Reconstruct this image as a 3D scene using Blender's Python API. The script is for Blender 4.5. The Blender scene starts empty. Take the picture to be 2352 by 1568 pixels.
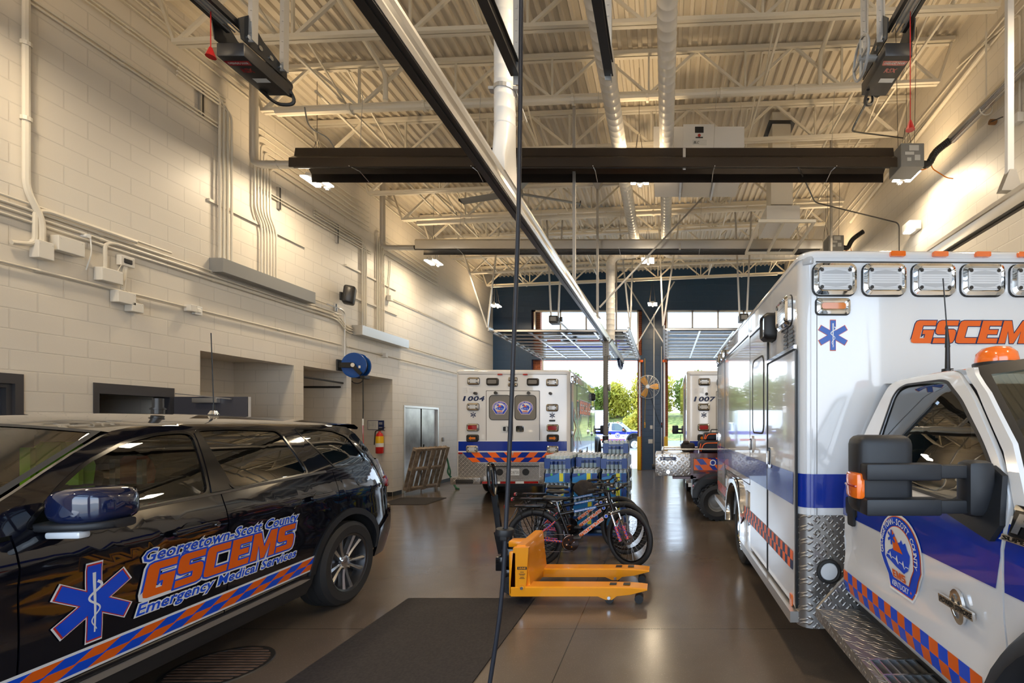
import bpy, bmesh, math, random
from math import pi, sin, cos, tan, atan2, hypot, sqrt
from mathutils import Vector, Matrix
from mathutils.geometry import tessellate_polygon
random.seed(7)
SC = bpy.context.scene
COL = SC.collection
# ---------------------------------------------------------------- camera
cd = bpy.data.cameras.new('camera'); cam = bpy.data.objects.new('camera', cd); COL.objects.link(cam)
cam.location = (0, 0, 1.70); cam.rotation_euler = (pi/2, 0, 0)
cd.sensor_width = 36.0; cd.lens = 36.0*1045/2352
cd.shift_x = -(1528-1176)/2352; cd.shift_y = (974-784)/2352
cd.clip_start = 0.02; cd.clip_end = 600
SC.camera = cam
# ---------------------------------------------------------------- world, sun, exposure
w = bpy.data.worlds.new('sky'); SC.world = w; w.use_nodes = True
nt = w.node_tree; nt.nodes.clear()
tc = nt.nodes.new('ShaderNodeTexCoord'); sp = nt.nodes.new('ShaderNodeSeparateXYZ'); rp = nt.nodes.new('ShaderNodeValToRGB')
bg = nt.nodes.new('ShaderNodeBackground'); ou = nt.nodes.new('ShaderNodeOutputWorld')
nt.links.new(tc.outputs['Generated'], sp.inputs[0]); nt.links.new(sp.outputs['Z'], rp.inputs[0])
nt.links.new(rp.outputs[0], bg.inputs[0]); nt.links.new(bg.outputs[0], ou.inputs[0])
e = rp.color_ramp.elements
e[0].position = 0.0; e[0].color = (.90, .94, 1.0, 1)
e[1].position = 0.6; e[1].color = (.42, .66, 1.0, 1)
q = e.new(0.12); q.color = (.74, .86, 1.0, 1)
bg.inputs[1].default_value = 6.5
sl = bpy.data.lights.new('sun', 'SUN'); so = bpy.data.objects.new('sun', sl); COL.objects.link(so)
sl.energy = 8.0; sl.color = (1.0, .80, .52); sl.angle = .01
so.rotation_euler = Vector((.93, .05, -.42)).to_track_quat('-Z', 'Y').to_euler()
SC.view_settings.view_transform = 'Standard'; SC.view_settings.look = 'None'
SC.view_settings.gamma = 1; SC.view_settings.use_curve_mapping = False
SC.view_settings.exposure = -0.38
SC.cycles.use_denoising = True
SC.cycles.max_bounces = 8; SC.cycles.diffuse_bounces = 5; SC.cycles.glossy_bounces = 4
SC.cycles.transparent_max_bounces = 12; SC.cycles.caustics_reflective = False; SC.cycles.caustics_refractive = False
SC.cycles.sample_clamp_indirect = 6.0
LAMP = (1.0, .79, .52)       # colour of the high-bay lamps
LAMPW = 60                   # watts each
# ---------------------------------------------------------------- materials
MATS = {}
def mat(name, col=(.8, .8, .8), rough=.5, metal=0, coat=0, spec=.5, emit=None, es=0, alpha=1):
    if name in MATS: return MATS[name]
    m = bpy.data.materials.new(name); m.use_nodes = True
    b = m.node_tree.nodes['Principled BSDF']
    b.inputs['Base Color'].default_value = (*col, 1); b.inputs['Roughness'].default_value = rough
    b.inputs['Metallic'].default_value = metal; b.inputs['Coat Weight'].default_value = coat
    b.inputs['Coat Roughness'].default_value = .03; b.inputs['Specular IOR Level'].default_value = spec
    if emit: b.inputs['Emission Color'].default_value = (*emit, 1); b.inputs['Emission Strength'].default_value = es
    MATS[name] = m
    return m
class NT:                                     # short node-graph writer
    def __init__(s, m): s.t = m.node_tree; s.b = m.node_tree.nodes['Principled BSDF']
    def n(s, ty, **kw):
        k = s.t.nodes.new('ShaderNode'+ty)
        for a, v in kw.items():
            if a.startswith('i_'):
                key = a[2:]; key = int(key) if key.isdigit() else key
                if hasattr(v, 'is_linked') or isinstance(v, bpy.types.NodeSocket): s.t.links.new(v, k.inputs[key])
                else: k.inputs[key].default_value = v
            else: setattr(k, a, v)
        return k
    def link(s, a, b): s.t.links.new(a, b)
    def pos(s): return s.n('NewGeometry').outputs['Position']
    def obj(s): return s.n('TexCoord').outputs['Object']
    def math(s, op, a, b=None):
        k = s.n('Math', operation=op)
        for i, v in enumerate((a, b)):
            if v is None: continue
            if isinstance(v, bpy.types.NodeSocket): s.link(v, k.inputs[i])
            else: k.inputs[i].default_value = v
        return k.outputs[0]
    def mix(s, f, a, b):
        k = s.n('Mix', data_type='RGBA')
        for i, v in ((0, f), (6, a), (7, b)):
            if isinstance(v, bpy.types.NodeSocket): s.link(v, k.inputs[i])
            else: k.inputs[i].default_value = v if i == 0 else (*v, 1)
        return k.outputs[2]
    def bump(s, h, st=.3, dist=.01):
        k = s.n('Bump', i_Strength=st, i_Distance=dist, i_Height=h); s.link(k.outputs[0], s.b.inputs['Normal'])
    def sxyz(s, v): return s.n('SeparateXYZ', i_0=v).outputs
    def cxyz(s, x, y, z=0.0):
        k = s.n('CombineXYZ')
        for i, v in enumerate((x, y, z)):
            if isinstance(v, bpy.types.NodeSocket): s.link(v, k.inputs[i])
            else: k.inputs[i].default_value = v
        return k.outputs[0]

def block_mat(name, col, axis, rough=.42, bw=.406, bh=.203, mort=.007, mdark=.88, col2=None, bumpst=.4):
    m = mat(name, col, rough); g = NT(m); p = g.sxyz(g.pos())
    v = g.cxyz(p[axis], p[2])
    bt = g.n('TexBrick', i_Vector=v, i_Scale=1.0)
    bt.inputs['Brick Width'].default_value = bw; bt.inputs['Row Height'].default_value = bh
    bt.inputs['Mortar Size'].default_value = mort; bt.inputs['Mortar Smooth'].default_value = .35
    c2 = col2 or tuple(c*.985 for c in col)
    bt.inputs['Color1'].default_value = (*col, 1); bt.inputs['Color2'].default_value = (*c2, 1)
    bt.inputs['Mortar'].default_value = (*[c*mdark for c in col], 1)
    g.link(bt.outputs['Color'], g.b.inputs['Base Color'])
    nz = g.n('TexNoise', i_Vector=g.pos(), i_Scale=90.0)
    h = g.math('SUBTRACT', g.math('MULTIPLY', nz.outputs['Fac'], .12), bt.outputs['Fac'])
    g.bump(h, bumpst, .008)
    return m
CREAM = (.70, .65, .57)
block_mat('cream_block', CREAM, 1); block_mat('cream_block_cross', CREAM, 0)
block_mat('blue_block', (.009, .040, .095), 0, .35)
block_mat('red_brick', (.36, .10, .035), 1, .7, .203, .075, .01, 1.6, (.28, .075, .03)); block_mat('red_brick_cross', (.36, .10, .035), 0, .7, .203, .075, .01, 1.6, (.28, .075, .03))
def floor_mat():
    m = mat('polished_concrete', (.16, .115, .08), .22); g = NT(m); P = g.pos(); p = g.sxyz(P)
    n1 = g.n('TexNoise', i_Vector=P, i_Scale=.8, i_Detail=6.0, i_Roughness=.65).outputs['Fac']
    v2 = g.cxyz(g.math('MULTIPLY', p[0], .9), g.math('MULTIPLY', p[1], 4.0))
    n2 = g.n('TexNoise', i_Vector=v2, i_Scale=1.6, i_Detail=5.0, i_Roughness=.6).outputs['Fac']
    n3 = g.n('TexNoise', i_Vector=P, i_Scale=120.0, i_Detail=2.0).outputs['Fac']
    c = g.mix(n1, (.075, .058, .044), (.19, .148, .114))
    c = g.mix(g.math('MULTIPLY', n2, .55), c, (.115, .09, .072))
    c = g.mix(g.math('MULTIPLY', g.math('GREATER_THAN', n3, .66), .35), c, (.30, .25, .2))
    jx = g.math('LESS_THAN', g.math('ABSOLUTE', g.math('ADD', p[0], .745)), .004)
    jy = g.math('LESS_THAN', g.math('ABSOLUTE', g.math('SUBTRACT', g.math('MODULO', g.math('ADD', p[1], 3.80), 3.79), 0.0)), .006)
    jj = g.math('MAXIMUM', jx, jy)
    c = g.mix(g.math('MULTIPLY', jj, .8), c, (.02, .016, .012))
    g.link(c, g.b.inputs['Base Color'])
    r = g.math('ADD', g.math('MULTIPLY', n2, .20), .10)
    g.link(r, g.b.inputs['Roughness'])
    g.bump(n2, .05, .01)
    g.b.inputs['Specular IOR Level'].default_value = .62
floor_mat()
def plate_mat(name='diamond_plate', col=(.36, .345, .33), metal=.85, sc=1.0, rough=.34):
    m = mat(name, col, rough, metal); g = NT(m)
    o = g.sxyz(g.n('TexCoord').outputs['Object'])
    geo = g.sxyz(g.n('NewGeometry').outputs['Normal'])
    u = g.math('ADD', o[0], o[1]); v = g.math('ADD', o[2], g.math('MULTIPLY', o[1], .55))
    a = g.math('ADD', u, v); b_ = g.math('SUBTRACT', u, v)
    k = 2*pi/(.045*sc)
    def bars(p1, p2, off):
        ix = g.math('MULTIPLY', p1, k*.5); iy = g.math('MULTIPLY', p2, k)
        s1 = g.math('SINE', g.math('ADD', ix, off)); s2 = g.math('SINE', iy)
        return g.math('MULTIPLY', g.math('MAXIMUM', s1, 0.0), g.math('POWER', g.math('MAXIMUM', s2, 0.0), 3.0))
    h = g.math('MAXIMUM', bars(a, b_, 0.0), bars(b_, a, pi))
    g.bump(h, .9, .006)
    g.link(g.mix(h, col, tuple(min(1, c*1.5) for c in col)), g.b.inputs['Base Color'])
plate_mat(); plate_mat('bright_diamond_plate', (.62, .60, .58), .8, 1.5, .3)
def noise_mat(name, c1, c2, scale, rough=.6, metal=0, st=.2, dist=.01, detail=4.0, spec=.5):
    m = mat(name, c1, rough, metal, spec=spec); g = NT(m)
    n = g.n('TexNoise', i_Vector=g.obj(), i_Scale=scale, i_Detail=detail).outputs['Fac']
    k = g.n('ValToRGB', i_0=n); k.color_ramp.elements[0].position = .35; k.color_ramp.elements[1].position = .65
    k.color_ramp.elements[0].color = (*c1, 1); k.color_ramp.elements[1].color = (*c2, 1)
    g.link(k.outputs[0], g.b.inputs['Base Color']); g.bump(n, st, dist)
    return m
def glass_mat(name, tint, refl=1.0, rough=0.0, ior=1.5):
    m = bpy.data.materials.new(name); m.use_nodes = True; t = m.node_tree; t.nodes.clear(); MATS[name] = m
    o = t.nodes.new('ShaderNodeOutputMaterial'); mx = t.nodes.new('ShaderNodeMixShader')
    tr = t.nodes.new('ShaderNodeBsdfTransparent'); gl = t.nodes.new('ShaderNodeBsdfGlossy'); f = t.nodes.new('ShaderNodeFresnel')
    tr.inputs[0].default_value = (*tint, 1); gl.inputs['Roughness'].default_value = rough; f.inputs[0].default_value = ior
    gl.inputs[0].default_value = (refl, refl, refl, 1)
    t.links.new(f.outputs[0], mx.inputs[0]); t.links.new(tr.outputs[0], mx.inputs[1]); t.links.new(gl.outputs[0], mx.inputs[2])
    t.links.new(mx.outputs[0], o.inputs[0]); return m
glass_mat('clear_glass', (.92, .95, .95), ior=1.25); glass_mat('tinted_glass', (.32, .36, .31), ior=2.1); glass_mat('privacy_glass', (.03, .035, .04), ior=2.2)
glass_mat('screen_glass', (.72, .76, .70), ior=1.55); glass_mat('cabin_glass', (.55, .60, .52), ior=1.8); glass_mat('lens_clear', (.85, .88, .9), ior=1.45); glass_mat('bottle_plastic', (.80, .88, .92), rough=.08, ior=1.4)
mat('cream_paint', (.68, .63, .535), .42); mat('joist_paint', (.70, .655, .56), .45); mat('white_duct', (.74, .725, .70), .35)
mat('deck_paint', (.68, .62, .52), .5); mat('galvanised', (.55, .54, .52), .38, .75); mat('steel', (.62, .62, .62), .25, .95)
mat('chrome', (.86, .86, .86), .06, 1); mat('gray_box', (.24, .24, .235), .4); mat('dark_steel', (.045, .042, .04), .35, .4); mat('black', (.012, .012, .013), .45)
mat('gloss_black', (.008, .008, .009), .15); mat('rubber', (.022, .022, .023), .7); mat('tyre', (.02, .02, .021), .62); mat('dark_frame', (.045, .043, .048), .4)
mat('door_gray', (.06, .06, .075), .35); mat('heater_hood', (.052, .042, .036), .24, .55); mat('aluminium', (.72, .69, .65), .28, .85)
mat('white_paint', (.80, .81, .83), .12, coat=1); mat('white_plastic', (.78, .78, .76), .4); mat('cream_plastic', (.72, .69, .63), .4)
mat('suv_paint', (.0045, .005, .0095), .05, coat=1); mat('mirror_blue', (.006, .012, .05), .1, coat=1)
mat('emblem_blue', (.004, .075, .68), .3); mat('navy', (.008, .02, .09), .35); mat('orange', (.80, .13, .008), .35); mat('decal_white', (.82, .84, .86), .35)
mat('decal_red', (.55, .03, .03), .35); mat('stripe_blue', (.003, .030, .34), .22, coat=.6); mat('hi_orange', (1.0, .16, .01), .35)
mat('pale_star_blue', (.045, .14, .52), .35)
mat('lens_red', (.36, .012, .012), .12, coat=1); mat('lens_amber', (.75, .20, .01), .15, coat=1); mat('lens_orange', (.95, .17, .01), .18, coat=1); mat('lens_white', (.80, .82, .85), .12, coat=1)
mat('lens_gray', (.16, .15, .14), .2, coat=1)
mat('yellow_jack', (.90, .33, .005), .3, coat=.3); mat('bollard_yellow', (.90, .52, .01), .4); mat('red', (.55, .012, .012), .3)
mat('lamp_glow', (1, .95, .85), .5, emit=(1.0, .93, .80), es=30)
mat('dim_lens', (.9, .88, .82), .4); mat('window_gray', (.20, .19, .175), .12, coat=.5)
noise_mat('mat_rubber', (.012, .010, .011), (.026, .021, .021), 60, .75, st=.25, dist=.004)
noise_mat('pallet_wood', (.20, .145, .10), (.36, .29, .225), 9, .8)
noise_mat('asphalt', (.20, .20, .21), (.27, .265, .26), 3, .8); noise_mat('concrete_drive', (.58, .51, .43), (.66, .59, .50), 1.5, .7)
noise_mat('grass', (.13, .17, .035), (.42, .40, .11), 2.2, .9, st=.8, dist=.2, detail=8)
# ---------------------------------------------------------------- geometry helpers
V = Vector
def rrect(x0, y0, x1, y1, r, n=4):
    pts = []
    for cx, cy, a0 in ((x1-r, y1-r, 0), (x0+r, y1-r, 90), (x0+r, y0+r, 180), (x1-r, y0+r, 270)):
        for i in range(n+1):
            a = math.radians(a0+90*i/n); pts.append((cx+r*cos(a), cy+r*sin(a)))
    return pts
def rnd(L, r, n=4):                                # round the corners of a closed outline
    o = []; N = len(L)
    for i in range(N):
        a, b, c = V(L[i-1]), V(L[i]), V(L[(i+1) % N]); k = min(r, (a-b).length*.45, (c-b).length*.45); p, q_ = b+(a-b).normalized()*k, b+(c-b).normalized()*k
        o += [tuple(p*(1-t)**2+b*2*t*(1-t)+q_*t*t) for t in [j/n for j in range(n+1)]]
    return o
def circ(cx, cy, r, n=24, ry=None): return [(cx+r*cos(2*pi*i/n), cy+(ry or r)*sin(2*pi*i/n)) for i in range(n)]
def area2(L): return sum(L[i][0]*L[(i+1) % len(L)][1]-L[(i+1) % len(L)][0]*L[i][1] for i in range(len(L)))/2
def offset(L, d):                                  # mitred outline offset (outward for d > 0)
    if area2(L) < 0: L = L[::-1]
    L = [p for i, p in enumerate(L) if hypot(p[0]-L[i-1][0], p[1]-L[i-1][1]) > 1e-6]
    o = []; n = len(L)
    for i in range(n):
        a, b, c = V(L[i-1]), V(L[i]), V(L[(i+1) % n])
        d1 = (b-a).normalized(); d2 = (c-b).normalized()
        n1 = V((d1.y, -d1.x)); n2 = V((d2.y, -d2.x)); m = (n1+n2)
        if m.length < 1e-6: m = n1.copy()
        m.normalize(); k = d/max(.45, m.dot(n1)); o.append((b.x+m.x*k, b.y+m.y*k))
    return o
def fillet(path, r, n=5):                          # round the corners of a 3D path
    P = [V(p) for p in path]; out = [P[0]]
    for i in range(1, len(P)-1):
        a, b, c = P[i-1], P[i], P[i+1]; k = min(r, (a-b).length*.49, (c-b).length*.49)
        p, q_ = b+(a-b).normalized()*k, b+(c-b).normalized()*k
        for j in range(n+1):
            t = j/n; out.append(p*(1-t)**2+b*2*t*(1-t)+q_*t*t)
    return out+[P[-1]]
def lerp(tab, x):                                  # smooth table lookup
    if x <= tab[0][0]: return tab[0][1]
    for i in range(len(tab)-1):
        if x <= tab[i+1][0]:
            t = (x-tab[i][0])/(tab[i+1][0]-tab[i][0])
            def sl_(j):
                if j <= 0 or j >= len(tab)-1: return None
                return (tab[j+1][1]-tab[j-1][1])/(tab[j+1][0]-tab[j-1][0])
            h = tab[i+1][0]-tab[i][0]; lin = (tab[i+1][1]-tab[i][1])/h
            a = sl_(i); b = sl_(i+1); a = lin if a is None else a; b = lin if b is None else b
            return tab[i][1]*(2*t**3-3*t*t+1)+h*a*(t**3-2*t*t+t)+tab[i+1][1]*(3*t*t-2*t**3)+h*b*(t**3-t*t)
    return tab[-1][1]
def tri2d(loops, step=None, step2=None):
    bm = bmesh.new(); vs = []
    for L in loops: vs += [bm.verts.new((p[0], p[1], 0)) for p in L]
    for t in tessellate_polygon([[V((p[0], p[1], 0)) for p in L] for L in loops]):
        try: bm.faces.new([vs[i] for i in t])
        except ValueError: pass
    if step:
        for ax, st in ((0, step), (1, step2 or step)):
            lo = min(v.co[ax] for v in bm.verts); hi = max(v.co[ax] for v in bm.verts)
            k = int(lo/st)-1
            while k*st < hi:
                if k*st > lo+1e-4:
                    no = V((0, 0, 0)); no[ax] = 1; co = V((0, 0, 0)); co[ax] = k*st
                    bmesh.ops.bisect_plane(bm, geom=bm.verts[:]+bm.edges[:]+bm.faces[:], plane_co=co, plane_no=no, dist=1e-5)
                k += 1
    return bm
def plane(o, ax, ay, n=None):
    o, ax, ay = V(o), V(ax).normalized(), V(ay).normalized(); n = V(n).normalized() if n else ax.cross(ay)
    return lambda x, y, d=0: o+ax*x+ay*y+n*d
class MB:
    def __init__(s, M=None): s.bm = bmesh.new(); s.k = 0; s.M = M
    def m(s, k): s.k = k; return s
    def raw(s, vs, fs):
        bv = [s.bm.verts.new(s.M @ V(v) if s.M else V(v)) for v in vs]; o = []
        for f in fs:
            try: ff = s.bm.faces.new([bv[i] for i in f]); ff.material_index = s.k; o.append(ff)
            except ValueError: pass
        return bv, o
    def box(s, cx, cy, cz, sx, sy, sz, bev=0, R=None, seg=2):
        t = bmesh.new(); bmesh.ops.create_cube(t, size=1)
        for v in t.verts: v.co = V((v.co.x*sx, v.co.y*sy, v.co.z*sz))
        if bev: bmesh.ops.bevel(t, geom=t.edges[:], offset=bev, segments=seg, profile=.5, affect='EDGES')
        T = Matrix.Translation((cx, cy, cz))
        if R is not None: T = T @ R
        return s.merge(t, T)
    def b6(s, x0, x1, y0, y1, z0, z1, bev=0): return s.box((x0+x1)/2, (y0+y1)/2, (z0+z1)/2, abs(x1-x0), abs(y1-y0), abs(z1-z0), bev)
    def merge(s, t, T=None):
        t.verts.ensure_lookup_table(); t.verts.index_update()
        vs = [(T @ v.co if T else v.co.copy()) for v in t.verts]; fs = [[v.index for v in f.verts] for f in t.faces]; t.free()
        s.raw(vs, fs); return s
    def cyl(s, p0, p1, r0, r1=None, n=12, caps=True):
        p0, p1 = V(p0), V(p1); r1 = r0 if r1 is None else r1; d = (p1-p0).normalized()
        a = d.orthogonal().normalized(); b = d.cross(a); vs = []
        for p, r in ((p0, r0), (p1, r1)):
            for i in range(n): vs.append(p+(a*cos(2*pi*i/n)+b*sin(2*pi*i/n))*r)
        fs = [(i, (i+1) % n, n+(i+1) % n, n+i) for i in range(n)]
        if caps: fs += [tuple(range(n))[::-1], tuple(range(n, 2*n))]
        s.raw(vs, fs); return s
    def tube(s, path, r, n=8, caps=True, flat=None):
        P = [V(p) for p in path]; vs = []; N = len(P); up = None
        for i, p in enumerate(P):
            d = (P[min(i+1, N-1)]-P[max(i-1, 0)]).normalized()
            if up is None: up = d.orthogonal().normalized() if flat is None else (V(flat)-d*V(flat).dot(d)).normalized()
            else: up = (up-d*up.dot(d)).normalized()
            b = d.cross(up); rr = r[i] if isinstance(r, (list, tuple)) else r
            for j in range(n): vs.append(p+(up*cos(2*pi*j/n)+b*sin(2*pi*j/n))*rr)
        fs = [(i*n+j, i*n+(j+1) % n, (i+1)*n+(j+1) % n, (i+1)*n+j) for i in range(N-1) for j in range(n)]
        if caps: fs += [tuple(range(n))[::-1], tuple(range((N-1)*n, N*n))]
        s.raw(vs, fs); return s
    def bar(s, p0, p1, w, h, up=(0, 0, 1)):        # rectangular bar: w across, h along up
        p0, p1 = V(p0), V(p1); d = (p1-p0).normalized(); u = V(up); u = u-d*u.dot(d)
        u = u.normalized() if u.length > 1e-4 else d.orthogonal().normalized(); b = d.cross(u)
        vs = [p+b*(w/2*i)+u*(h/2*j) for p in (p0, p1) for i, j in ((-1, -1), (1, -1), (1, 1), (-1, 1))]
        s.raw(vs, [(0, 1, 2, 3), (7, 6, 5, 4), (0, 4, 5, 1), (1, 5, 6, 2), (2, 6, 7, 3), (3, 7, 4, 0)]); return s
    def loft(s, rings, closed=True, caps=True):
        n = len(rings[0]); vs = [p for r in rings for p in r]; m = n if closed else n-1
        fs = [(i*n+j, i*n+(j+1) % n, (i+1)*n+(j+1) % n, (i+1)*n+j) for i in range(len(rings)-1) for j in range(m)]
        if caps and closed: fs += [tuple(range(n))[::-1], tuple(range((len(rings)-1)*n, len(rings)*n))]
        s.raw(vs, fs); return s
    def lathe(s, prof, T=None, n=28, a0=0, a1=2*pi):   # profile (r, axial x) round the x axis
        full = abs(a1-a0-2*pi) < 1e-6; N = n if full else n+1; vs = []
        for i in range(N):
            a = a0+(a1-a0)*i/n
            for r, x in prof: vs.append((x, r*cos(a), r*sin(a)))
        if T: vs = [T @ V(v) for v in vs]
        k = len(prof); fs = [(i*k+j, i*k+j+1, ((i+1) % N)*k+j+1, ((i+1) % N)*k+j) for i in range(n) for j in range(k-1)]
        s.raw(vs, fs); return s
    def plate(s, loops, f, th=0.0, step=None, o=0.0, step2=None):   # flat outline(s) mapped by f(x, y, offset), th deep
        if isinstance(loops[0][0], (int, float)): loops = [loops]
        t = tri2d(loops, step, step2); s.sheet(t, f, th, o); return s
    def sheet(s, t, f, th=0.0, o=0.0):
        t.verts.ensure_lookup_table(); t.verts.index_update()
        co = [(v.co.x, v.co.y) for v in t.verts]; n = len(co); fs = []
        for fc in t.faces:
            q = [v.index for v in fc.verts]
            if sum(co[q[i]][0]*co[q[(i+1) % len(q)]][1]-co[q[(i+1) % len(q)]][0]*co[q[i]][1] for i in range(len(q))) < 0: q = q[::-1]
            fs.append(tuple(q))
        ed = [tuple(v.index for v in e.verts) for e in t.edges if len(e.link_faces) == 1]; t.free()
        vs = [f(x, y, o) for x, y in co]
        if th:
            vs += [f(x, y, o-th) for x, y in co]; fs = fs+[tuple(i+n for i in q[::-1]) for q in fs]
            fs += [(a, b, b+n, a+n) for a, b in ed]
        s.raw(vs, fs)
    def poly(s, pts): s.raw(pts, [tuple(range(len(pts)))]); return s
def obj(name, mb, mats, parent=None, sharp=32, **props):
    me = bpy.data.meshes.new(name)
    bmesh.ops.recalc_face_normals(mb.bm, faces=mb.bm.faces[:]); mb.bm.to_mesh(me); mb.bm.free()
    for k in ([mats] if isinstance(mats, str) else mats): me.materials.append(MATS[k])
    if sharp:
        for p in me.polygons: p.use_smooth = True
        me.set_sharp_from_angle(angle=math.radians(sharp))
    o = bpy.data.objects.new(name, me); COL.objects.link(o)
    if parent: o.parent = parent
    for k, v in props.items(): o[k] = v
    return o
def tag(o, label, cat, group=None, kind=None):
    o['label'] = label; o['category'] = cat
    if group: o['group'] = group
    if kind: o['kind'] = kind
    return o
def thing(name, label, cat, loc=(0, 0, 0), rz=0.0, group=None):
    o = bpy.data.objects.new(name, None); COL.objects.link(o); o.empty_display_size = .1
    o.location = loc; o.rotation_euler = (0, 0, rz)
    return tag(o, label, cat, group)
def struct(name, mb, mats, parent=None, sharp=32):
    o = obj(name, mb, mats, parent, sharp)
    if not parent: o['kind'] = 'structure'
    return o
def at_base(o):                                    # put a single-mesh thing's origin at its base
    me = o.data; xs = [v.co for v in me.vertices]
    c = V(((min(v.x for v in xs)+max(v.x for v in xs))/2, (min(v.y for v in xs)+max(v.y for v in xs))/2, min(v.z for v in xs)))
    me.transform(Matrix.Translation(-c)); o.location = c; return o
KIDS = {}
def dup(root, loc, rz=None, label=None, group=None, sub=True):
    r = root.copy(); COL.objects.link(r); r.location = loc
    if rz is not None: r.rotation_euler = (0, 0, rz)
    if label: r['label'] = label
    if group: r['group'] = group
    for ch in list(root.children):
        c = ch.copy(); COL.objects.link(c); c.parent = r
        for g_ in list(ch.children):
            d = g_.copy(); COL.objects.link(d); d.parent = c
    return r
# ---------------------------------------------------------------- lettering
TXT = {}
def text2d(s, off=0.0, shear=0.0):                 # outlines of the built-in font, about 0.7 high for a capital
    key = (s, off, shear)
    if key not in TXT:
        cu = bpy.data.curves.new('lettering', 'FONT'); cu.body = s; cu.offset = off; cu.shear = shear; cu.resolution_u = 2; cu.fill_mode = 'FRONT'
        o = bpy.data.objects.new('lettering', cu); COL.objects.link(o); dg = bpy.context.evaluated_depsgraph_get()
        me = bpy.data.meshes.new_from_object(o.evaluated_get(dg)); bpy.data.objects.remove(o); bpy.data.curves.remove(cu)
        TXT[key] = ([(v.co.x, v.co.y) for v in me.vertices], [tuple(p.vertices) for p in me.polygons]); bpy.data.meshes.remove(me)
    return TXT[key]
def write(mb, s, f, x, y, h, w=None, layers=((0, 0.0),), bold=.015, shear=.25, align='L', lift=.0012, o=.003):
    """write s with its baseline at (x, y), capitals h high, fitted to width w; layers = (material index, extra outline)"""
    bv, _ = text2d(s, 0, 0); x0 = min(p[0] for p in bv); x1 = max(p[0] for p in bv); k = h/.69
    kx = w/(x1-x0) if w else k
    dx = {'L': 0, 'C': -(x1-x0)*kx/2, 'R': -(x1-x0)*kx}[align]
    for i, (mi, ex) in enumerate(layers):
        vs, fs = text2d(s, bold+ex/k, 0)
        P = [f(x+dx+(px-x0)*kx+shear*py*k, y+py*k, o+i*lift) for px, py in vs]
        mb.m(mi).raw(P, fs)
BLK = {'G': [(.15, 0), (.85, 0), (.85, .58), (.40, .58), (.40, .40), (.52, .40), (.52, .22), (.34, .22), (.34, .78), (.85, .78), (.85, 1), (.15, 1), (.04, .96), (0, .85), (0, .15), (.04, .04)],
 'S': [(0, 0), (.7, 0), (.81, .04), (.85, .15), (.85, .45), (.81, .56), (.72, .61), (.34, .61), (.34, .78), (.85, .78), (.85, 1), (.15, 1), (.04, .96), (0, .85), (0, .55), (.04, .44), (.13, .39), (.51, .39), (.51, .22), (0, .22)],
 'C': [(.15, 0), (.85, 0), (.85, .24), (.34, .24), (.34, .76), (.85, .76), (.85, 1), (.15, 1), (.04, .96), (0, .85), (0, .15), (.04, .04)],
 'E': [(0, 0), (.8, 0), (.8, .22), (.33, .22), (.33, .4), (.72, .4), (.72, .6), (.33, .6), (.33, .78), (.8, .78), (.8, 1), (0, 1)],
 'M': [(0, 0), (.28, 0), (.28, .55), (.47, 0), (.63, 0), (.82, .55), (.82, 0), (1.1, 0), (1.1, 1), (.78, 1), (.55, .42), (.32, 1), (0, 1)]}
def block_write(mb, s, f, x, y, h, w, layers, shear=.28, step=None, gap=.07, o=.003, lift=.0012):
    W = sum(max(p[0] for p in BLK[c]) for c in s)+gap*(len(s)-1); kx = w/W
    for i, (mi, ex) in enumerate(layers):
        cx = 0
        for c in s:
            L = [(x+(cx+p[0])*kx+shear*p[1]*h, y+p[1]*h) for p in BLK[c]]
            if ex: L = offset(L, ex)
            mb.m(mi).plate(L, f, 0, step, o+i*lift); cx += max(p[0] for p in BLK[c])+gap
def star_loop(cx, cy, R, wd=.36):                  # six-armed star of life
    L = []; hw = R*wd/2*1.0
    for k in range(6):
        a = pi/2+k*pi/3; d = (cos(a), sin(a)); n = (-sin(a), cos(a)); r0 = hw/tan(pi/6)
        L += [(cx+d[0]*R-n[0]*hw, cy+d[1]*R-n[1]*hw), (cx+d[0]*R+n[0]*hw, cy+d[1]*R+n[1]*hw)]
        b = a+pi/6; L.append((cx+cos(b)*hw/sin(pi/6), cy+sin(b)*hw/sin(pi/6)))
    return L
def ribbon(L, w):                                  # flat stroke round a polyline, widths w (list or number)
    n = len(L); a = []; b = []
    for i, p in enumerate(L):
        q0, q1 = L[max(i-1, 0)], L[min(i+1, n-1)]; d = V((q1[0]-q0[0], q1[1]-q0[1])).normalized(); ww = (w[i] if isinstance(w, list) else w)/2
        a.append((p[0]-d.y*ww, p[1]+d.x*ww)); b.append((p[0]+d.y*ww, p[1]-d.x*ww))
    return a+b[::-1]
def star_of_life(mb, f, cx, cy, R, mats, step=None, o=.003, lift=.0012, wd=.36):
    """mats: (outline layers..., blue, white)"""
    k = len(mats)-2
    for i in range(k): mb.m(mats[i]).plate(star_loop(cx, cy, R+R*.045*(k-i), wd*(1+.045*(k-i)*1.6)), f, 0, step, o+i*lift)
    mb.m(mats[-2]).plate(star_loop(cx, cy, R, wd), f, 0, step, o+k*lift)
    mb.m(mats[-1]).plate([(cx-.045*R, cy+.80*R), (cx+.045*R, cy+.80*R), (cx+.02*R, cy-.82*R), (cx-.02*R, cy-.82*R)], f, 0, step, o+(k+1)*lift)
    S = [(cx+R*(.20-.14*t)*sin(t*13+.4)*(1 if t > .02 else 1), cy+R*(.55-1.3*t)) for t in [i/40 for i in range(41)]]
    mb.m(mats[-1]).plate(ribbon(S, [R*.075*(1-.7*i/40) for i in range(41)]), f, 0, step, o+(k+2)*lift)
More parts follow.
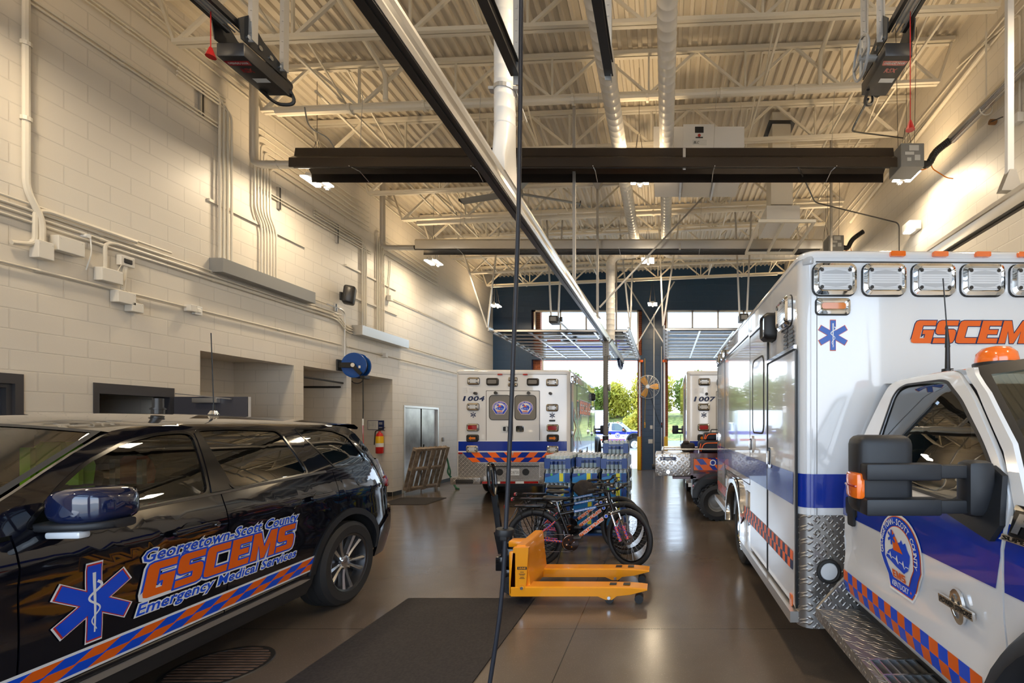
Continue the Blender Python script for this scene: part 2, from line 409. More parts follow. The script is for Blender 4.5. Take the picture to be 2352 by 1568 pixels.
# ---------------------------------------------------------------- the building
XL, XR, YN, YB = -6.44, 4.45, -2.4, 17.0
def roof_z(x, base=7.18): return base+.043*(x-XL)
m = MB(); m.b6(-9.6, XR+.3, YN-.3, YB+.45, -.2, 0); struct('floor', m, 'polished_concrete')
# left wall with its doorways and three recesses, as one notched outline in (y, z)
fl = lambda y, z, d=0: V((XL+d, y, z))
cuts = [(3.55, 4.56, 2.20), (5.12, 5.96, 2.17), (6.3, 7.89, 2.72), (8.10, 9.19, 2.74), (9.33, 10.74, 2.76), (11.2, 12.92, 2.17)]
L = [(YN-.3, 0)]
for a, b, h in cuts: L += [(a, 0), (a, h), (b, h), (b, 0)]
L += [(YB, 0), (YB, 7.6), (YN-.3, 7.6)]
m = MB(); m.plate(L, fl, .22); struct('wall_left', m, 'cream_block', sharp=0)
m = MB()                                           # recess back walls, partitions and soffits
m.b6(-7.68, -7.48, 6.0, 11.0, 0, 2.9)
struct('wall_recess_back', m, 'cream_block', sharp=0)
m = MB()
for y0, y1 in ((6.1, 6.3), (7.89, 8.10), (9.19, 9.33), (10.74, 10.95)): m.b6(-7.48, XL-.22, y0, y1, 0, 2.9)
struct('wall_recess_side', m, 'cream_block_cross', sharp=0)
m = MB(); m.b6(-7.48, XL-.22, 6.2, 10.9, 2.77, 2.9); struct('ceiling_recess', m, 'cream_paint', sharp=0)
m = MB(); m.b6(-9.6, -9.4, 3.2, 6.0, 0, 2.7); struct('wall_gear_room', m, 'cream_block', sharp=0)
m = MB(); m.b6(-9.4, XL-.22, 3.2, 3.3, 0, 2.7); m.b6(-9.4, XL-.22, 5.98, 6.1, 0, 2.7); struct('wall_gear_room_side', m, 'cream_block_cross', sharp=0)
m = MB(); m.b6(-9.4, XL-.22, 3.3, 6.1, 2.6, 2.72); struct('ceiling_gear_room', m, 'cream_paint', sharp=0)
m = MB(); m.plate([(YN-.3, 0), (YB, 0), (YB, 7.8), (YN-.3, 7.8)], lambda y, z, d=0: V((XR-d, y, z)), .22); struct('wall_right', m, 'cream_block', sharp=0)
def hole(x0, x1, z0, z1): return [(x0, z0), (x1, z0), (x1, z1), (x0, z1)]
def gate_wall(name, y, d, mats, xs, ztop, transom=True, notch=4.12):
    L = [(XL-.22, 0)]
    for a, b in xs: L += [(a, 0), (a, notch), (b, notch), (b, 0)]
    L += [(XR+.22, 0), (XR+.22, ztop), (XL-.22, ztop)]
    loops = [L]+([hole(a, b, 4.27, 5.97) for a, b in xs] if transom else [])
    m = MB(); m.plate(loops, lambda x, z, o=0: V((x, y-o, z)), d); return struct(name, m, mats, sharp=0)
gate_wall('wall_back', 17.0, .22, 'blue_block', ((-5.0, -.87), (-.08, 3.98)), 7.7)
gate_wall('wall_back_brick', 17.222, .22, 'red_brick_cross', ((-4.73, -1.05), (.10, 3.80)), 7.9)
gate_wall('wall_front', YN-.3, .3, 'cream_block_cross', ((-4.75, -1.0), (-.42, 3.52)), 7.7)
m = MB()                                            # thin brick returns facing into the door openings
for x, s in ((-4.73, 1), (-1.05, -1), (.10, 1), (3.80, -1)): m.b6(x-.004*s, x+.003*s, 17.222, 17.44, 0, 4.11)
struct('trim_1', m, 'red_brick', sharp=0)
# ribbed metal roof deck (ribs run from the street doors to the yard doors)
prof = []; x = XL-.2; k = 0
while x < XR+.25:
    for dx, dz in ((0, 0), (.045, 0), (.062, .042), (.135, .042)): prof.append((x+dx, roof_z(x+dx)+dz))
    x += .152
m = MB(); m.loft([[V((a, y, b)) for a, b in prof] for y in (YN-.3, 3.0, 8.0, 13.0, YB)], closed=False, caps=False)
m.loft([[V((XL-.3, y, roof_z(XL-.3)+.06)), V((XR+.3, y, roof_z(XR+.3)+.06)), V((XR+.3, y, roof_z(XR+.3)+.2)), V((XL-.3, y, roof_z(XL-.3)+.2))] for y in (YN-.4, YB+.5)])
struct('ceiling', m, 'deck_paint', sharp=20)
m = MB(); m.b6(XL, XL+.012, 13.0, 17, 0, .10); m.b6(XL, XL+.012, 10.75, 11.1, 0, .10); m.b6(XL-1.0, XL, 10.728, 10.738, 0, .10); m.b6(XR-.012, XR, YN, YB, 0, .1)
struct('baseboard_left', m, 'black', sharp=0)
# transom windows over the far doors
for i, (a, b) in enumerate(((-4.93, -1.0), (.03, 3.93))):
    m = MB(); fr = .06
    for z in (4.27, 5.97-fr): m.b6(a, b, 17.06, 17.16, z, z+fr)
    for k in range(5):
        xx = a+(b-a-fr)*k/4; m.b6(xx, xx+fr, 17.06, 17.16, 4.27, 5.97)
    wn = struct('window_%d' % (i+1), m, 'aluminium', sharp=0)
    g = MB(); g.b6(a+.03, b-.03, 17.10, 17.11, 4.30, 5.94); obj('window_glass', g, 'clear_glass', wn, 0)
# yard slab, street and bank outside
m = MB(); m.b6(-30, 30, 17.45, 29.5, -.25, -.02); struct('ground_apron', m, 'concrete_drive')
m = MB(); m.b6(-70, 70, 29.5, 48, -.3, -.03); struct('ground_asphalt', m, 'asphalt')
m = MB()
m.loft([[V((x, 48, -.1)), V((x, 49, .15)), V((x, 53, .8)), V((x, 60, 2.6)), V((x, 66, 3.4)), V((x, 100, 3.6))] for x in [-80+8*i for i in range(21)]], closed=False, caps=False)
struct('ground_bank', m, 'grass', sharp=60)
m = MB(); m.b6(-70, 70, -90, YN-.3, -.25, -.02); struct('ground_street', m, 'concrete_drive')
# raised full-view sectional doors on their tracks
def raised_door(name, label, x0, x1, y0, y1, z, ys, gap, tm='galvanised'):
    t = thing(name, label, 'door', ((x0+x1)/2, (y0+y1)/2, z), 0); hw = (x1-x0)/2; hl = (y1-y0)/2
    f = MB(); n = 9
    for i in range(n+1):
        yy = -hl+(2*hl)*i/n
        f.box(0, yy, 0, 2*hw, .075 if 0 < i < n else .06, .045)
        if i < n: f.box(0, yy+hl/n, 0, 2*hw, .012, .03) if False else None
    for i in range(5): f.box(-hw+2*hw*i/4, 0, 0, .055 if 0 < i < 4 else .09, 2*hl, .043)
    obj('door_frame', f, 'aluminium', t, 0)
    g = MB(); g.box(0, 0, 0, 2*hw-.1, 2*hl-.1, .008); obj('glazing', g, 'clear_glass', t, 0)
    b = MB(); b.box(0, -hl-.004, 0, 2*hw, .02, .08); obj('bottom_seal', b, 'rubber', t, 0)
    for s in (-1, 1):
        k = MB(); xs = s*(hw+.05); ye = ys-(y0+y1)/2
        k.b6(xs-.012, xs+.012, ye, gap-(y0+y1)/2, -.05, .05); k.b6(xs-.03, xs+.03, ye, gap-(y0+y1)/2, .045, .052); k.b6(xs-.03, xs+.03, ye, gap-(y0+y1)/2, -.052, -.045)
        k.b6(xs-.03, xs+.03, gap-(y0+y1)/2-.06, gap-(y0+y1)/2, -z+.1, .05)
        obj('track', k, tm, t, 0)
        h = MB()
        for i in range(n+1):
            yy = -hl+2*hl*i/n; h.box(s*(hw-.06), yy, -.03, .09, .05, .03); h.cyl((s*(hw-.02), yy, -.03), (s*(hw+.06), yy, -.03), .02, n=8)
        obj('roller_hinge', h, 'steel', t, 0)
    return t
far_l = raised_door('overhead_door', 'raised glazed sectional door with aluminium rails behind the ambulance numbered 1004', -4.50, -1.0, 11.95, 16.75, 4.15, 11.7, 16.95)
far_r = raised_door('overhead_door', 'raised glazed sectional door with aluminium rails above the ambulance numbered 1007', .02, 3.55, 11.75, 16.75, 4.15, 11.5, 16.95)
def hanger(name, label, segs, w=.045, m_='galvanised', group=None):
    m = MB()
    for a, b in segs:
        a, b = V(a), V(b); m.bar(a, b, w, .005, up=(0, 1, .01)); m.bar(a+V((w/2, 0, 0)), b+V((w/2, 0, 0)), .005, w, up=(0, 1, .01))
        d = (b-a); n = int(d.length/.075)
        for i in range(1, n):                       # punched holes
            p = a+d*i/n; m.box(p.x, p.y-.004, p.z, .014, .003, .03)
    o = obj(name, m, m_, None, 0); return tag(o, label, 'bracket', group)
# the street doors behind the viewer: only their tracks and hangers reach into the picture
near_l = raised_door('overhead_door', 'raised glazed sectional door over the dark emergency vehicle', -4.68, -1.09, -2.0, 2.35, 4.16, 3.15, YN-.02, 'dark_steel')
near_r = raised_door('overhead_door', 'raised glazed sectional door over the white ambulance cab', -.34, 3.46, -2.0, 2.35, 4.16, 3.15, YN-.02, 'dark_steel')
hanger('track_hanger', 'galvanised slotted angle hanging beside the white vertical exhaust duct', [((-1.03, 3.15, 4.05), (-1.03, 3.15, 7.2))])
hanger('track_hanger', 'galvanised slotted angle hanging between the two long spiral ducts', [((-.395, 3.15, 4.08), (-.395, 3.15, 7.2))])
# slotted-angle hangers of the far door tracks
def vhang(label, x, y, top=7.1, spread=.7, z=4.2):
    hanger('track_hanger', label, [((x, y, z), (x-spread, y, top)), ((x, y, z), (x+spread*.25, y+.25, top))], .04, group='slotted angle hangers of the far door tracks')
vhang('pair of slotted steel angles meeting at the far left door track beside the cream wall', -4.60, 11.75, spread=.95)
vhang('pair of slotted steel angles meeting at the far left door track beside the blue pillar', -.93, 12.05, spread=.3)
vhang('pair of slotted steel angles meeting at the far right door track beside the blue pillar', -.06, 11.6, spread=-.45)
vhang('pair of slotted steel angles meeting above the white box ambulance roof', 3.62, 11.6, spread=.3)
hanger('track_hanger', 'crossed steel angles braced in front of the blue pillar', [((-1.0, 14.9, 4.2), (.3, 15.0, 6.4)), ((.05, 14.9, 4.2), (-1.3, 15.0, 6.4))], .04, group='slotted angle hangers of the far door tracks')
# pillar and jamb hardware
m = MB()
m.cyl((-.42, 16.965, .1), (-.42, 16.965, 5.8), .028); m.cyl((-.14, 16.96, .3), (-.14, 16.96, 4.6), .018)
o = obj('conduit', m, 'galvanised'); tag(o, 'vertical steel conduits running up the blue pillar', 'pipe')
def guard(x, label):
    m = MB(); m.box(x, 16.90, .62, .14, .16, 1.24, .02); o = obj('corner_guard', m, 'bollard_yellow'); tag(o, label, 'bollard', 'yellow corner guards at the far doors'); at_base(o)
guard(-.97, 'yellow corner guard at the left foot of the blue pillar'); guard(.03, 'yellow corner guard at the right foot of the blue pillar')
guard(-4.86, 'yellow corner guard hidden behind the ambulance numbered 1004')
guard(3.88, 'yellow corner guard beyond the white ambulance by the far right wall')
def small_box(name, label, cat, x, y, z, sx, sy, sz, mt, bev=.006, group=None):
    m = MB(); m.box(0, 0, sz/2, sx, sy, sz, bev); o = obj(name, m, mt); o.location = (x, y, z); tag(o, label, cat, group); return o
for x, s in ((-.90, 'left'), (-.02, 'right')):
    small_box('warning_beacon', 'orange warning beacon at the %s top corner of the blue pillar' % s, 'beacon', x, 16.9, 4.0, .16, .06, .09, 'hi_orange')
small_box('switch_plate', 'cream switch plate halfway up the blue pillar', 'switch', -.52, 16.98, 1.52, .10, .03, .14, 'cream_plastic')
small_box('outlet_plate', 'square cream outlet plate low on the blue pillar', 'outlet', -.55, 16.98, .98, .17, .03, .16, 'cream_plastic')
for x, s in ((-.76, 'left'), (-.13, 'right')):
    m = MB(); m.box(0, 0, .12, .05, .05, .2, .008); m.m(1).box(0, -.026, .16, .03, .01, .04); m.m(2).box(0, -.026, .09, .03, .01, .04)
    m.m(0).tube([(0, 0, .22), (.02, 0, 1.2), (0, 0, 2.6)], .008, 6)
    o = obj('door_pendant', m, ['bollard_yellow' if s == 'left' else 'black', 'red', 'black']); o.location = (x, 16.965, 1.55); tag(o, 'push button pendant hanging on the %s side of the blue pillar' % s, 'switch')
# ---------------------------------------------------------------- open-web roof joists
ORD = ['nearest', 'second', 'third', 'fourth', 'fifth', 'sixth', 'seventh', 'eighth', 'ninth', 'tenth', 'eleventh']
JY = [4.5, 5.75, 7.0, 8.25, 9.5, 10.72, 11.95, 13.2, 14.5, 15.8]
def jb(x): return 6.50+.043*(x-XL)
def jt(x): return roof_z(x)-.03
def joist(y, i):
    t = thing('steel_joist', 'cream open-web steel roof joist, %s from the viewer' % ORD[i], 'beam', (0, y, jb(-1)), 0, 'open-web joists carrying the ribbed roof deck')
    def P(x, z, dy=0): return V((x, dy, z-jb(-1)))
    m = MB()
    for s in (-1, 1): m.bar(P(XL+.02, jt(XL)-.02, s*.035), P(XR-.02, jt(XR)-.02, s*.035), .05, .06); 
    obj('top_chord', m, 'joist_paint', t, 0)
    m = MB()
    for s in (-1, 1):
        m.bar(P(XL+.25, jb(XL+.25), s*.03), P(XR-.25, jb(XR-.25), s*.03), .045, .05)
    obj('bottom_chord', m, 'joist_paint', t, 0)
    m = MB(); n = 7; xs = [XL+.25+(XR-XL-.5)*k/(2*n) for k in range(2*n+1)]
    for k in range(2*n):
        a, b = xs[k], xs[k+1]
        if k % 2: m.bar(P(a, jt(a)), P(b, jb(b)), .035, .04)
        else: m.bar(P(a, jb(a)), P(b, jt(b)), .035, .04)
        if k % 2 == 0 and k: m.bar(P(a, jb(a)), P(a, jt(a)), .03, .03, up=(0, 1, 0))
    m.bar(P(XL+.03, jt(XL)), P(XL+.25, jb(XL)), .035, .035); m.bar(P(XR-.03, jt(XR)), P(XR-.25, jb(XR)), .035, .035)
    obj('web', m, 'joist_paint', t, 0)
for i, y in enumerate(JY): joist(y, i)
def pipe(name, label, cat, path, r, mt, fil=0, n=10, group=None, extra=None, parent=None):
    m = MB(); P = fillet(path, fil) if fil else path
    m.tube(P, r, n)
    if extra: extra(m)
    o = obj(name, m, mt, parent)
    if label: tag(o, label, cat, group)
    return o
def clamps(path, r, step=1.6):
    def f(m):
        for a, b in zip(path[:-1], path[1:]):
            a, b = V(a), V(b); n = int((b-a).length/step)
            for k in range(1, n+1):
                p = a.lerp(b, k/(n+1)); d = (b-a).normalized(); m.cyl(p-d*.02, p+d*.02, r*1.45, n=10)
    return f
def spipe(label, x0, x1, y, dz, r):
    pa = [(x0, y, jb(x0)+dz), (x1, y, jb(x1)+dz)]; return pipe('sprinkler_pipe', label, 'pipe', pa, r, 'joist_paint', extra=lambda m: (clamps(pa, r, 1.2)(m), [m.cyl((x, y, jb(x)+dz), (x, y, jb(x)-.05), .006, n=5) for x in (-4.5, -1.9, 1.0, 2.9) if dz < -.15]))
spipe('thick cream sprinkler main hanging under the third roof joist', -5.9, 3.1, 6.91, -.09, .055)
spipe('cream sprinkler pipe with clamps hanging under the sixth roof joist', -5.75, 4.1, 10.55, -.17, .05)
spipe('thin cream sprinkler pipe just above another under the sixth roof joist', -5.75, 4.1, 10.9, -.04, .025)
spipe('cream pipe crossing in front of the blue wall, upper of two', -5.6, 3.6, 14.35, -.05, .045)
spipe('cream pipe crossing in front of the blue wall, lower of two', -5.6, 3.6, 14.6, -.42, .035)
for x, lab in ((-5.3, 'slanting cream sprinkler branch running along the roof near the cream left wall'), (-3.4, 'cream sprinkler branch running along the roof over the raised left door')):
    pipe('sprinkler_branch', lab, 'pipe', [(x, 6.9, jb(x)+.2), (x, 14.4, jb(x)-.05)], .022, 'joist_paint')
pipe('sprinkler_branch', 'cream sprinkler branch running along the roof above the burner boxes', 'pipe', [(3.0, 6.9, jb(3)+.1), (3.0, 14.4, jb(3)-.05)], .022, 'joist_paint')
pipe('sprinkler_drop', 'cream sprinkler drop with clamped coupling left of the black beam', 'pipe', [(-4.1, 5.2, 7.15), (-4.15, 6.75, 6.9), (-4.15, 6.75, 6.5)], .035, 'joist_paint', .1)
pipe('sprinkler_drop', 'cream sprinkler drop with clamped coupling right of the spiral ducts', 'pipe', [(2.35, 5.6, 7.45), (2.35, 6.9, 7.3), (2.35, 6.9, 6.75)], .035, 'joist_paint', .1)
pipe('sprinkler_drop', 'cream sprinkler drop close to the left long spiral duct', 'pipe', [(-.75, 6.85, 7.1), (-.75, 6.85, 6.7)], .035, 'joist_paint')
# bridging lines between joists
for x, s in ((-4.9, 'above the row of lights by the cream left wall'), (-2.3, 'just left of the vertical exhaust duct'), (1.5, 'above the white filter unit'), (3.6, 'above the burner boxes')):
    m = MB(); m.bar((x, 4.5, jb(x)+.03), (x, 15.8, jb(x)+.03), .03, .03)
    for a, b in zip(JY[:-1], JY[1:]): m.bar((x, a, jt(x)-.06), (x, b, jb(x)+.04), .022, .022)
    tag(obj('joist_bridging', m, 'joist_paint', None, 0), 'cream diagonal bridging bars between joists %s' % s, 'beam')
# ---------------------------------------------------------------- high-bay lamps
HB = thing('high_bay_light', '', 'light')
m = MB(); m.box(0, 0, .05, .12, .34, .05, .01); m.box(0, 0, .035, .30, .30, .012); obj('housing', m, 'white_plastic', HB)
for s in (-1, 1):
    m = MB(); m.box(0, 0, 0, .085, .34, .022, .006); b = obj('light_bar', m, 'lamp_glow', HB); b.location = (s*.105, 0, .018)
m = MB(); m.box(0, .22, .03, .085, .06, .05, .012); m.cyl((0, .22, .005), (0, .22, -.012), .03, .02); obj('motion_sensor', m, 'white_plastic', HB)
m = MB()
for sx in (-1, 1):
    for sy in (-1, 1): m.cyl((sx*.10, sy*.12, .05), (sx*.02, 0, .55), .004, n=5)
m.cyl((0, 0, .55), (0, 0, 1.35), .004, n=5); obj('suspension_wire', m, 'dark_steel', HB)
al = bpy.data.lights.new('lamp_light', 'AREA'); al.shape = 'RECTANGLE'; al.size = .30; al.size_y = .34; al.color = LAMP; al.energy = LAMPW
lo = bpy.data.objects.new('lamp_light', al); COL.objects.link(lo); lo.parent = HB; lo.location = (0, 0, -.004)
au = bpy.data.lights.new('added_ceiling_fill', 'AREA'); au.shape = 'RECTANGLE'; au.size = .14; au.size_y = .30; au.color = (1.0, .72, .40); au.energy = LAMPW*.42  # upward fill added to every lamp to brighten the roof deck
lu = bpy.data.objects.new('added_ceiling_fill', au); COL.objects.link(lu); lu.parent = HB; lu.location = (0, 0, .085); lu.rotation_euler = (pi, 0, 0)
first = True
for cx, row in ((-5.60, 'cream left wall'), (-.42, 'middle of the roof between the ducts'), (3.88, 'cream right wall')):
    for i, y in enumerate((-.3, 3.55, 7.32, 11.0, 15.0)):
        lab = 'twin-bar high-bay lamp by the %s, %s' % (row, ('behind the viewer', 'over the parked vehicles', 'first in front of the dark heater', 'second, behind the steel heater', 'last, by the far doors')[i]) if cx != -.42 else 'twin-bar high-bay lamp along the middle of the roof, %s' % ('behind the viewer', 'over the pallet jack', 'by the dark heater', 'behind the steel heater', 'by the blue pillar')[i]
        z = 5.58+.03*(cx-XL)*.3
        o = HB if first else dup(HB, (cx, y, z))
        o.location = (cx, y, z)
        for ch in o.children:
            if ch.name.startswith('suspension'): ch.scale = (1, 1, (roof_z(cx)-.005-z)/1.35)
        tag(o, lab, 'light', 'twin-bar high-bay lamps'); first = False
m = MB(); m.box(0, -.02, 0, .22, .26, .16, .02); m.m(1).box(-.06, -.05, -.086, .12, .16, .02)
wl = obj('wedge_light', m, ['white_plastic', 'lamp_glow']); wl.location = (XR-.13, 8.0, 5.15); tag(wl, 'white wedge wall light high on the cream right wall', 'light')
# ---------------------------------------------------------------- exhaust rails with ducts
def exhaust_rail(label, x, y0, y1, zb, w=.10, h=.166):
    t = thing('exhaust_rail', label, 'rail', (x, y0, zb))
    L = y1-y0
    m = MB()                                        # aluminium channel, right flank profiled
    prof = [(-w/2, 0), (w/2, 0), (w/2+.012, .03), (w/2, .06), (w/2, .10), (w/2+.012, .125), (w/2, h), (-w/2, h), (-w/2, .125), (-w/2-.012, .10), (-w/2, .06)]
    m.loft([[V((a, yy, b)) for a, b in prof] for yy in (0, L)]); obj('rail_body', m, 'aluminium', t, 20)
    m = MB(); m.b6(-w/2+.004, w/2-.004, .01, L-.01, -.012, 0); m.b6(-.012, .012, .01, L-.01, -.02, -.012); obj('rubber_slot', m, 'dark_steel', t, 0)
    m = MB(); m.b6(-w/2-.01, w/2+.01, L, L+.03, -.02, h+.01); obj('end_cap', m, 'navy', t, 0)
    return t
RX, RZ = -1.42, 3.70
r1 = exhaust_rail('long dark aluminium exhaust rail crossing the middle of the roof towards the doors', RX, .2, 15.0, RZ)
m = MB(); m.tube(fillet([(0, 13.6, -.02), (0, 13.9, -.20), (0, 14.4, -.22), (0, 14.75, -.06)], .12), .05, 10); obj('trolley_loop', m, 'navy', r1)
r2 = exhaust_rail('dark aluminium exhaust rail over the white box ambulance by the cream right wall', 3.29, 1.2, 15.0, 3.72)
# vertical duct that feeds the rail
def duct(m, path, r, n=20, seam=.12):
    P = [V(p) for p in path]; out = []; rr = []
    for a, b in zip(P[:-1], P[1:]):
        L = (b-a).length; k = max(1, int(L/seam))
        for i in range(k):
            p = a.lerp(b, i/k); d = (b-a).normalized()
            out += [p, p+d*min(.008, L/k/3), p+d*min(.016, L/k/2)]; rr += [r, r*1.035, r]
    out.append(P[-1]); rr.append(r); m.tube(out, rr, n); return m
t = thing('exhaust_duct', 'white vertical spiral duct dropping onto the dark exhaust rail', 'duct', (RX, 4.03, RZ+.166))
m = MB(); duct(m, [(0, 0, .46), (0, 0, 3.4)], .092); obj('duct_pipe', m, 'white_duct', t, 60)
m = MB(); rings = []
for z, k in ((.46, 0), (.30, .45), (.13, 1), (0.0, 1)):
    rings.append([V((cos(a)*.092*(1-k)+k*max(-.055, min(.055, cos(a)*.09)), sin(a)*.092*(1-k)+k*max(-.16, min(.16, sin(a)*.26)), z)) for a in [2*pi*i/20 for i in range(20)]])
m.loft(rings); obj('transition', m, 'white_duct', t, 50)
m = MB(); m.box(0, -.02, .78, .26, .06, .025); m.cyl((0, 0, .765), (0, 0, .80), .10, n=20); m.bar((.10, -.02, .78), (.19, .02, .52), .02, .004); obj('duct_hanger', m, 'galvanised', t, 0)
def long_duct(label, path, r, fil=.3):
    t = thing('spiral_duct', label, 'duct', path[0]); o = V(path[0]); m = MB()
    duct(m, [V(p)-o for p in fillet(path, fil, 8)], r, 18, .13); obj('duct_pipe', m, 'white_duct', t, 60); return t
long_duct('long cream spiral duct bending down to the far end of the exhaust rail', [(-.73, YN+.2, 6.10), (-.73, 11.8, 6.10), (RX, 11.8, 6.10), (RX, 11.8, RZ+.17)], .115)
long_duct('long cream spiral duct running through the white filter unit and bending right', [(.02, YN+.2, 6.10), (.02, 11.8, 6.10), (3.6, 11.8, 6.10)], .11)
# corrugated exhaust hose with nozzle hanging from the rail
hx, hy = -1.42, 10.9
t = thing('exhaust_hose', 'gray corrugated exhaust hose hanging from the long rail before the open left door', 'hose', (hx, hy, 1.28))
m = MB(); zz = []; rr = []; k = 0
z = 2.5
while z > .12:
    zz.append((.004*sin(z*3)-.02*(2.5-z)*.2, 0, z)); rr.append(.066 if k % 2 else .058); z -= .028; k += 1
m.tube(zz, rr, 14); obj('hose', m, mat('hose_gray', (.17, .165, .16), .6) and 'hose_gray', t, 60)
m = MB(); m.cyl((-.01, 0, .14), (-.01, 0, .02), .075, .07, 14); m.box(-.01, 0, .0, .16, .14, .05, .01); obj('nozzle', m, 'black', t)
m = MB(); m.b6(-.07, .07, -.06, .06, 2.05, 2.36, ); m.bar((-.07, 0, 2.36), (-.16, 0, 2.46), .03, .03); m.bar((.07, 0, 2.36), (.16, 0, 2.46), .03, .03); obj('hose_saddle', m, 'gray_box', t, 0)
m = MB(); m.cyl((.10, .02, 1.30), (.06, .02, 1.30), .085, n=16); obj('balancer', m, 'gray_box', t); m = MB(); m.cyl((.11, .02, 2.02), (.07, .02, 2.02), .06, n=16); obj('pulley', m, 'gray_box', t)
# infrared tube heaters
def heater(label, x0, x1, y, z, h, hood, bx, vent_x, boxlab, ventlab, big):
    t = thing('tube_heater', label, 'heater', ((x0+x1)/2, y, z)); a, b = x0-(x0+x1)/2, x1-(x0+x1)/2
    m = MB(); w = .22
    pr = [(-w, -h/2), (-w*.98, -h*.12), (-w*.55, h*.12), (-w*.45, h/2), (w*.45, h/2), (w*.55, h*.12), (w*.98, -h*.12), (w, -h/2)]
    if hood == 'steel': pr = [(-w*.8, -h/2), (-w*.86, h*.30), (-w*.7, h/2), (-w*.3, h*.5), (w*.3, h*.5), (w*.7, h/2), (w*.86, h*.30), (w*.8, -h/2)]
    pr2 = [(p[0]*.96, p[1]-.008) for p in pr][::-1]
    m.loft([[V((xx, p[0], p[1])) for p in pr+pr2] for xx in (a, b)]); obj('reflector', m, hood, t, 25)
    m = MB(); m.cyl((a-.12, 0, -.02), (b, 0, -.02), .052, n=14)
    for s in (-.12,): m.cyl((a+.1, s, -.02), (b-.1, s, -.02), .0015, n=4)
    obj('radiant_tube', m, 'dark_steel', t)
    for k in range(5):
        m = MB(); xx = a+(b-a)*(k+.5)/5
        m.tube([(xx, -w-.01, -h/2), (xx, -.0, -h*.35), (xx, w+.01, -h/2)], .006, 5); m.cyl((xx, 0, h*.3), (xx+.05, 0, h/2+(.9 if z > 5.58 else 1.0)), .004, n=5); obj('hanger_bracket', m, 'galvanised', t, 0)
    m = MB(); m.box(a+(b-a)*.65, -w*.8, -.04, .04, .02, h*.9); obj('support_clip', m, 'galvanised', t, 0)
    # burner box
    bt = thing('burner_box', boxlab, 'heater', (bx, y, z+.02)); s = big
    m = MB(); m.box(0, 0, 0, .34*s, .36*s, .34*s, .008); obj('casing', m, 'gray_box', bt, 0)
    m = MB(); f = plane((0, -.182*s, 0), (1, 0, 0), (0, 0, 1))
    for r_ in ((-.05, .06, .09, .14), (-.11, .0, .02, .045), (.03, -.08, .11, .0), (-.08, -.09, -.02, -.04)): m.plate([(r_[0], r_[1]), (r_[2], r_[1]), (r_[2], r_[3]), (r_[0], r_[3])], f, .001)
    obj('rating_label', m, mat('label_white', (.62, .62, .60), .5) and 'label_white', bt, 0)
    m = MB()
    for sx in (-.12, .12): m.cyl((sx*s, 0, .17*s), (sx*s*1.3, 0, roof_z(bx)-z), .004, n=5)
    obj('hanger_wire', m, 'dark_steel', bt)
    pa = fillet([(.17*s, -.02, -.03), (.32*s, -.02, -.07), (.40*s, -.04, .12), (.62, -.10, .28)], .1); pa = [V(p) for p in pa]
    m = MB(); q = []; rq = []
    for i in range(len(pa)-1):
        n = max(1, int((pa[i+1]-pa[i]).length/.012))
        for k in range(n): q.append(pa[i].lerp(pa[i+1], k/n)); rq.append((.056 if len(q) % 2 else .048)*s)
    m.tube(q, rq, 12); obj('air_hose', m, 'black', bt, 60)
    m = MB(); m.tube(fillet([(.15*s, 0, -.13), (.30, 0, -.11), (.38, 0, -.02), (.36, -.04, -.12), (.58, -.04, -.26), (.70, 0, -.25)], .08), .008, 6); obj('gas_flex', m, 'lens_amber', bt)
    # vent
    m = MB(); vp = fillet([(a+(x0+x1)/2-.10, y, z-.02), (vent_x, y, z-.02), (vent_x, y, 7.0)], .14); m.tube(vp, .055, 12); m.cyl((vent_x+.35, y, z-.02), (vent_x+.38, y, z-.02), .06); o = obj('vent_pipe', m, 'galvanised'); tag(o, ventlab, 'pipe')
heater('dark radiant tube heater with black reflector hung across the room', -5.45, 3.36, 6.8, 5.60, .34, 'heater_hood', 3.60, -6.15,
       'gray burner box with white labels on the end of the dark heater', 'galvanised vent pipe rising from the dark heater along the cream left wall', 1.0)
heater('steel radiant tube heater with bright reflector further back across the room', -5.35, 3.36, 9.9, 5.56, .21, 'steel', 3.66, -6.15,
       'gray burner box on the end of the bright steel heater', 'galvanised vent pipe rising from the steel heater along the cream left wall', .95)
# filter unit
t = thing('filter_unit', 'white hanging air filter unit with louvred base and warning labels', 'air unit', (.55, 7.84, 5.85))
m = MB(); m.b6(-.74, .73, -.47, .47, 0, .67); obj('casing', m, 'white_duct', t, 0)
m = MB(); m.b6(-.26, .24, -.482, -.47, .02, .70); obj('access_door', m, 'white_duct', t, 0)
m = MB(); f = plane((0, -.484, 0), (1, 0, 0), (0, 0, 1)); m.plate(rrect(-.07, .56, .07, .66, .005), f, .002); m.m(1).plate(rrect(-.11, .36, .12, .45, .005), f, .002); m.m(2).plate(circ(0, .52, .025, 12), f, .002)
m.m(0).plate(rrect(-.06, .475, .06, .495, .003), f, .002); write(m, 'BLC', f, -.09, .385, .04, .08, ((0, 0),), o=.004)
obj('warning_label', m, ['black', 'label_white', 'lens_red'], t, 0)
m = MB(); m.b6(-.25, .24, -.40, .46, -.012, 0); obj('louvre_panel', m, 'cream_plastic', t, 0)
for xx in (-.29, .28):
    m = MB(); m.b6(xx-.015, xx+.015, -.47, .50, -.05, 0)
    for k in range(22): m.b6(xx-.016, xx+.016, -.45+k*.042, -.437+k*.042, -.051, -.049)
    obj('slotted_rail', m, 'galvanised', t, 0)
for xx in (-.7, .69):
    for yy in (-.4, .4): m = MB(); m.cyl((xx, yy, .67), (xx, yy, 1.3), .006, n=5); obj('hanger_rod', m, 'joist_paint', t)
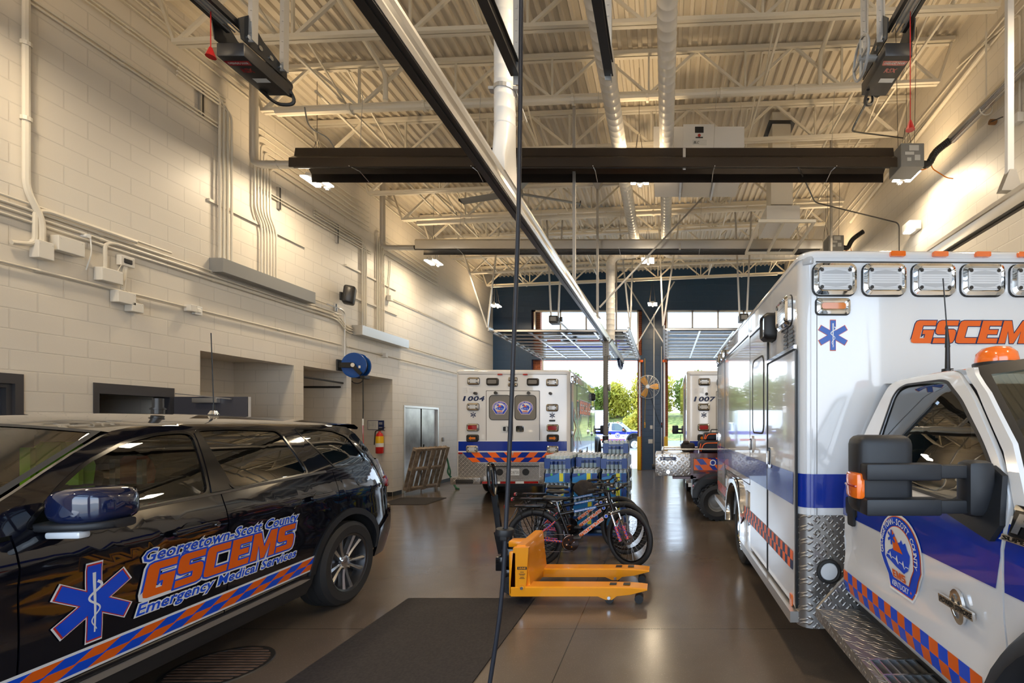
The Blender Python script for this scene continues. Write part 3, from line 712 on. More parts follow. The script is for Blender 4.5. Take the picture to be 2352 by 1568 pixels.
# roof flue with rack
t = thing('flue_stack', 'cream square flue coming through the roof beside the filter unit', 'duct', (2.15, 8.58, 5.75))
m = MB(); m.b6(-.17, .17, -.17, .17, 0, 1.72); m.loft([[V((sx*k, sy*k, z)) for sx, sy in ((-1, -1), (1, -1), (1, 1), (-1, 1))] for z, k in ((.75, .17), (.62, .20), (0, .20))]); obj('flue_duct', m, 'cream_paint', t, 0)
m = MB(); m.b6(-.25, .25, -.25, .25, 1.5, 1.515); obj('roof_opening', m, 'black', t, 0)
m = MB(); m.b6(-.28, .33, -.2, .5, -.34, -.02); obj('fan_box', m, 'white_duct', t, 0)
m = MB()
for xx in (-.45, .0, .55): m.bar((xx, -.35, -.38), (xx, 1.0, -.45), .04, .05)
for yy in (-.35, 1.0): m.bar((-.47, yy, -.38 if yy < 0 else -.45), (.57, yy, -.38 if yy < 0 else -.45), .05, .05)
obj('rack_frame', m, 'joist_paint', t, 0)
# big ceiling fan
t = thing('paddle_fan', 'large gray ceiling fan with five long blades beyond the exhaust rail', 'fan', (-2.87, 8.72, 6.13))
m = MB(); m.cyl((0, 0, -.05), (0, 0, .06), .14, n=20); m.cyl((0, 0, -.10), (0, 0, -.05), .06, .12, 16); obj('hub', m, 'gray_box', t)
for k in range(5):
    a = 2*pi*k/5+.35; m = MB(); d = V((cos(a), sin(a), 0)); n = V((-sin(a), cos(a), 0)); rings = []
    for r, wd in ((.12, .05), (.25, .075), (1.22, .075)): rings.append([d*r+n*(wd*cos(q))+V((0, 0, .022*sin(q)+.3*wd*cos(q))) for q in [2*pi*i/8 for i in range(8)]])
    m.loft(rings); m.m(1).box(0, 0, 0, .02, .16, .05, R=Matrix.Translation(d*1.23) @ Matrix.Rotation(a, 4, 'Z')); obj('blade', m, ['gray_box', 'dark_steel'], t)
m = MB(); m.cyl((0, 0, .06), (0, 0, .62), .03); obj('down_rod', m, 'joist_paint', t)
# slender posts and drop lines hanging through the middle
def post(label, x, y, z0, z1, w=.045, cone=False):
    m = MB(); m.b6(x-w/2, x+w/2, y-w/2, y+w/2, z0, z1)
    if cone: m.loft([[V((x+sx*k, y+sy*k, z)) for sx, sy in ((-1, -1), (1, -1), (1, 1), (-1, 1))] for z, k in ((z1-.17, .03), (z1, .11))])
    tag(obj('hanger_post', m, mat('post_gray', (.36, .34, .31), .45, .3) and 'post_gray', None, 0), label, 'post')
post('gray square hanger post left of the two long ducts, with plain top', -1.40, 7.0, RZ+.15, 6.6)
post('gray hanger post with a triangular top plate behind the dark heater', -1.40, 9.4, RZ+.15, 6.72, .045, True)
post('gray hanger post with a triangular top plate by the raised left door', -1.42, 13.2, RZ+.15, 6.68, .045, True)
for a, b, s in (((-1.35, 9.35, 4.1), (.9, 9.6, 6.6), 'rising right past the spiral ducts'), ((-1.45, 10.15, 4.05), (-3.2, 10.35, 6.6), 'rising left behind the steel heater')):
    m = MB(); m.bar(a, b, .04, .03); tag(obj('sway_brace', m, 'post_gray', None, 0), 'slanting gray sway brace from the exhaust rail %s' % s, 'beam')
# ---------------------------------------------------------------- wheels
def wheel(parent, loc, r, wd, rim, style, face=1, dual=False, name='wheel'):
    """wheel about the x axis; face = +1 when its outside looks along +x"""
    T = Matrix.Scale(face, 4, (1, 0, 0))
    m = MB(); h = wd/2; k = rim
    pr = [(k, -h*.8), (k+.012, -h*.95), ((k+r)/2, -h), (r-.03, -h*.93), (r-.006, -h*.8), (r, -h*.55), (r, -h*.36), (r-.008, -h*.34), (r-.008, -h*.30), (r, -h*.28), (r, -.03), (r-.008, -.026), (r-.008, .0), (r, .004), (r, h*.28), (r-.008, h*.30), (r-.008, h*.34), (r, h*.36), (r, h*.55), (r-.006, h*.8), (r-.03, h*.93), ((k+r)/2+.02, h), ((k+r)/2, h*.985), (k+.012, h*.95), (k, h*.8)]
    m.lathe(pr, T, 40); wt = obj(name, m, 'tyre', parent, 40); wt.location = loc
    m = MB(); m.lathe([(.001, h*.25), (k*.9, h*.25), (k*.95, -h*.5), (k*.95, h*.6), (k, h*.82), (k+.006, h*.92), (k-.012, h*.86), (k-.022, h*.55), (k-.03, h*.25)], T, 40)
    if style == 'alloy':
        obj('rim', m, mat('rim_dark', (.10, .10, .105), .3, .8) and 'rim_dark', wt, 40)
        m = MB()
        for i in range(10):
            a = 2*pi*i/10+(.10 if i % 2 else -.10); c, s = cos(a), sin(a); n = V((0, -s, c)); d = V((0, c, s)); X = V((face, 0, 0))
            rings = []
            for q, wq, xq in ((.045, .030, h*.62), (k*.5, .024, h*.66), (k*.96, .046, h*.84)):
                rings.append([d*q-n*wq/2*1.15+X*(xq-.05), d*q-n*wq/2+X*(xq-.012), d*q+X*xq, d*q+n*wq/2+X*(xq-.012), d*q+n*wq/2*1.15+X*(xq-.05)])
            m.loft(rings)
        m.lathe([(.001, h*.70), (.035, h*.69), (.06, h*.60), (.06, h*.4)], T, 24)
        obj('spokes', m, mat('alloy', (.50, .50, .52), .22, .9) and 'alloy', wt, 30)
        m = MB()
        for i in range(5):
            a = 2*pi*i/5+.2; m.cyl((face*h*.55, cos(a)*.062, sin(a)*.062), (face*h*.72, cos(a)*.062, sin(a)*.062), .011, n=6)
        obj('lug_nut', m, 'chrome', wt, 20)
    else:
        obj('rim', m, 'chrome' if style == 'truck' else 'gray_box', wt, 40)
        m = MB(); m.lathe([(.001, h*1.0), (.07, h*.98), (.085, h*.7), (.12, h*.25)] if style == 'truck' else [(.001, h*.5), (.06, h*.5), (.09, h*.25)], T, 20)
        for i in range(8): a = 2*pi*i/8; m.cyl((face*h*.25, cos(a)*.15*k/.25, sin(a)*.15*k/.25), (face*h*.5, cos(a)*.15*k/.25, sin(a)*.15*k/.25), .014, n=6)
        obj('hub', m, 'chrome' if style == 'truck' else 'dark_steel', wt, 30)
    return wt
# ---------------------------------------------------------------- dark emergency SUV
SUV = thing('suv', 'glossy black emergency SUV with blue star and orange GSCEMS lettering', 'car', (-3.96, 4.30, 0), .041)
PL = [(.955, -.2), (.955, .30), (.945, .52), (.915, .70), (.85, .83), (.74, .91), (.55, .965), (.3, .99), (0, 1.0)]
PF = [(.955, -.2), (.955, -3.30), (.94, -3.52), (.90, -3.72), (.80, -3.90), (.60, -4.02), (.3, -4.09), (0, -4.11)]
def run(P):
    t = [0]
    for a, b in zip(P[:-1], P[1:]): t.append(t[-1]+hypot(b[0]-a[0], b[1]-a[1]))
    return [(t[i], p[0]) for i, p in enumerate(P)], [(t[i], p[1]) for i, p in enumerate(P)], t[-1]
RX_, RY_, RT = run(PL); FX_, FY_, FT = run(PF)
SMAX, SMIN = -.2+RT, -.2-FT
def plan(s):
    if s >= -.2: f = lambda u: (lerp(RX_, u), lerp(RY_, u)); u = s+.2; sg = 1
    else: f = lambda u: (lerp(FX_, u), lerp(FY_, u)); u = -.2-s; sg = -1
    x, y = f(u); a, b = f(max(0, u-.01)), f(u+.01); dx, dy = (b[0]-a[0])*sg, (b[1]-a[1])*sg; l = hypot(dx, dy) or 1
    return x, y, dy/l, -dx/l
INS = [(.26, .07), (.34, .035), (.44, .022), (.56, .004), (.75, -.004), (.95, 0), (1.035, -.010), (1.08, -.006), (1.14, .012), (1.27, .055), (1.40, .105), (1.53, .165), (1.64, .228), (1.70, .285), (1.745, .40)]
INR = [(.26, .16), (.42, .05), (.55, .0), (.72, .0), (.80, .03), (.95, .055), (1.1, .07), (1.25, .11), (1.4, .19), (1.55, .29), (1.66, .37), (1.75, .44)]
INF = [(.26, .14), (.42, .02), (.6, 0), (.85, .03), (1.0, .12), (1.12, .3), (1.3, .6)]
def side(s, z, d=0, sg=1):
    x, y, nx, ny = plan(s); i = lerp(INS, z); j = lerp(INR if s > -1.5 else INF, z)
    if s > -1.5: y -= j*max(0, min(1, (s+.15)/.6))*(.35+.65*abs(ny)) if s > -.15 else 0; 
    else: y += j*ny*ny
    return V((sg*(x-i*(abs(nx) if s < .3 else max(.25, abs(nx)))+d*nx), y+d*ny, z))
def S(sg): return lambda s, z, d=0: side(s, z, d, sg)
def arc(cx, cz, r, a0, a1, n=14): return [(cx+r*cos(math.radians(a0+(a1-a0)*i/n)), cz+r*sin(math.radians(a0+(a1-a0)*i/n))) for i in range(n+1)]
belt = lambda y: 1.20+.03*(y+2.3)+.002*(y+2.3)**2
AX = -3.04
def arch(cx, r, z0, flip=False):                    # wheel-arch cut, left to right at height z0
    a = math.degrees(math.asin((z0-.40)/r)); return arc(cx, .40, r, 180-a, a, 16)
def bl(a, b, n=8): return [(a+(b-a)*i/n, belt(a+(b-a)*i/n)) for i in range(n+1)]
Z0 = .42
W1 = W2 = W3 = None
panels = {}
panels['front_fender'] = [(SMIN+.02, .62), (-3.62, .62)]+[p for p in arch(AX, .455, Z0) if p[0] > AX-.4][0:]+[(-2.30, Z0), (-2.30, belt(-2.3)-.02), (-2.7, 1.12), (-3.3, 1.06), (-3.75, .99), (SMIN+.02, .90)]
panels['front_door'] = [(-2.292, Z0), (-1.276, Z0)]+bl(-1.276, -2.292)
panels['rear_door'] = [(-1.268, Z0), (-.468, Z0)]+[p for p in arch(0, .468, Z0) if p[0] < -.19 and p[1] > Z0+.005]+[(-.165, .86), (-.165, belt(-.165))]+bl(-.165, -1.268)
ar = [p for p in arch(0, .468, Z0) if p[0] > -.15]
panels['quarter_panel'] = [(-.158, .845)]+ar+[(.46, Z0), (.62, Z0), (SMAX, Z0), (SMAX, 1.34), (.62, 1.32)]+bl(.45, -.158)
for sg in (1, -1):
    for nm, L in panels.items():
        m = MB(); m.plate(L, S(sg), .012, .08); obj(nm, m, 'suv_paint', SUV, 40)
# greenhouse frames with real window openings, and panes
W1 = [(-2.23, 1.222), (-1.36, 1.252), (-1.285, 1.638), (-1.40, 1.640), (-1.51, 1.63), (-1.69, 1.592), (-1.92, 1.49), (-2.06, 1.39), (-2.19, 1.265)]
W2 = [(-1.175, 1.258), (-.47, 1.290), (-.475, 1.34), (-.565, 1.645), (-1.0, 1.662), (-1.20, 1.655), (-1.235, 1.645)]
W3 = [(-.11, 1.305), (.05, 1.308), (.40, 1.325), (.415, 1.36), (.33, 1.575), (.15, 1.632), (-.15, 1.655), (-.36, 1.655), (-.33, 1.60)]
top = [(x, 1.70+.0*x) for x in (.50, .2, -.2, -.6, -1.0, -1.35, -1.60)]
W1, W2, W3 = rnd(W1, .05), rnd(W2, .05), rnd(W3, .05)
G = [(-2.60, 1.165)]+bl(-2.43, .45, 14)[0:]+[(.62, 1.325), (.60, 1.45), (.56, 1.60)]+[(p[0], z) for p, z in zip(top, (1.672, 1.69, 1.70, 1.705, 1.705, 1.70, 1.685))]+[(-1.72, 1.662), (-1.785, 1.632), (-1.95, 1.55), (-2.1, 1.465), (-2.24, 1.38), (-2.45, 1.26)]
for sg in (1, -1):
    m = MB(); m.plate([G, W1, W2, W3], S(sg), .02, .1); obj('pillar_frame', m, 'gloss_black' if False else 'suv_paint', SUV, 40)
    for k, (w_, gm) in enumerate(((W1, 'cabin_glass'), (W2, 'privacy_glass'), (W3, 'privacy_glass'))):
        m = MB(); m.plate(offset(w_, .006), S(sg), 0, .06, -.006); obj('side_window', m, gm, SUV, 60)
        m = MB(); m.plate([offset(w_, .016), w_], S(sg), .006, .2, .004); obj('window_seal', m, 'gloss_black', SUV, 40)
    m = MB(); m.plate([(-2.2, belt(-2.2)-.002), (-.25, belt(-.25)-.002), (-.25, belt(-.25)+.016), (-2.2, belt(-2.2)+.010)], S(sg), .008, .1, .007); obj('belt_trim', m, 'dark_steel', SUV, 40)
    m = MB(); m.plate([(-1.262, 1.252), (-1.335, 1.25), (-1.262, 1.64), (-1.235, 1.65), (-1.225, 1.65), (-1.195, 1.255)], S(sg), .006, .1, .006); obj('pillar_cover', m, 'gloss_black', SUV, 40)
# roof, windshield, hood, tail
def roofpt(y, t):
    e = side(min(y, .52), 1.70 if y > -1.2 else lerp([(-1.80, 1.645), (-1.6, 1.688), (-1.2, 1.705)], y)); ex = e.x+.002; ez = e.z-.004
    c = lerp([(-1.75, .050), (-1.4, .075), (-.6, .088), (.3, .06), (.6, .04)], y)
    yy = y-.10*(1-t*t) if y < -1.5 else y+(.06*(1-t*t) if y > .4 else 0)
    return V((ex*t, yy, ez+c*(1-t*t)**.9))
m = MB(); ys = [-1.74, -1.6, -1.5, -1.3, -1.0, -.7, -.4, -.1, .2, .4, .53]
m.loft([[roofpt(y, t) for t in [-1, -.97, -.9, -.75, -.5, -.25, 0, .25, .5, .75, .9, .97, 1]] for y in ys], closed=False)
m.loft([[roofpt(.53, t)+V((0, o, z)) for t in [-1, -.8, -.4, 0, .4, .8, 1]] for o, z in ((0, 0), (.06, -.03), (.05, -.05), (.0, -.05))], closed=False); obj('roof', m, 'suv_paint', SUV, 40)
def wsp(t, v):                                      # windshield: t across -1..1, v up 0..1
    a, b = side(-2.58, 1.185), side(-1.755, 1.655); e = a.lerp(b, v); e.x -= .035
    return V((e.x*t, e.y-(.22-.10*v)*(1-t*t), e.z+(.02+.03*v)*(1-t*t)))
tt = [-1+.125*i for i in range(17)]
m = MB(); m.loft([[wsp(t, v) for t in tt] for v in (0, .2, .4, .6, .8, 1)], closed=False); obj('windshield', m, 'screen_glass', SUV, 60)
m = MB()
for v0, v1 in ((.985, 1.01), (-.03, .01)): m.loft([[wsp(t, v)+V((0, -.003, .003)) for t in tt] for v in (v0, v1)], closed=False)
for a_, b_ in ((-1.01, -.97), (.97, 1.01)): m.loft([[wsp(t, v)+V((0, -.003, .003)) for t in (a_, b_)] for v in (-.03, .2, .4, .6, .8, 1.01)], closed=False)
obj('windshield_trim', m, 'rubber', SUV, 60)
def hoodpt(y, t):
    e = side(y, lerp([(-4.08, .89), (-3.75, .985), (-3.3, 1.055), (-2.7, 1.115), (-2.5, 1.15)], y)); return V((e.x*t, e.y-(.14*(1-t*t) if y < -3.6 else .2*(1-t*t) if y > -2.5 else .05*(1-t*t)), e.z+.05*(1-t**4)))
m = MB(); m.loft([[hoodpt(y, t) for t in tt] for y in (SMIN+.02 if False else -4.05, -3.9, -3.6, -3.2, -2.8, -2.55)], closed=False); obj('hood', m, 'suv_paint', SUV, 40)
m = MB(); m.loft([[V((x, -4.0-.09*(1-(x/.8)**2), z)) for x in (-.8, -.5, 0, .5, .8)] for z in (.36, .6, .88)], closed=False); obj('grille', m, 'gloss_black', SUV, 40)
m = MB(); m.loft([[V((side(.56, z, 0, 1).x*t*.93, side(.60, z).y+(.10 if z < 1.5 else .05)*(1-t*t)+.05*(1.6-z), z)) for t in tt] for z in (1.33, 1.42, 1.52, 1.63)], closed=False); obj('rear_window', m, 'privacy_glass', SUV, 60)
for sg in (1, -1):
    m = MB(); m.plate(rrect(.66, 1.02, 1.1, 1.14, .03), S(sg), .03, .06, .014); obj('tail_lamp', m, 'lens_red', SUV, 40)
    m = MB(); m.plate([(.47, .32), (SMAX, .32), (SMAX, .80), (.80, .80), (.47, .60)], S(sg), .03, .08, .022); obj('rear_bumper', m, 'suv_paint', SUV, 40)
    m = MB(); m.plate([(SMIN, .30), (-3.62, .30), (-3.53, .60), (SMIN, .86)], S(sg), .03, .08, .018); obj('front_bumper', m, 'suv_paint', SUV, 40)
    m = MB(); m.plate([(-2.58, .27), (-.50, .27), (-.46, Z0), (-2.55, Z0)], S(sg), .05, .12, .018); obj('sill_cladding', m, mat('cladding', (.012, .013, .016), .5) and 'cladding', SUV, 40)
    m = MB(); m.plate([(-2.52, .375), (-.62, .392), (-.52, .402), (-.62, .424), (-2.52, .410)], S(sg), .012, .12, .034); obj('sill_trim', m, 'aluminium', SUV, 40)
    for cx in (0, AX):
        m = MB(); o_ = arc(cx, .40, .50, 178, 2, 20); i_ = arc(cx, .40, .44, 178, 2, 20); m.plate(o_+i_[::-1], S(sg), .04, .08, .016); obj('wheel_arch_trim', m, 'cladding', SUV, 40)
        m = MB(); m.loft([[V((sg*x, cx+.455*cos(a), .40+.455*sin(a))) for a in [pi*i/14 for i in range(15)]] for x in (.60, .93)], closed=False); obj('arch_liner', m, 'rubber', SUV, 40)
    for a_, b_, z_ in ((-1.66, -1.38, 1.03), (-.55, -.27, 1.055)): m = MB(); m.plate(rrect(a_, z_, b_, z_+.045, .02), S(sg), .02, .05, .045); obj('door_handle', m, 'suv_paint', SUV, 40)
    m = MB(); m.plate(circ(-1.40, 1.053, .016, 12), S(sg), .004, None, .05); obj('lock', m, 'chrome', SUV, 40)
    m = MB(); m.plate(circ(-1.52, 1.045, .07, 20, .05), S(sg), 0, .03, .002); m.plate(circ(-.41, 1.07, .07, 20, .05), S(sg), 0, .03, .002); obj('handle_recess', m, 'black', SUV, 40)
    # mirror
    m = MB(); y0 = -2.12; rings = []
    for k, (x, sy, sz, dy) in enumerate(((.93, .035, .055, -.03), (.965, .085, .085, .0), (1.02, .105, .098, .01), (1.10, .11, .098, .02), (1.155, .095, .085, .035), (1.185, .05, .05, .045))):
        rings.append([V((sg*x, y0+dy+sy*q[0], 1.305+sz*.9*q[1])) for q in rrect(-1, -1, 1, 1, .55, 4)])
    m.loft(rings); obj('mirror', m, 'mirror_blue', SUV, 50)
    m = MB(); rings = []
    for x, sy, dy in ((.90, .05, -.05), (1.0, .10, .0), (1.12, .105, .02), (1.18, .05, .04)): rings.append([V((sg*x, y0+dy+sy*q[0], 1.212+.022*q[1])) for q in rrect(-1, -1, 1, 1, .5, 3)])
    m.loft(rings); obj('mirror_base', m, 'cladding', SUV, 50)
    m = MB(); m.box(sg*1.03, y0-.06, 1.175, .16, .05, .035, .012); obj('mirror_strobe', m, 'lens_white', SUV, 40)
m = MB(); m.plate(rrect(.12, 1.10, .30, 1.27, .04), S(1), .004, .05, .003); obj('fuel_door', m, 'suv_paint', SUV, 40)
m = MB(); m.b6(-.70, .70, -3.9, .78, .26, .50); m.b6(-.85, .85, -2.45, -.55, .26, .60); m.b6(-.60, .60, -3.8, -2.5, .5, .95); obj('underbody', m, 'black', SUV, 0)
for sg in (1, -1):
    for cy in (0, AX): wheel(SUV, (sg*.835, cy, .388), .388, .265, .262, 'alloy', sg)
# cabin
m = MB(); m.b6(-.82, .82, -2.35, .75, .55, .62)
obj('cabin_floor', m, 'black', SUV, 0)
m = MB(); m.loft([[V((x, y, z)) for y, z in ((-2.45, 1.10), (-2.1, 1.17), (-1.85, 1.12), (-1.8, .9), (-2.4, .8))] for x in (-.82, .82)]); obj('dashboard', m, 'cladding', SUV, 30)
for x in (-.40, .40):
    for y, hm in ((-1.15, 1), (-.25, 1)):
        m = MB(); m.box(x, y-.22, .80, .50, .52, .2, .06); m.box(x, y+.08, 1.10, .48, .14, .58, .06, R=Matrix.Rotation(-.2, 4, 'X')); m.box(x, y+.17, 1.46, .26, .10, .18, .04); obj('seat', m, mat('seat_cloth', (.045, .045, .05), .8) and 'seat_cloth', SUV, 40)
m = MB(); rr_ = [V((.40+.18*cos(a), -1.72+.06*sin(a), 1.12+.17*sin(a))) for a in [2*pi*i/24 for i in range(25)]]; m.tube(rr_, .014, 6); m.bar((.40, -1.66, 1.12), (.4, -1.9, 1.05), .05, .05); obj('steering_wheel', m, 'black', SUV, 40)
m = MB(); m.loft([[V((x*.62, y, 1.675+.035*(1-x*x))) for x in (-1, -.5, 0, .5, 1)] for y in (-1.5, -.6, .4)], closed=False); obj('headliner', m, mat('headliner', (.42, .38, .32), .9) and 'headliner', SUV, 40)
# roof antennas and light
m = MB(); m.cyl((0, 0, 0), (0, 0, .045), .035, n=16); m.cyl((0, 0, .045), (0, 0, .11), .03, n=16); m.cyl((0, 0, .03), (0, 0, .04), .042, n=16); o = obj('roof_antenna', m, 'dark_steel', SUV); o.location = (.28, -1.05, 1.775)
m = MB(); m.cyl((0, 0, 0), (0, 0, .03), .035, .02, 14); o = obj('antenna_mount', m, 'chrome', SUV); o.location = (.27, -.62, 1.78)
m = MB(); m.cyl((0, 0, .03), (0, 0, .08), .008, n=8); m.cyl((0, 0, .08), (-.02, 0, .66), .0035, n=6); o = obj('whip_antenna', m, 'black', SUV); o.location = (.27, -.62, 1.78)
# graphics on the doors
def rings_layer(m, L, f, cols, step): 
    for i, (c, ex) in enumerate(cols): m.m(c).plate(offset(L, ex) if ex else L, f, 0, step, .004+i*.0013)
GM = ['decal_white', 'emblem_blue', 'orange', 'decal_red']
f1 = lambda s, z, d=0: side(s, z, d+.001, 1)
m = MB(); star_of_life(m, lambda s, z, d=0: f1(-2.02+(s+2.02)*.87, z, d), -2.02, .795, .187, (0, 3, 1, 0), .06, .004); obj('star_emblem', m, GM, SUV, 60)
m = MB(); write(m, 'Georgetown-Scott County', f1, -1.80, .922, .068, 1.13, ((0, .0065), (1, 0)), .02, .28, o=.0055)
write(m, 'Emergency Medical Services', f1, -1.83, .640, .060, 1.14, ((0, .0065), (1, 0)), .02, .28, o=.0055)
block_write(m, 'GSCEMS', f1, -1.81, .722, .185, 1.08, ((0, .020), (1, .010), (2, 0)), .25, .08, o=.0055); obj('door_lettering', m, GM, SUV, 0)
f2 = lambda s, z, d=0: side(s, z+.018*(s+1.4)*0+.005*(s+1.4), d, 1)
m = MB(); m.m(0).plate([(-2.60, .452), (-.44, .452), (-.40, .578), (-2.60, .578)], f2, 0, .1, .003)
k = 0; sx = -2.62; dx = .118; zs = (.466, .515, .564); sh = .075
while sx+k*dx < -.40:
    for r_ in (0, 1):
        x0 = sx+k*dx+r_*.06; q_ = [(x0, zs[r_]), (x0+dx, zs[r_]), (x0+dx+sh, zs[r_+1]), (x0+sh, zs[r_+1])]
        q_ = [(max(-2.59, min(-.42, a)), b) for a, b in q_]
        if q_[1][0]-q_[0][0] > .004: m.m(2 if (k+r_) % 2 else 1).plate(q_, f2, 0, .1, .0045)
    k += 1
obj('checker_stripe', m, GM, SUV, 0)
# vests hung inside the cabin
def vest(name, label, sc, loc, rz, cols):
    m = MB(); m.loft([[V((x*wx, .05+.02*sin(x*7+z*5), z)) for x in (-1, -.5, 0, .5, 1)] for z, wx in ((0, .20), (.15, .21), (.28, .17), (.34, .12))], closed=False)
    m.m(1).b6(-.17, -.11, .0, .03, .0, .30); m.b6(.11, .17, .0, .03, .0, .30)
    o = obj(name, m, cols); o.location = loc; o.rotation_euler = (0, 0, rz); o.scale = (sc, 1, sc); tag(o, label, 'vest')
mat('vest_lime', (.30, .62, .01), .7); mat('vest_red', (.62, .05, .015), .7); mat('vest_silver', (.5, .5, .5), .4)
vest('safety_vest', 'lime safety vest behind the windshield of the black SUV', .75, (-3.60, 2.66, 1.34), .3, ['vest_lime', 'vest_lime'])
vest('safety_vest', 'red and silver safety vest inside the front side window of the black SUV', .55, (-3.58, 3.02, 1.30), .15, ['vest_red', 'vest_silver'])
# ---------------------------------------------------------------- ambulances (box front at y = 0, rear at y = BL, kerb side at -x)
BL, BW, BT, BB = 4.29, 1.22, 2.876, .33
AM = ['decal_white', 'stripe_blue', 'hi_orange', 'navy', 'orange']
fS = lambda y, z, d=0: V((-BW-d, y, z))
fD = lambda y, z, d=0: V((BW+d, y, z))
fF = lambda x, z, d=0: V((x, -d, z))
fR = lambda X, z, d=0: V((-X, BL+d, z))
def warn_light(P, f, x, z, w, h, lens, deep=.035, name='warning_light', bez='chrome', lk=None):
    m = MB(); r = min(w, h)*.22
    A, B = rrect(x-w/2, z-h/2, x+w/2, z+h/2, r), rrect(x-w/2+.02, z-h/2+.02, x+w/2-.02, z+h/2-.02, r*.8); n = len(A)
    C = rrect(x-w/2+.032, z-h/2+.032, x+w/2-.032, z+h/2-.032, r*.7)
    m.m(1).loft([[f(*p, 0) for p in offset(A, .006)], [f(*p, .006) for p in offset(A, .006)], [f(*p, .006) for p in A]], caps=False)
    m.m(0).loft([[f(*p, .004) for p in A], [f(*p, deep*.7) for p in A], [f(*p, deep) for p in B], [f(*p, deep*.8) for p in C]], caps=False)
    o = obj(name, m, [bez, 'black'], P, 40)
    m = MB(); m.plate(C, f, .004, None, deep*.86)
    k = [lens]
    if h > .1 and lens == 'lens_white':
        for i in range(9): zz = z-h/2+.042+(h-.084)*i/8; m.m(1).plate([(x-w/2+.05, zz-.002), (x+w/2-.05, zz-.002), (x+w/2-.05, zz+.002), (x-w/2+.05, zz+.002)], f, 0, None, deep*.88)
        for s in (-1, 1):
            m.m(2).plate([(x+p[0]*w*.30, z+s*(h*.16)+s*p[1]*h*.13) for p in ((-1, 0), (1, 0), (.7, .6), (0, .9), (-.7, .6))], f, 0, None, deep*.90)
        for sx in (-1, 1):
            for sz in (-1, 1): m.m(3).plate(circ(x+sx*(w/2-.05), z+sz*(h/2-.048), .012, 10), f, .004, None, deep*.98)
        k = [lens, 'lens_mid', 'lens_mid', 'dark_steel']
    elif lens == 'lens_white':
        for i in range(5): m.m(1).plate([(x-w/2+.05, z+h*(i-2)*.11-.002), (x+w/2-.05, z+h*(i-2)*.11-.002), (x+w/2-.05, z+h*(i-2)*.11+.003), (x-w/2+.05, z+h*(i-2)*.11+.003)], f, 0, None, deep*.88)
        k = [lens, 'lens_gray']
    if lk == 'arrow':
        sg = 1 if x > 0 else -1
        m.m(1).plate([(x+sg*.075, z), (x+sg*.03, z+.045), (x+sg*.03, z+.022), (x-sg*.07, z+.022), (x-sg*.07, z-.022), (x+sg*.03, z-.022), (x+sg*.03, z-.045)], f, .002, None, deep*.90); k = ['black', 'lens_amber']
    obj('lens', m, k, o, 40); return o
mat('lens_mid', (.55, .57, .60), .15, coat=1)
def emblem(P, f, cx, cz, W, H, step=.05, o=.003, name='door_emblem'):
    """dome-topped patch with ring lettering, county map, flag and EMS"""
    def shp(k, dz=0): 
        L = [(cx+W/2*k*cos(a), cz+dz+H*.04+W/2*k*sin(a)*(H*.46/(W/2))) for a in [pi*i/20 for i in range(21)]]
        return L+[(cx-W/2*k, cz-H*.10), (cx-W*.27*k, cz-H*.5*k), (cx+W*.27*k, cz-H*.5*k), (cx+W/2*k, cz-H*.10)]
    m = MB(); M_ = ['decal_white', 'orange', 'emblem_blue']
    for i, (k, c) in enumerate(((1.06, 0), (1.0, 1), (.975, 2), (.72, 1), (.70, 0))): m.m(c).plate(shp(k), f, 0, step, o+i*.0018)
    q = o+.0105; u = lambda x, z: (cx+x*W, cz+z*H)
    m.m(2).plate([u(*p) for p in ((-.31, -.10), (-.22, -.12), (-.05, -.17), (.14, -.21), (.24, -.14), (.29, -.02), (.30, .06), (.24, .12), (.20, .20), (.14, .17), (.10, .22), (.07, .18), (.02, .16), (-.06, .10), (-.14, .04), (-.22, .01), (-.28, -.05))], f, 0, step, q)
    m.m(1).plate([u(-.13, .31), u(.14, .04), (u(-.10, .04))], f, 0, step, q+.001); m.m(2).plate(star_loop(*u(-.14, .20), W*.10, .36), f, 0, step, q+.002)
    m.m(0).plate(ribbon([u(*p) for p in ((-.30, -.05), (-.20, -.05), (-.18, .0), (-.15, -.09), (-.12, -.06), (-.04, -.07), (-.01, -.01), (.02, -.12), (.05, -.08), (.12, -.09), (.14, -.04), (.17, -.14), (.20, -.10), (.27, -.10))], W*.012), f, 0, step, q+.002)
    block_write(m, 'EMS', f, cx-W*.17, cz-H*.335, H*.105, W*.32, ((1, 0),), .08, None, .12, q+.001)
    write(m, 'KENTUCKY', f, *u(0, -.452), H*.068, W*.40, ((0, 0),), .012, 0, 'C', o=q)
    s = 'GEORGETOWN-SCOTT COUNTY'; n = len(s)
    for i, c in enumerate(s):
        if c == ' ': continue
        a = math.radians(196-212*(i+.5)/n); vs, fs = text2d(c, .02, 0); k = H*.078/.69; x0 = sum(p[0] for p in vs)/len(vs)
        bx, bz = cx+W*.425*cos(a), cz+H*.04+H*.392*sin(a); tx, tz = sin(a), -cos(a)
        m.m(0).raw([f(bx+(p[0]-x0)*k*tx*.85+(p[1]-.35)*k*cos(a), bz+(p[0]-x0)*k*tz*.85+(p[1]-.35)*k*sin(a), q) for p in vs], fs)
    return obj(name, m, M_, P, 0)
def band(m, z0, z1, off, y1=BL, xs=-BW, back=False):     # strip round the front (or rear) of the box between the side planes
    r = .095; pts = []
    for a in range(0, 91, 15): t = math.radians(a); pts.append((-BW+r-(r+off)*cos(t), r-(r+off)*sin(t)))
    pts = [(-BW-off, .12)]+pts; pts = pts+[(-x, y) for x, y in pts[::-1]]
    if back: pts = [(x, BL-y) for x, y in pts]
    m.loft([[V((x, y, z)) for x, y in pts] for z in (z0, z1)], closed=False)
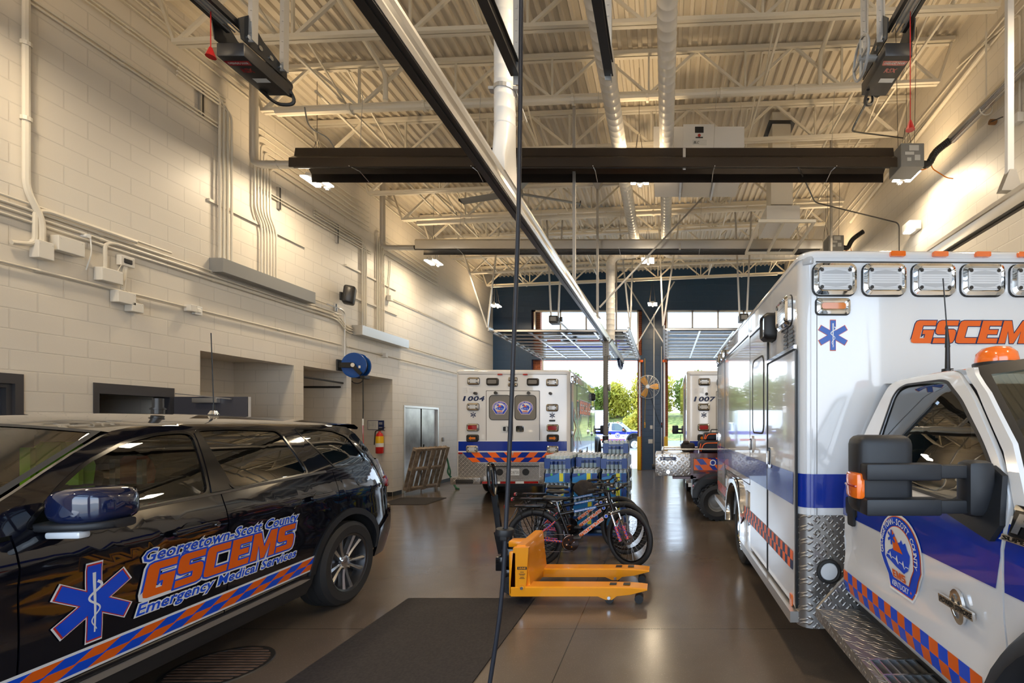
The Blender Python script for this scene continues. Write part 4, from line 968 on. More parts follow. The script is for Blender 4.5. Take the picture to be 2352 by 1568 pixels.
def build_box(A, arch_chrome=True):
    m = MB(); ring = lambda z, i, y0=0, y1=BL: [V((p[0], p[1], z)) for p in rrect(-BW+i, y0+i, BW-i, y1-i, .095)]
    m.loft([ring(.98, 0), ring(2.815, 0), ring(2.815, -.006), ring(2.83, -.006)]+[ring(2.83+.046*sin(t), .046*(1-cos(t))-.006) for t in (.4, .8, 1.2, pi/2)])
    m.loft([ring(z, 0, 0, 2.55-.58) for z in (BB, .99)]); m.loft([ring(z, 0, 2.55+.58, BL) for z in (BB+.15, .99)])
    m.b6(-.75, .75, 1.9, 3.2, .45, 1.0)
    obj('box_body', m, 'white_paint', A, 35)
    for f in (fS, fD):
        m = MB(); c = arc(2.55, .45, .54, 0, 180, 20); m.plate([(1.93, .40), (2.01, .45)][0:1]+[p for p in c[::-1]]+[(3.17, .45), (3.17, 1.02), (1.93, 1.02)], f, .02, None, .0015); obj('wheel_panel', m, 'white_paint', A, 0)
        m = MB(); m.plate(arc(2.55, .45, .60, -4, 184, 24)+arc(2.55, .45, .53, 184, -4, 24), f, .10, None, .05); obj('wheel_arch_trim', m, 'chrome', A, 40)
        m = MB(); m.plate([(.06, .345), (1.95, .345), (1.95, .42), (.06, .42)], f, .06, None, .055); obj('rub_rail', m, 'aluminium', A, 0); m = MB(); m.plate([(3.17, .50), (4.25, .50), (4.25, .57), (3.17, .57)], f, .06, None, .055); obj('rub_rail', m, 'aluminium', A, 0)
    m = MB(); m.b6(-.5, .5, -.3, BL-.1, .42, .62); obj('chassis', m, 'dark_steel', A, 0)
    m = MB(); band(m, BB, 1.09, .005); obj('corner_plate', m, 'diamond_plate', A, 35)
    m = MB(); band(m, 1.139, 1.365, .004); obj('blue_stripe', m, 'stripe_blue', A, 35)
    for sx in (-1, 1):
        for dx in (0, -.27): wheel(A, (sx*(1.055+dx), 2.55, .42), .42, .24, .25, 'truck', sx)
def side_details(A, full, logos):
    doors = [(.07, .86, .44, 2.21), (.885, 1.63, .44, 2.585), (1.66, 3.42, 1.08, 2.62), (3.46, 4.20, .62, 2.60)]
    for i, (y0, y1, z0, z1) in enumerate(doors):
        m = MB(); m.plate(rrect(y0, z0, y1, z1, .03), fS, .012, None, .012); d = obj('side_door' if i == 1 else 'compartment_door', m, 'white_paint', A, 0)
        m = MB(); m.plate([rrect(y0-.012, z0-.012, y1+.012, z1+.012, .035), rrect(y0+.006, z0+.006, y1-.006, z1-.006, .03)], fS, .006, None, .0095); obj('door_seal', m, 'black', d, 0)
        m = MB(); yy = y0+.006 if i in (0, 3) else y1-.006
        yy = y0+.004 if i == 0 else (y0+.004 if i == 1 else y1-.004); m.plate([(yy-.012, z0), (yy+.012, z0), (yy+.012, z1), (yy-.012, z1)], fS, .006, None, .017); obj('hinge', m, 'dark_steel', d, 0)
        m = MB(); m.plate([(y0, z1+.01), (y1, z1+.01), (y1, z1+.035), (y0, z1+.035)], fS, .02, None, .028); obj('drip_rail', m, 'chrome', d, 0)
        if i != 2:
            hy = (y1-.09) if i != 1 else y1-.1; hz = 1.42 if i == 0 else 1.50
            m = MB(); m.plate(rrect(hy-.05, hz-.085, hy+.05, hz+.085, .03), fS, .012, None, .024); m.m(1).plate(rrect(hy-.03, hz-.06, hy+.03, hz+.06, .02), fS, 0, None, .0246); m.m(0).plate(rrect(hy-.018, hz-.055, hy+.018, hz+.055, .012), fS, .012, None, .045); obj('door_handle', m, ['chrome', 'black'], d, 30)
        if i == 1:
            m = MB(); m.plate(rrect(y0+.14, 1.62, y1-.14, 2.32, .08), fS, .004, None, .015); obj('door_window', m, 'white_paint' if full else 'privacy_glass', d, 0)
            m = MB(); m.plate([rrect(y0+.13, 1.61, y1-.13, 2.33, .085), rrect(y0+.145, 1.625, y1-.145, 2.315, .075)], fS, .004, None, .018); obj('window_seal', m, 'rubber', d, 0)
    m = MB(); m.m(1).plate([(.125, 1.139), (BL-.12, 1.139), (BL-.12, 1.365), (.125, 1.365)], fS, 0, None, .0165)
    ck = .066
    for k in range(int((BL-.25)/ck)):
        for r_ in (0, 1):
            y0 = .13+k*ck
            if 1.93 < y0 < 3.15: continue
            m.m(2 if (k+r_) % 2 else 3).plate([(y0, .68+r_*ck), (y0+ck, .68+r_*ck), (y0+ck, .68+(r_+1)*ck), (y0, .68+(r_+1)*ck)], fS, 0, None, .0165)
    obj('side_stripe', m, AM, A, 0)
    warn_light(A, fS, .34, 2.52, .30, .22, 'lens_white', .05, 'flood_light'); warn_light(A, fS, .72, 2.50, .20, .22, 'lens_gray', .10, 'flood_light', 'black')
    warn_light(A, fS, 3.98, 2.70, .22, .14, 'lens_white', .05); warn_light(A, fS, 3.6, 2.70, .22, .14, 'lens_gray', .05)
    m = MB()
    for cx in (.18, .32):
        for k in range(5): m.plate(rrect(cx-.05, 2.255+k*.03, cx+.05, 2.275+k*.03, .008), fS, .004, None, .016)
    obj('louvre_vent', m, 'dark_steel', A, 0)
    m = MB(); m.plate(rrect(.14, .42, .20, .50, .01), fS, .006, None, .02); obj('side_marker', m, 'lens_orange', A, 0)
    if logos:
        m = MB(); star_of_life(m, lambda y, z, d=0: fS(BL-y, z, d), .95, 1.62, .62, (4, 0+1, 0), None, .019); L_ = [(3.0, 2.3), (3.3, 2.3)]
        m.m(3).plate([(3.90, 1.10), (4.18, 1.10), (4.18, 2.2), (3.95, 2.2)], fS, 0, None, .0175); obj('star_emblem', m, AM, A, 0)
        m = MB(); g = lambda y, z, d=0: fS(3.1-y, z, d); block_write(m, 'GSCEMS', g, 0, 1.95, .33, 1.9, ((0, .03), (3, .015), (4, 0)), .25, o=.02); obj('side_lettering', m, AM, A, 0)
        m = MB(); m.plate(rrect(.95, 1.7, 1.5, 2.2, .05), fS, .004, None, .02); obj('side_window', m, 'privacy_glass', A, 0)
def front_details(A):
    for k in range(7): warn_light(A, fF, (k-3)*.333+.0, 2.667, .285, .21, 'lens_white', .045)
    for s in (-1, 1): warn_light(A, fF, s*1.008, 2.488, .225, .105, 'lens_amber', .035, 'turn_lamp')
    for k in range(5): 
        m = MB(); x = (k-2)*.288; m.plate(rrect(x-.05, 2.822, x+.05, 2.856, .008), fF, .02, None, .028); obj('marker_lamp', m, 'lens_orange', A, 30)
    for s in (-1, 1):
        m = MB(); m.box(s*1.155, .03, 2.80, .07, .07, .055, .012, R=Matrix.Rotation(s*-.8, 4, 'Z')); obj('corner_lamp', m, 'lens_mid', A, 30)
        m = MB(); star_of_life(m, fF, s*1.005, 2.297, .10, (4, 5, 0), None, .003); obj('star_emblem', m, AM+['pale_star_blue'], A, 0)
    m = MB(); block_write(m, 'GSCEMS', fF, -.485, 2.245, .152, .93, ((0, .012), (3, .006), (4, 0)), .28); obj('front_lettering', m, AM, A, 0)
    m = MB(); m.b6(-BW+.10, BW-.10, -.004, 0, 2.785, 2.793); m.m(1).b6(-BW+.105, -BW+.11, -.002, .001, .4, 2.78); obj('front_seam', m, ['dark_steel', 'gray_box'], A, 0)
    m = MB(); c = (-1.035, .715)
    m.lathe([(.001, .022), (.055, .018), (.062, .008)], Matrix.Translation((c[0], 0, c[1])) @ Matrix.Rotation(-pi/2, 4, 'Z'), 24)
    m.m(1).lathe([(.060, .0), (.060, .02), (.068, .028), (.080, .024), (.084, 0)], Matrix.Translation((c[0], 0, c[1])) @ Matrix.Rotation(pi/2, 4, 'Z') @ Matrix.Rotation(pi, 4, 'Z'), 24)
    obj('intake_light', m, ['lens_white', 'rubber'], A, 40)
def rz_(cy): return 1.7+(705.6-cy)/522.3
def rx_(cx): return (cx-741)/522.3
def rear_details(A, num):
    R_ = fR; bx = lambda a, b, c, d: rrect(rx_(a), rz_(d), rx_(b), rz_(c), .02)
    for cx, cy, w_, h_, ln in ((305, 222, 130, 78, 'lens_white'), (1180, 235, 130, 78, 'lens_white'), (515, 228, 130, 78, 'lens_gray'), (965, 230, 130, 78, 'lens_gray'), (300, 510, 130, 78, 'lens_white'), (1180, 520, 130, 78, 'lens_white'), (741, 200, 95, 40, 'lens_white'), (741, 262, 100, 36, 'lens_red'),
                           (297, 742, 130, 78, 'lens_red'), (1185, 748, 130, 78, 'lens_red'), (292, 982, 128, 78, 'lens_white'), (1188, 988, 128, 78, 'lens_white')):
        warn_light(A, R_, rx_(cx), rz_(cy), w_/522.3, h_/522.3, ln, .05, bez='chrome' if ln != 'lens_gray' else 'dark_steel')
    for cx in (295, 1187): warn_light(A, R_, rx_(cx), rz_(862), .25, .15, 'lens_amber', .05, 'turn_lamp', 'black', 'arrow')
    for cx in (600, 741, 882): m = MB(); m.plate(rrect(rx_(cx)-.05, rz_(156), rx_(cx)+.05, rz_(138), .008), R_, .02, None, .03); obj('marker_lamp', m, 'lens_red', A, 0)
    m = MB(); m.b6(-BW+.06, BW-.06, BL, BL+.008, 2.775, 2.785); obj('rear_seam', m, 'gray_box', A, 0)
    m = MB()
    for x in (210, 275):
        for k in range(4): m.plate(rrect(rx_(x)-.045, rz_(296+k*16)-.008, rx_(x)+.045, rz_(296+k*16)+.008, .006), R_, .008, None, .010)
    obj('louvre_vent', m, 'white_paint', A, 0)
    m = MB(); [write(m, c_, R_, rx_(188)+(0, .095, .215, .335)[i_], rz_(443), .098, .026 if c_ == '1' else .10, ((0, .006), (1, 0)), .035, .28) for i_, c_ in enumerate(num)]; obj('unit_number', m, ['decal_white', 'navy'], A, 0)
    for cx, cy in ((300, 600), (1180, 606)): m = MB(); star_of_life(m, R_, rx_(cx), rz_(cy), .062, (0, 1, 0), None, .003); obj('star_emblem', m, ['decal_white', 'navy'], A, 0)
    # stripes and chevrons
    m = MB(); m.m(0).plate([(rx_(138), rz_(1020)), (rx_(1345), rz_(1020)), (rx_(1345), rz_(888)), (rx_(138), rz_(888))], R_, 0, None, .014)
    m.m(1).plate([(rx_(138), rz_(1005)), (rx_(1345), rz_(1005)), (rx_(1345), rz_(898)), (rx_(138), rz_(898))], R_, 0, None, .0155)
    z0, z1, z2 = rz_(1020), rz_(1080), rz_(1130); wq = .175; sh = .105
    for s in (-1, 1):
        for k in range(7):
            for r_, (za, zb) in enumerate(((z0, z1), (z1, z2))):
                xo = -(k-(.5 if True else 0))*wq; xa = k*wq-.0+(0 if r_ == 0 else -sh*.0)
                a0, a1 = k*wq-wq*.5, k*wq+wq*.5; t = r_*sh*1.0
                q = [(s*max(0, a0+sh-t), za), (s*max(0, a1+sh-t), za), (s*max(0, a1-t), zb), (s*max(0, a0-t), zb)]
                if max(abs(p[0]) for p in q) > 1.12-r_*.11: continue
                m.m(2 if (k+r_) % 2 == 0 else 1).plate(q, R_, 0, None, .0155+.0004*r_)
    obj('rear_chevrons', m, AM, A, 0)
    # doors
    m = MB(); m.plate([rrect(rx_(440), rz_(1132), rx_(1042), rz_(326), .02), rrect(rx_(446), rz_(1126), rx_(738), rz_(332), .01), rrect(rx_(744), rz_(1126), rx_(1036), rz_(332), .01)], R_, .004, None, .002); obj('door_seal', m, 'dark_steel', A, 0)
    for s, (a, b) in enumerate(((447, 738), (744, 1035))):
        m = MB(); m.plate(rrect(rx_(a), rz_(1126), rx_(b), rz_(332), .015), R_, .012, None, .012); d = obj('rear_door', m, 'white_paint', A, 0)
        wx = rx_(600 if s == 0 else 882); m = MB(); m.plate(rrect(wx-.225, rz_(655), wx+.225, rz_(382), .07), R_, .006, None, .016); m.m(1).plate([rrect(wx-.235, rz_(660), wx+.235, rz_(377), .08), rrect(wx-.222, rz_(653), wx+.222, rz_(384), .07)], R_, .006, None, .019); obj('door_window', m, ['window_gray', 'black'], d, 0)
        emblem(A, R_, wx, rz_(520), .31, .27, None, .019, 'window_emblem').parent = d
        hx_ = rx_(665 if s == 0 else 822); m = MB(); m.plate(rrect(hx_-.085, rz_(793), hx_+.085, rz_(723), .03), R_, .012, None, .024); m.m(1).plate(rrect(hx_-.06, rz_(783), hx_+.06, rz_(733), .02), R_, 0, None, .0246); m.m(0).plate(rrect(hx_-.02+(s-.5)*-.05, rz_(780), hx_+.02+(s-.5)*-.05, rz_(736), .01), R_, .014, None, .04); obj('door_handle', m, ['chrome', 'black'], d, 0)
        m = MB(); p = R_(rx_(560 if s == 0 else 925), rz_(356), 0); m.cyl(p, p+V((0, .09, 0)), .028, .035, 12); obj('door_stay', m, 'dark_steel', d)
    for cx in (330, 1163): m = MB(); p = R_(rx_(cx), rz_(360), 0); m.cyl(p, p+V((0, .08, 0)), .034, .03, 12); obj('door_catch', m, 'dark_steel', A)
    m = MB(); p = R_(rx_(741), rz_(300), 0); m.cyl(p, p+V((0, .05, 0)), .035, .028, 14); obj('camera_dome', m, 'chrome', A)
    m = MB(); m.plate(rrect(rx_(392), rz_(870), rx_(424), rz_(820), .004), R_, 0, None, .003); obj('service_sticker', m, 'decal_white', A, 0)
    m = MB(); m.plate(rrect(rx_(1145), rz_(675), rx_(1215), rz_(655), .015), R_, .01, None, .012); obj('grab_slot', m, 'black', A, 0)
    # lower diamond plate, recess, plate and step
    m = MB(); m.plate([(rx_(135), rz_(1290)), (rx_(440), rz_(1290)), (rx_(440), rz_(1145)), (rx_(355), rz_(1145)), (rx_(225), rz_(1025)), (rx_(135), rz_(1025))], R_, .006, None, .006)
    m.plate([(rx_(1346), rz_(1290)), (rx_(1042), rz_(1290)), (rx_(1042), rz_(1145)), (rx_(1127), rz_(1145)), (rx_(1257), rz_(1025)), (rx_(1346), rz_(1025))], R_, .006, None, .006)
    m.plate([(rx_(446), rz_(1330)), (rx_(1036), rz_(1330)), (rx_(1036), rz_(1138)), (rx_(446), rz_(1138))], R_, .006, None, .004); obj('rear_plate', m, 'diamond_plate', A, 0)
    m = MB(); m.b6(-.56, .56, BL-.02, BL+.03, rz_(1182), rz_(1172)); obj('tread_edge', m, 'black', A, 0)
    for cx in (160, 1322): m = MB(); m.plate(rrect(rx_(cx)-.045, rz_(1038), rx_(cx)+.045, rz_(1020), .004), R_, .01, None, .02); obj('reflector', m, 'lens_red', A, 0)
    for cx in (595, 885):
        m = MB(); m.plate(circ(rx_(cx), rz_(1243), .068, 20), R_, .004, None, .010); m.m(1).plate([circ(rx_(cx), rz_(1243), .074, 20), circ(rx_(cx), rz_(1243), .066, 20)], R_, .006, None, .014); obj('back_up_speaker', m, ['black', 'dark_steel'], A, 0)
    m = MB(); m.plate(rrect(rx_(667), rz_(1280), rx_(815), rz_(1205), .01), R_, .004, None, .016); write(m, 'D8730', R_, rx_(722), rz_(1262), .062, .165, ((1, 0),), .01, 0, o=.0175); write(m, 'OFFICIAL', R_, rx_(715), rz_(1276), .014, .10, ((1, 0),), .0, 0, o=.0175); m.m(1).plate([circ(rx_(695), rz_(1240), .028, 16), circ(rx_(695), rz_(1240), .022, 16)], R_, 0, None, .0175); obj('number_plate', m, ['decal_white', 'gray_box'], A, 0)
    for s in (-1, 1):
        m = MB(); x0, x1 = s*.62, s*1.24; m.b6(x0, x1, BL-.05, BL+.22, rz_(1368), rz_(1290), .012); b = obj('bumper_corner', m, 'diamond_plate', A, 30)
        m = MB(); m.b6(s*.76, s*1.12, BL+.215, BL+.24, rz_(1356), rz_(1312), .008); obj('bumper_pad', m, 'rubber', b, 30)
    m = MB(); m.b6(-.60, .60, BL-.05, BL+.16, rz_(1364), rz_(1334)); st = obj('rear_step', m, 'diamond_plate', A, 0)
    m = MB(); k = 0
    for a, b in ((-.60, -.36), (-.36, -.22), (-.22, .10), (.10, .28), (.28, .58)): m.m(k % 2).plate([(a, rz_(1362)), (b, rz_(1362)), (b, rz_(1338)), (a, rz_(1338))], R_, .002, None, .163); k += 1
    obj('reflective_tape', m, ['lens_red', 'decal_white'], st, 0)
    m = MB(); m.b6(-.64, .40, BL-.4, BL+.05, rz_(1400), rz_(1366)); obj('hitch_bar', m, 'black', A, 0)
# ---- truck cab
CI = [(.58, .07), (.66, .02), (.76, .0), (.86, .002), (.93, .016), (1.0, .006), (1.12, .0), (1.30, .0), (1.39, .022), (1.48, .055), (1.65, .115), (1.80, .172), (1.90, .215), (1.955, .255), (1.985, .32)]
CX = [(-3.05, .30), (-2.95, .72), (-2.8, .90), (-2.5, .985), (-2.1, 1.01), (-1.5, 1.02), (-.2, 1.02)]
def cabs(sg):
    return lambda y, z, d=0: V((sg*(lerp(CX, y)-lerp(CI, z)+d), y, z))
AXF = -2.13
def build_cab():
    P = []
    W = [(-.47, 1.425), (-1.41, 1.385), (-1.425, 1.49), (-1.28, 1.63), (-1.06, 1.805), (-.90, 1.900), (-.84, 1.912), (-.52, 1.918), (-.46, 1.90), (-.44, 1.86)]
    D = [(-.215, .64), (-1.525, .64), (-1.528, 1.25), (-1.52, 1.43), (-1.37, 1.60), (-1.12, 1.825), (-.955, 1.935), (-.86, 1.962), (-.40, 1.965), (-.32, 1.94), (-.25, 1.6)]
    W, D = rnd(W, .06), rnd(D, .07)
    for sg in (-1, 1):
        f = cabs(sg)
        m = MB(); m.plate([D, W], f, .02, .08); d = obj('cab_door', m, 'white_paint', CABP, 40)
        m = MB(); m.plate(offset(W, .01), f, 0, .08, -.008); obj('side_glass', m, 'tinted_glass', d, 60)
        m = MB(); m.plate([offset(W, .008), offset(W, -.004)], f, .006, .15, .004); obj('window_seal', m, 'black', d, 40)
        m = MB(); fen = [(-1.535, .64), (-1.62, .64)]+arc(AXF, .62, .56, 2, 178, 20)+[(-2.75, .64), (-2.96, .70), (-3.0, 1.18), (-2.5, 1.32), (-1.9, 1.375), (-1.535, 1.395)]
        m.plate(fen, f, .02, .08); obj('front_fender', m, 'white_paint', CABP, 40)
        m = MB(); ri = []
        for i in range(25):
            a = pi*1.02*i/24-.03; c, s_ = cos(a), sin(a); e = f(AXF, 1.05)
            ri.append([V((sg*(1.0+q[1]), AXF+(.52+q[0])*c, .64+(.52+q[0])*s_)) for q in ((-.01, -.06), (-.005, .10), (.03, .135), (.07, .125), (.10, .08), (.115, -.03))])
        m.loft(ri, closed=False); obj('wheel_flare', m, 'cladding', CABP, 50)
        wheel(CABP, (sg*.93, AXF, .42), .42, .25, .26, 'truck', sg)
        m = MB(); m.plate([(-1.60, 1.40), (-1.545, 1.40), (-1.40, 1.60), (-1.13, 1.845), (-.965, 1.955), (-1.02, 1.955), (-1.20, 1.83), (-1.43, 1.63)], f, .02, .06, -.004); obj('windshield_pillar', m, 'white_paint', CABP, 40)
        m = MB(); m.plate(rrect(-.42, 1.155, -.27, 1.26, .02), f, .01, .05, .008) ; m.m(1).plate(rrect(-.40, 1.10, -.32, 1.225, .015), f, .014, .05, .02); obj('door_handle', m, ['black', 'cladding'], d, 30)
        # step
        m = MB(); x0, x1 = sg*.80, sg*1.19
        m.b6(x0, x1, -1.62, -.20, .49, .553); m.loft([[V((sg*x, y, z)) for x, z in ((1.19, .553), (1.02, .74), (.86, .78), (.86, .553))] for y in (-.20, -.225)]); b = obj('running_board', m, 'diamond_plate', CABP, 0)
        m = MB(); m.b6(sg*.90, sg*1.16, -1.56, -.86, .5535, .556)
        for i in range(6): yy = -1.54+i*.135; m.m(1).b6(sg*.90, sg*1.16, yy, yy+.012, .556, .568)
        for i in range(7): xx = sg*(.905+i*.042); m.m(1).b6(xx-.004, xx+.004, -1.56, -.86, .556, .566)
        obj('step_grating', m, ['black', 'steel'], b, 0)
        # towing mirror
        m = MB(); cx_ = 1.345; y = -1.36
        m.box(sg*cx_, y+.02, 1.515, .205, .13, .29, .035, seg=3); mr = obj('tow_mirror', m, 'cladding', CABP, 40)
        m = MB()
        for z in (1.53, 1.405): m.b6(sg*1.01, sg*1.38, y-.075, y-.03, z-.024, z+.024, .006); m.b6(sg*1.17, sg*1.44, y-.085, y-.02, z-.030, z+.030, .008)
        obj('mirror_arm', m, 'cladding', mr, 30)
        m = MB(); m.box(sg*1.445, y+.0, 1.475, .035, .10, .095, .012); m.m(1).box(sg*1.452, y+.0, 1.475, .03, .09, .008, .002); obj('mirror_indicator', m, ['lens_orange', 'lens_red'], mr, 30)
        m = MB(); m.plate([(-1.19, 1.36), (-1.50, 1.30), (-1.53, 1.36), (-1.47, 1.52), (-1.40, 1.55), (-1.33, 1.45)], f, .02, .06, .025); m.box(sg*1.03, y-.05, 1.47, .10, .09, .20, .025); obj('mirror_mount', m, 'cladding', mr, 40)
        m = MB(); m.plate([(-.216, 1.139), (-1.50, 1.139), (-1.523, 1.25), (-1.52, 1.368), (-.24, 1.368)], f, 0, .08, .0025); m.m(0).plate([(-1.54, 1.139), (-2.6, 1.139), (-2.55, 1.30), (-2.2, 1.345), (-1.54, 1.368)], f, 0, .08, .0025)
        ck = .064
        for k in range(int(1.27/ck)):
            for r_ in (0, 1): y0 = -.22-k*ck; m.m(2 if (k+r_) % 2 else 1).plate([(y0, .672+r_*ck), (y0-ck, .672+r_*ck), (y0-ck, .672+(r_+1)*ck), (y0, .672+(r_+1)*ck)], f, 0, .08, .0025)
        obj('cab_stripe', m, ['stripe_blue', 'emblem_blue', 'orange'], d, 40)
        fm = (lambda y, z, d=0: f(-y, z, d)) if sg < 0 else (lambda y, z, d=0: f(y, z, d))
        yc = .885 if sg < 0 else -.885
        emblem(CABP, fm, yc, 1.078, .36, .362, .05, .006).parent = d
        m = MB(); bx = 1.31 if sg < 0 else -1.31
        m.plate([circ(bx, 1.0, .040, 24, .068), circ(bx, 1.0, .028, 24, .05)], fm, .012, None, .02); m.plate([circ(bx-.004, .975, .026, 20, .038), circ(bx-.004, .975, .014, 20, .022)], fm, .010, None, .019); m.plate(ribbon([(bx-.03, 1.05), (bx, 1.02), (bx+.02, 1.04)], .014), fm, .01, None, .018); m.plate(rrect(bx-.10, .985, bx+.10, 1.018, .004), fm, .01, None, .026)
        write(m, 'POWER STROKE', fm, bx-.092, .9915, .019, .184, ((1, 0),), .03, .15, o=.0275); obj('engine_badge', m, ['chrome', 'black'], d, 20)
        m = MB(); b0 = 1.56 if sg < 0 else -1.90
        m.m(1).plate(rrect(b0, 1.328, b0+.34, 1.425, .008), fm, .012, .1, .014); m.m(0).plate(rrect(b0-.02, 1.318, b0+.34, 1.338, .004), fm, .012, .1, .02); m.plate(rrect(b0, 1.42, b0+.34, 1.436, .004), fm, .012, .1, .02)
        write(m, 'F550', fm, b0+.02, 1.352, .055, .24, ((2, 0),), .06, .2, o=.017); write(m, 'SUPER DUTY', fm, b0-.012, 1.322, .012, .25, ((1, 0),), .02, 0, o=.022); obj('fender_badge', m, ['chrome', 'gloss_black', 'alloy'], CABP, 20)
    tt = [-1+.125*i for i in range(17)]; f = cabs(1)
    def rp_(y, t):
        e = f(y, lerp([(-1.02, 1.945), (-.8, 1.972), (-.2, 1.955)], y)); return V((e.x*t, y-(.14*(1-t*t) if y < -.7 else 0), e.z-.003+.065*(1-t*t)))
    m = MB(); m.loft([[rp_(y, t) for t in tt] for y in (-1.0, -.9, -.75, -.5, -.3, -.215)], closed=False); obj('cab_roof', m, 'white_paint', CABP, 40)
    def ws(t, v):
        e = f(-1.60, 1.40).lerp(f(-1.0, 1.945), v); return V(((e.x-.02)*t, e.y-(.26-.12*v)*(1-t*t), e.z+(.03+.035*v)*(1-t*t)))
    m = MB(); m.loft([[ws(t, v) for t in tt] for v in (0, .25, .5, .75, 1)], closed=False); obj('windshield', m, 'tinted_glass', CABP, 60)
    m = MB()
    for v0, v1 in ((.93, 1.02), (-.02, .06)): m.loft([[ws(t, v)+V((0, -.004, .004)) for t in tt] for v in (v0, v1)], closed=False)
    for a, b in ((-1.01, -.93), (.93, 1.01)): m.loft([[ws(t, v)+V((0, -.004, .004)) for t in (a, b)] for v in (0, .25, .5, .75, 1)], closed=False)
    obj('windshield_trim', m, 'black', CABP, 60)
    def hp(y, t):
        e = f(y, lerp([(-3.0, 1.18), (-2.5, 1.32), (-1.9, 1.375), (-1.5, 1.40)], y)); return V((e.x*t, e.y-(.26 if y > -1.7 else .1)*(1-t*t), e.z+.06*(1-t**4)))
    m = MB(); m.loft([[hp(y, t) for t in tt] for y in (-2.98, -2.85, -2.5, -2.2, -1.9, -1.56)], closed=False); obj('hood', m, 'white_paint', CABP, 40)
    m = MB(); m.b6(-.80, .80, -3.08, -2.95, .72, 1.22, .03); m.b6(-1.0, 1.0, -3.14, -2.95, .45, .70, .03); obj('grille', m, 'chrome', CABP, 30)
    m = MB(); m.loft([[f(-.21, z)*1+V((0, .0, 0)) for z in (.64, 1.0, 1.4, 1.65, 1.9, 1.955)]+[cabs(-1)(-.21, z) for z in (1.955, 1.9, 1.65, 1.4, 1.0, .64)]]*1+[[V((p.x*.97, -.16, p.z)) for p in [f(-.21, z) for z in (.64, 1.0, 1.4, 1.65, 1.9, 1.955)]+[cabs(-1)(-.21, z) for z in (1.955, 1.9, 1.65, 1.4, 1.0, .64)]]]); obj('cab_back', m, 'white_paint', CABP, 30)
    m = MB(); m.b6(-.93, .93, -2.9, -.25, .50, .74); m.b6(-.75, .75, -2.9, -1.6, .74, 1.12); m.b6(-.97, .97, -1.95, -1.45, .9, 1.30); obj('cab_interior', m, 'black', CABP, 0)
    for x in (-.45, .45): m = MB(); m.box(x, -.62, .90, .5, .5, .22, .05); m.box(x, -.36, 1.25, .48, .15, .6, .05); m.box(x, -.34, 1.62, .26, .09, .18, .03); obj('seat', m, 'seat_cloth', CABP, 40)
    m = MB(); m.b6(-.2, .2, -.9, -.5, .9, 1.2, .02); obj('console', m, 'cladding', CABP, 30)
    m = MB(); m.cyl((-.42, -.80, 2.0), (-.42, -.80, 2.03), .05, n=16); m.m(1).lathe([(.055*cos(a), .055*sin(a)*1.0) for a in (pi/2, 1.2, .8, .4, 0)], Matrix.Translation((-.05, -1.02, 2.03)) @ Matrix.Rotation(-pi/2, 4, 'Y'), 16); m.m(0)
    m = MB(); m.lathe([(.09, -.02), (.092, 0), (.085, .035), (.06, .06), (.001, .072)], Matrix.Translation((-.54, -.86, 2.008)) @ Matrix.Rotation(-pi/2, 4, 'Y'), 20); obj('roof_marker', m, 'lens_orange', CABP, 40)
    m = MB(); m.lathe([(.10, -.03), (.10, -.012), (.09, -.01)], Matrix.Translation((-.54, -.86, 2.008)) @ Matrix.Rotation(-pi/2, 4, 'Y'), 20); obj('marker_base', m, 'black', CABP, 40)
    m = MB(); m.cyl((0, 0, 0), (0, 0, .02), .03, .03, 12); m.cyl((0, 0, .02), (0, 0, .14), .014, .012, 8); m.cyl((0, 0, .14), (-.005, 0, .26), .014, .006, 8); m.cyl((-.005, 0, .26), (-.025, 0, .52), .0035, n=6); o = obj('whip_antenna', m, 'black', CABP); o.location = (-.58, -.55, 1.985)
def ambulance(label, loc, rz):
    return thing('ambulance', label, 'ambulance', loc, rz)
A1 = CABP = ambulance('white box ambulance facing the viewer with orange GSCEMS over its cab', (2.13, 3.07, 0), .0147)
build_cab(); cabparts = list(A1.children)
build_box(A1); side_details(A1, True, False); front_details(A1)
def add_cab(A):
    for ch in cabparts:
        c = ch.copy(); COL.objects.link(c); c.parent = A
        for g in ch.children: d = g.copy(); COL.objects.link(d); d.parent = c
A2 = ambulance('ambulance showing its rear doors and the number 1004', (-3.45+.04, 14.09, 0), pi+.03); build_box(A2); side_details(A2, False, True); rear_details(A2, '1004'); add_cab(A2)
A3 = ambulance('ambulance numbered 1007 half hidden behind the white box ambulance', (1.69, 14.25, 0), pi); build_box(A3); side_details(A3, False, True); rear_details(A3, '1007'); add_cab(A3)
# ---------------------------------------------------------------- left wall fittings
def wall_tube(name, label, cat, pts, r=.014, mt='cream_paint', fil=.12, group=None, n=8, extra=None):
    """pts in (y, z) on the left wall"""
    return pipe(name, label, cat, [(XL+r*1.5+.012+(p[2] if len(p) > 2 else 0), p[0], p[1]) for p in pts], r, mt, fil, n, group, extra)
GC = 'conduits on the cream left wall'
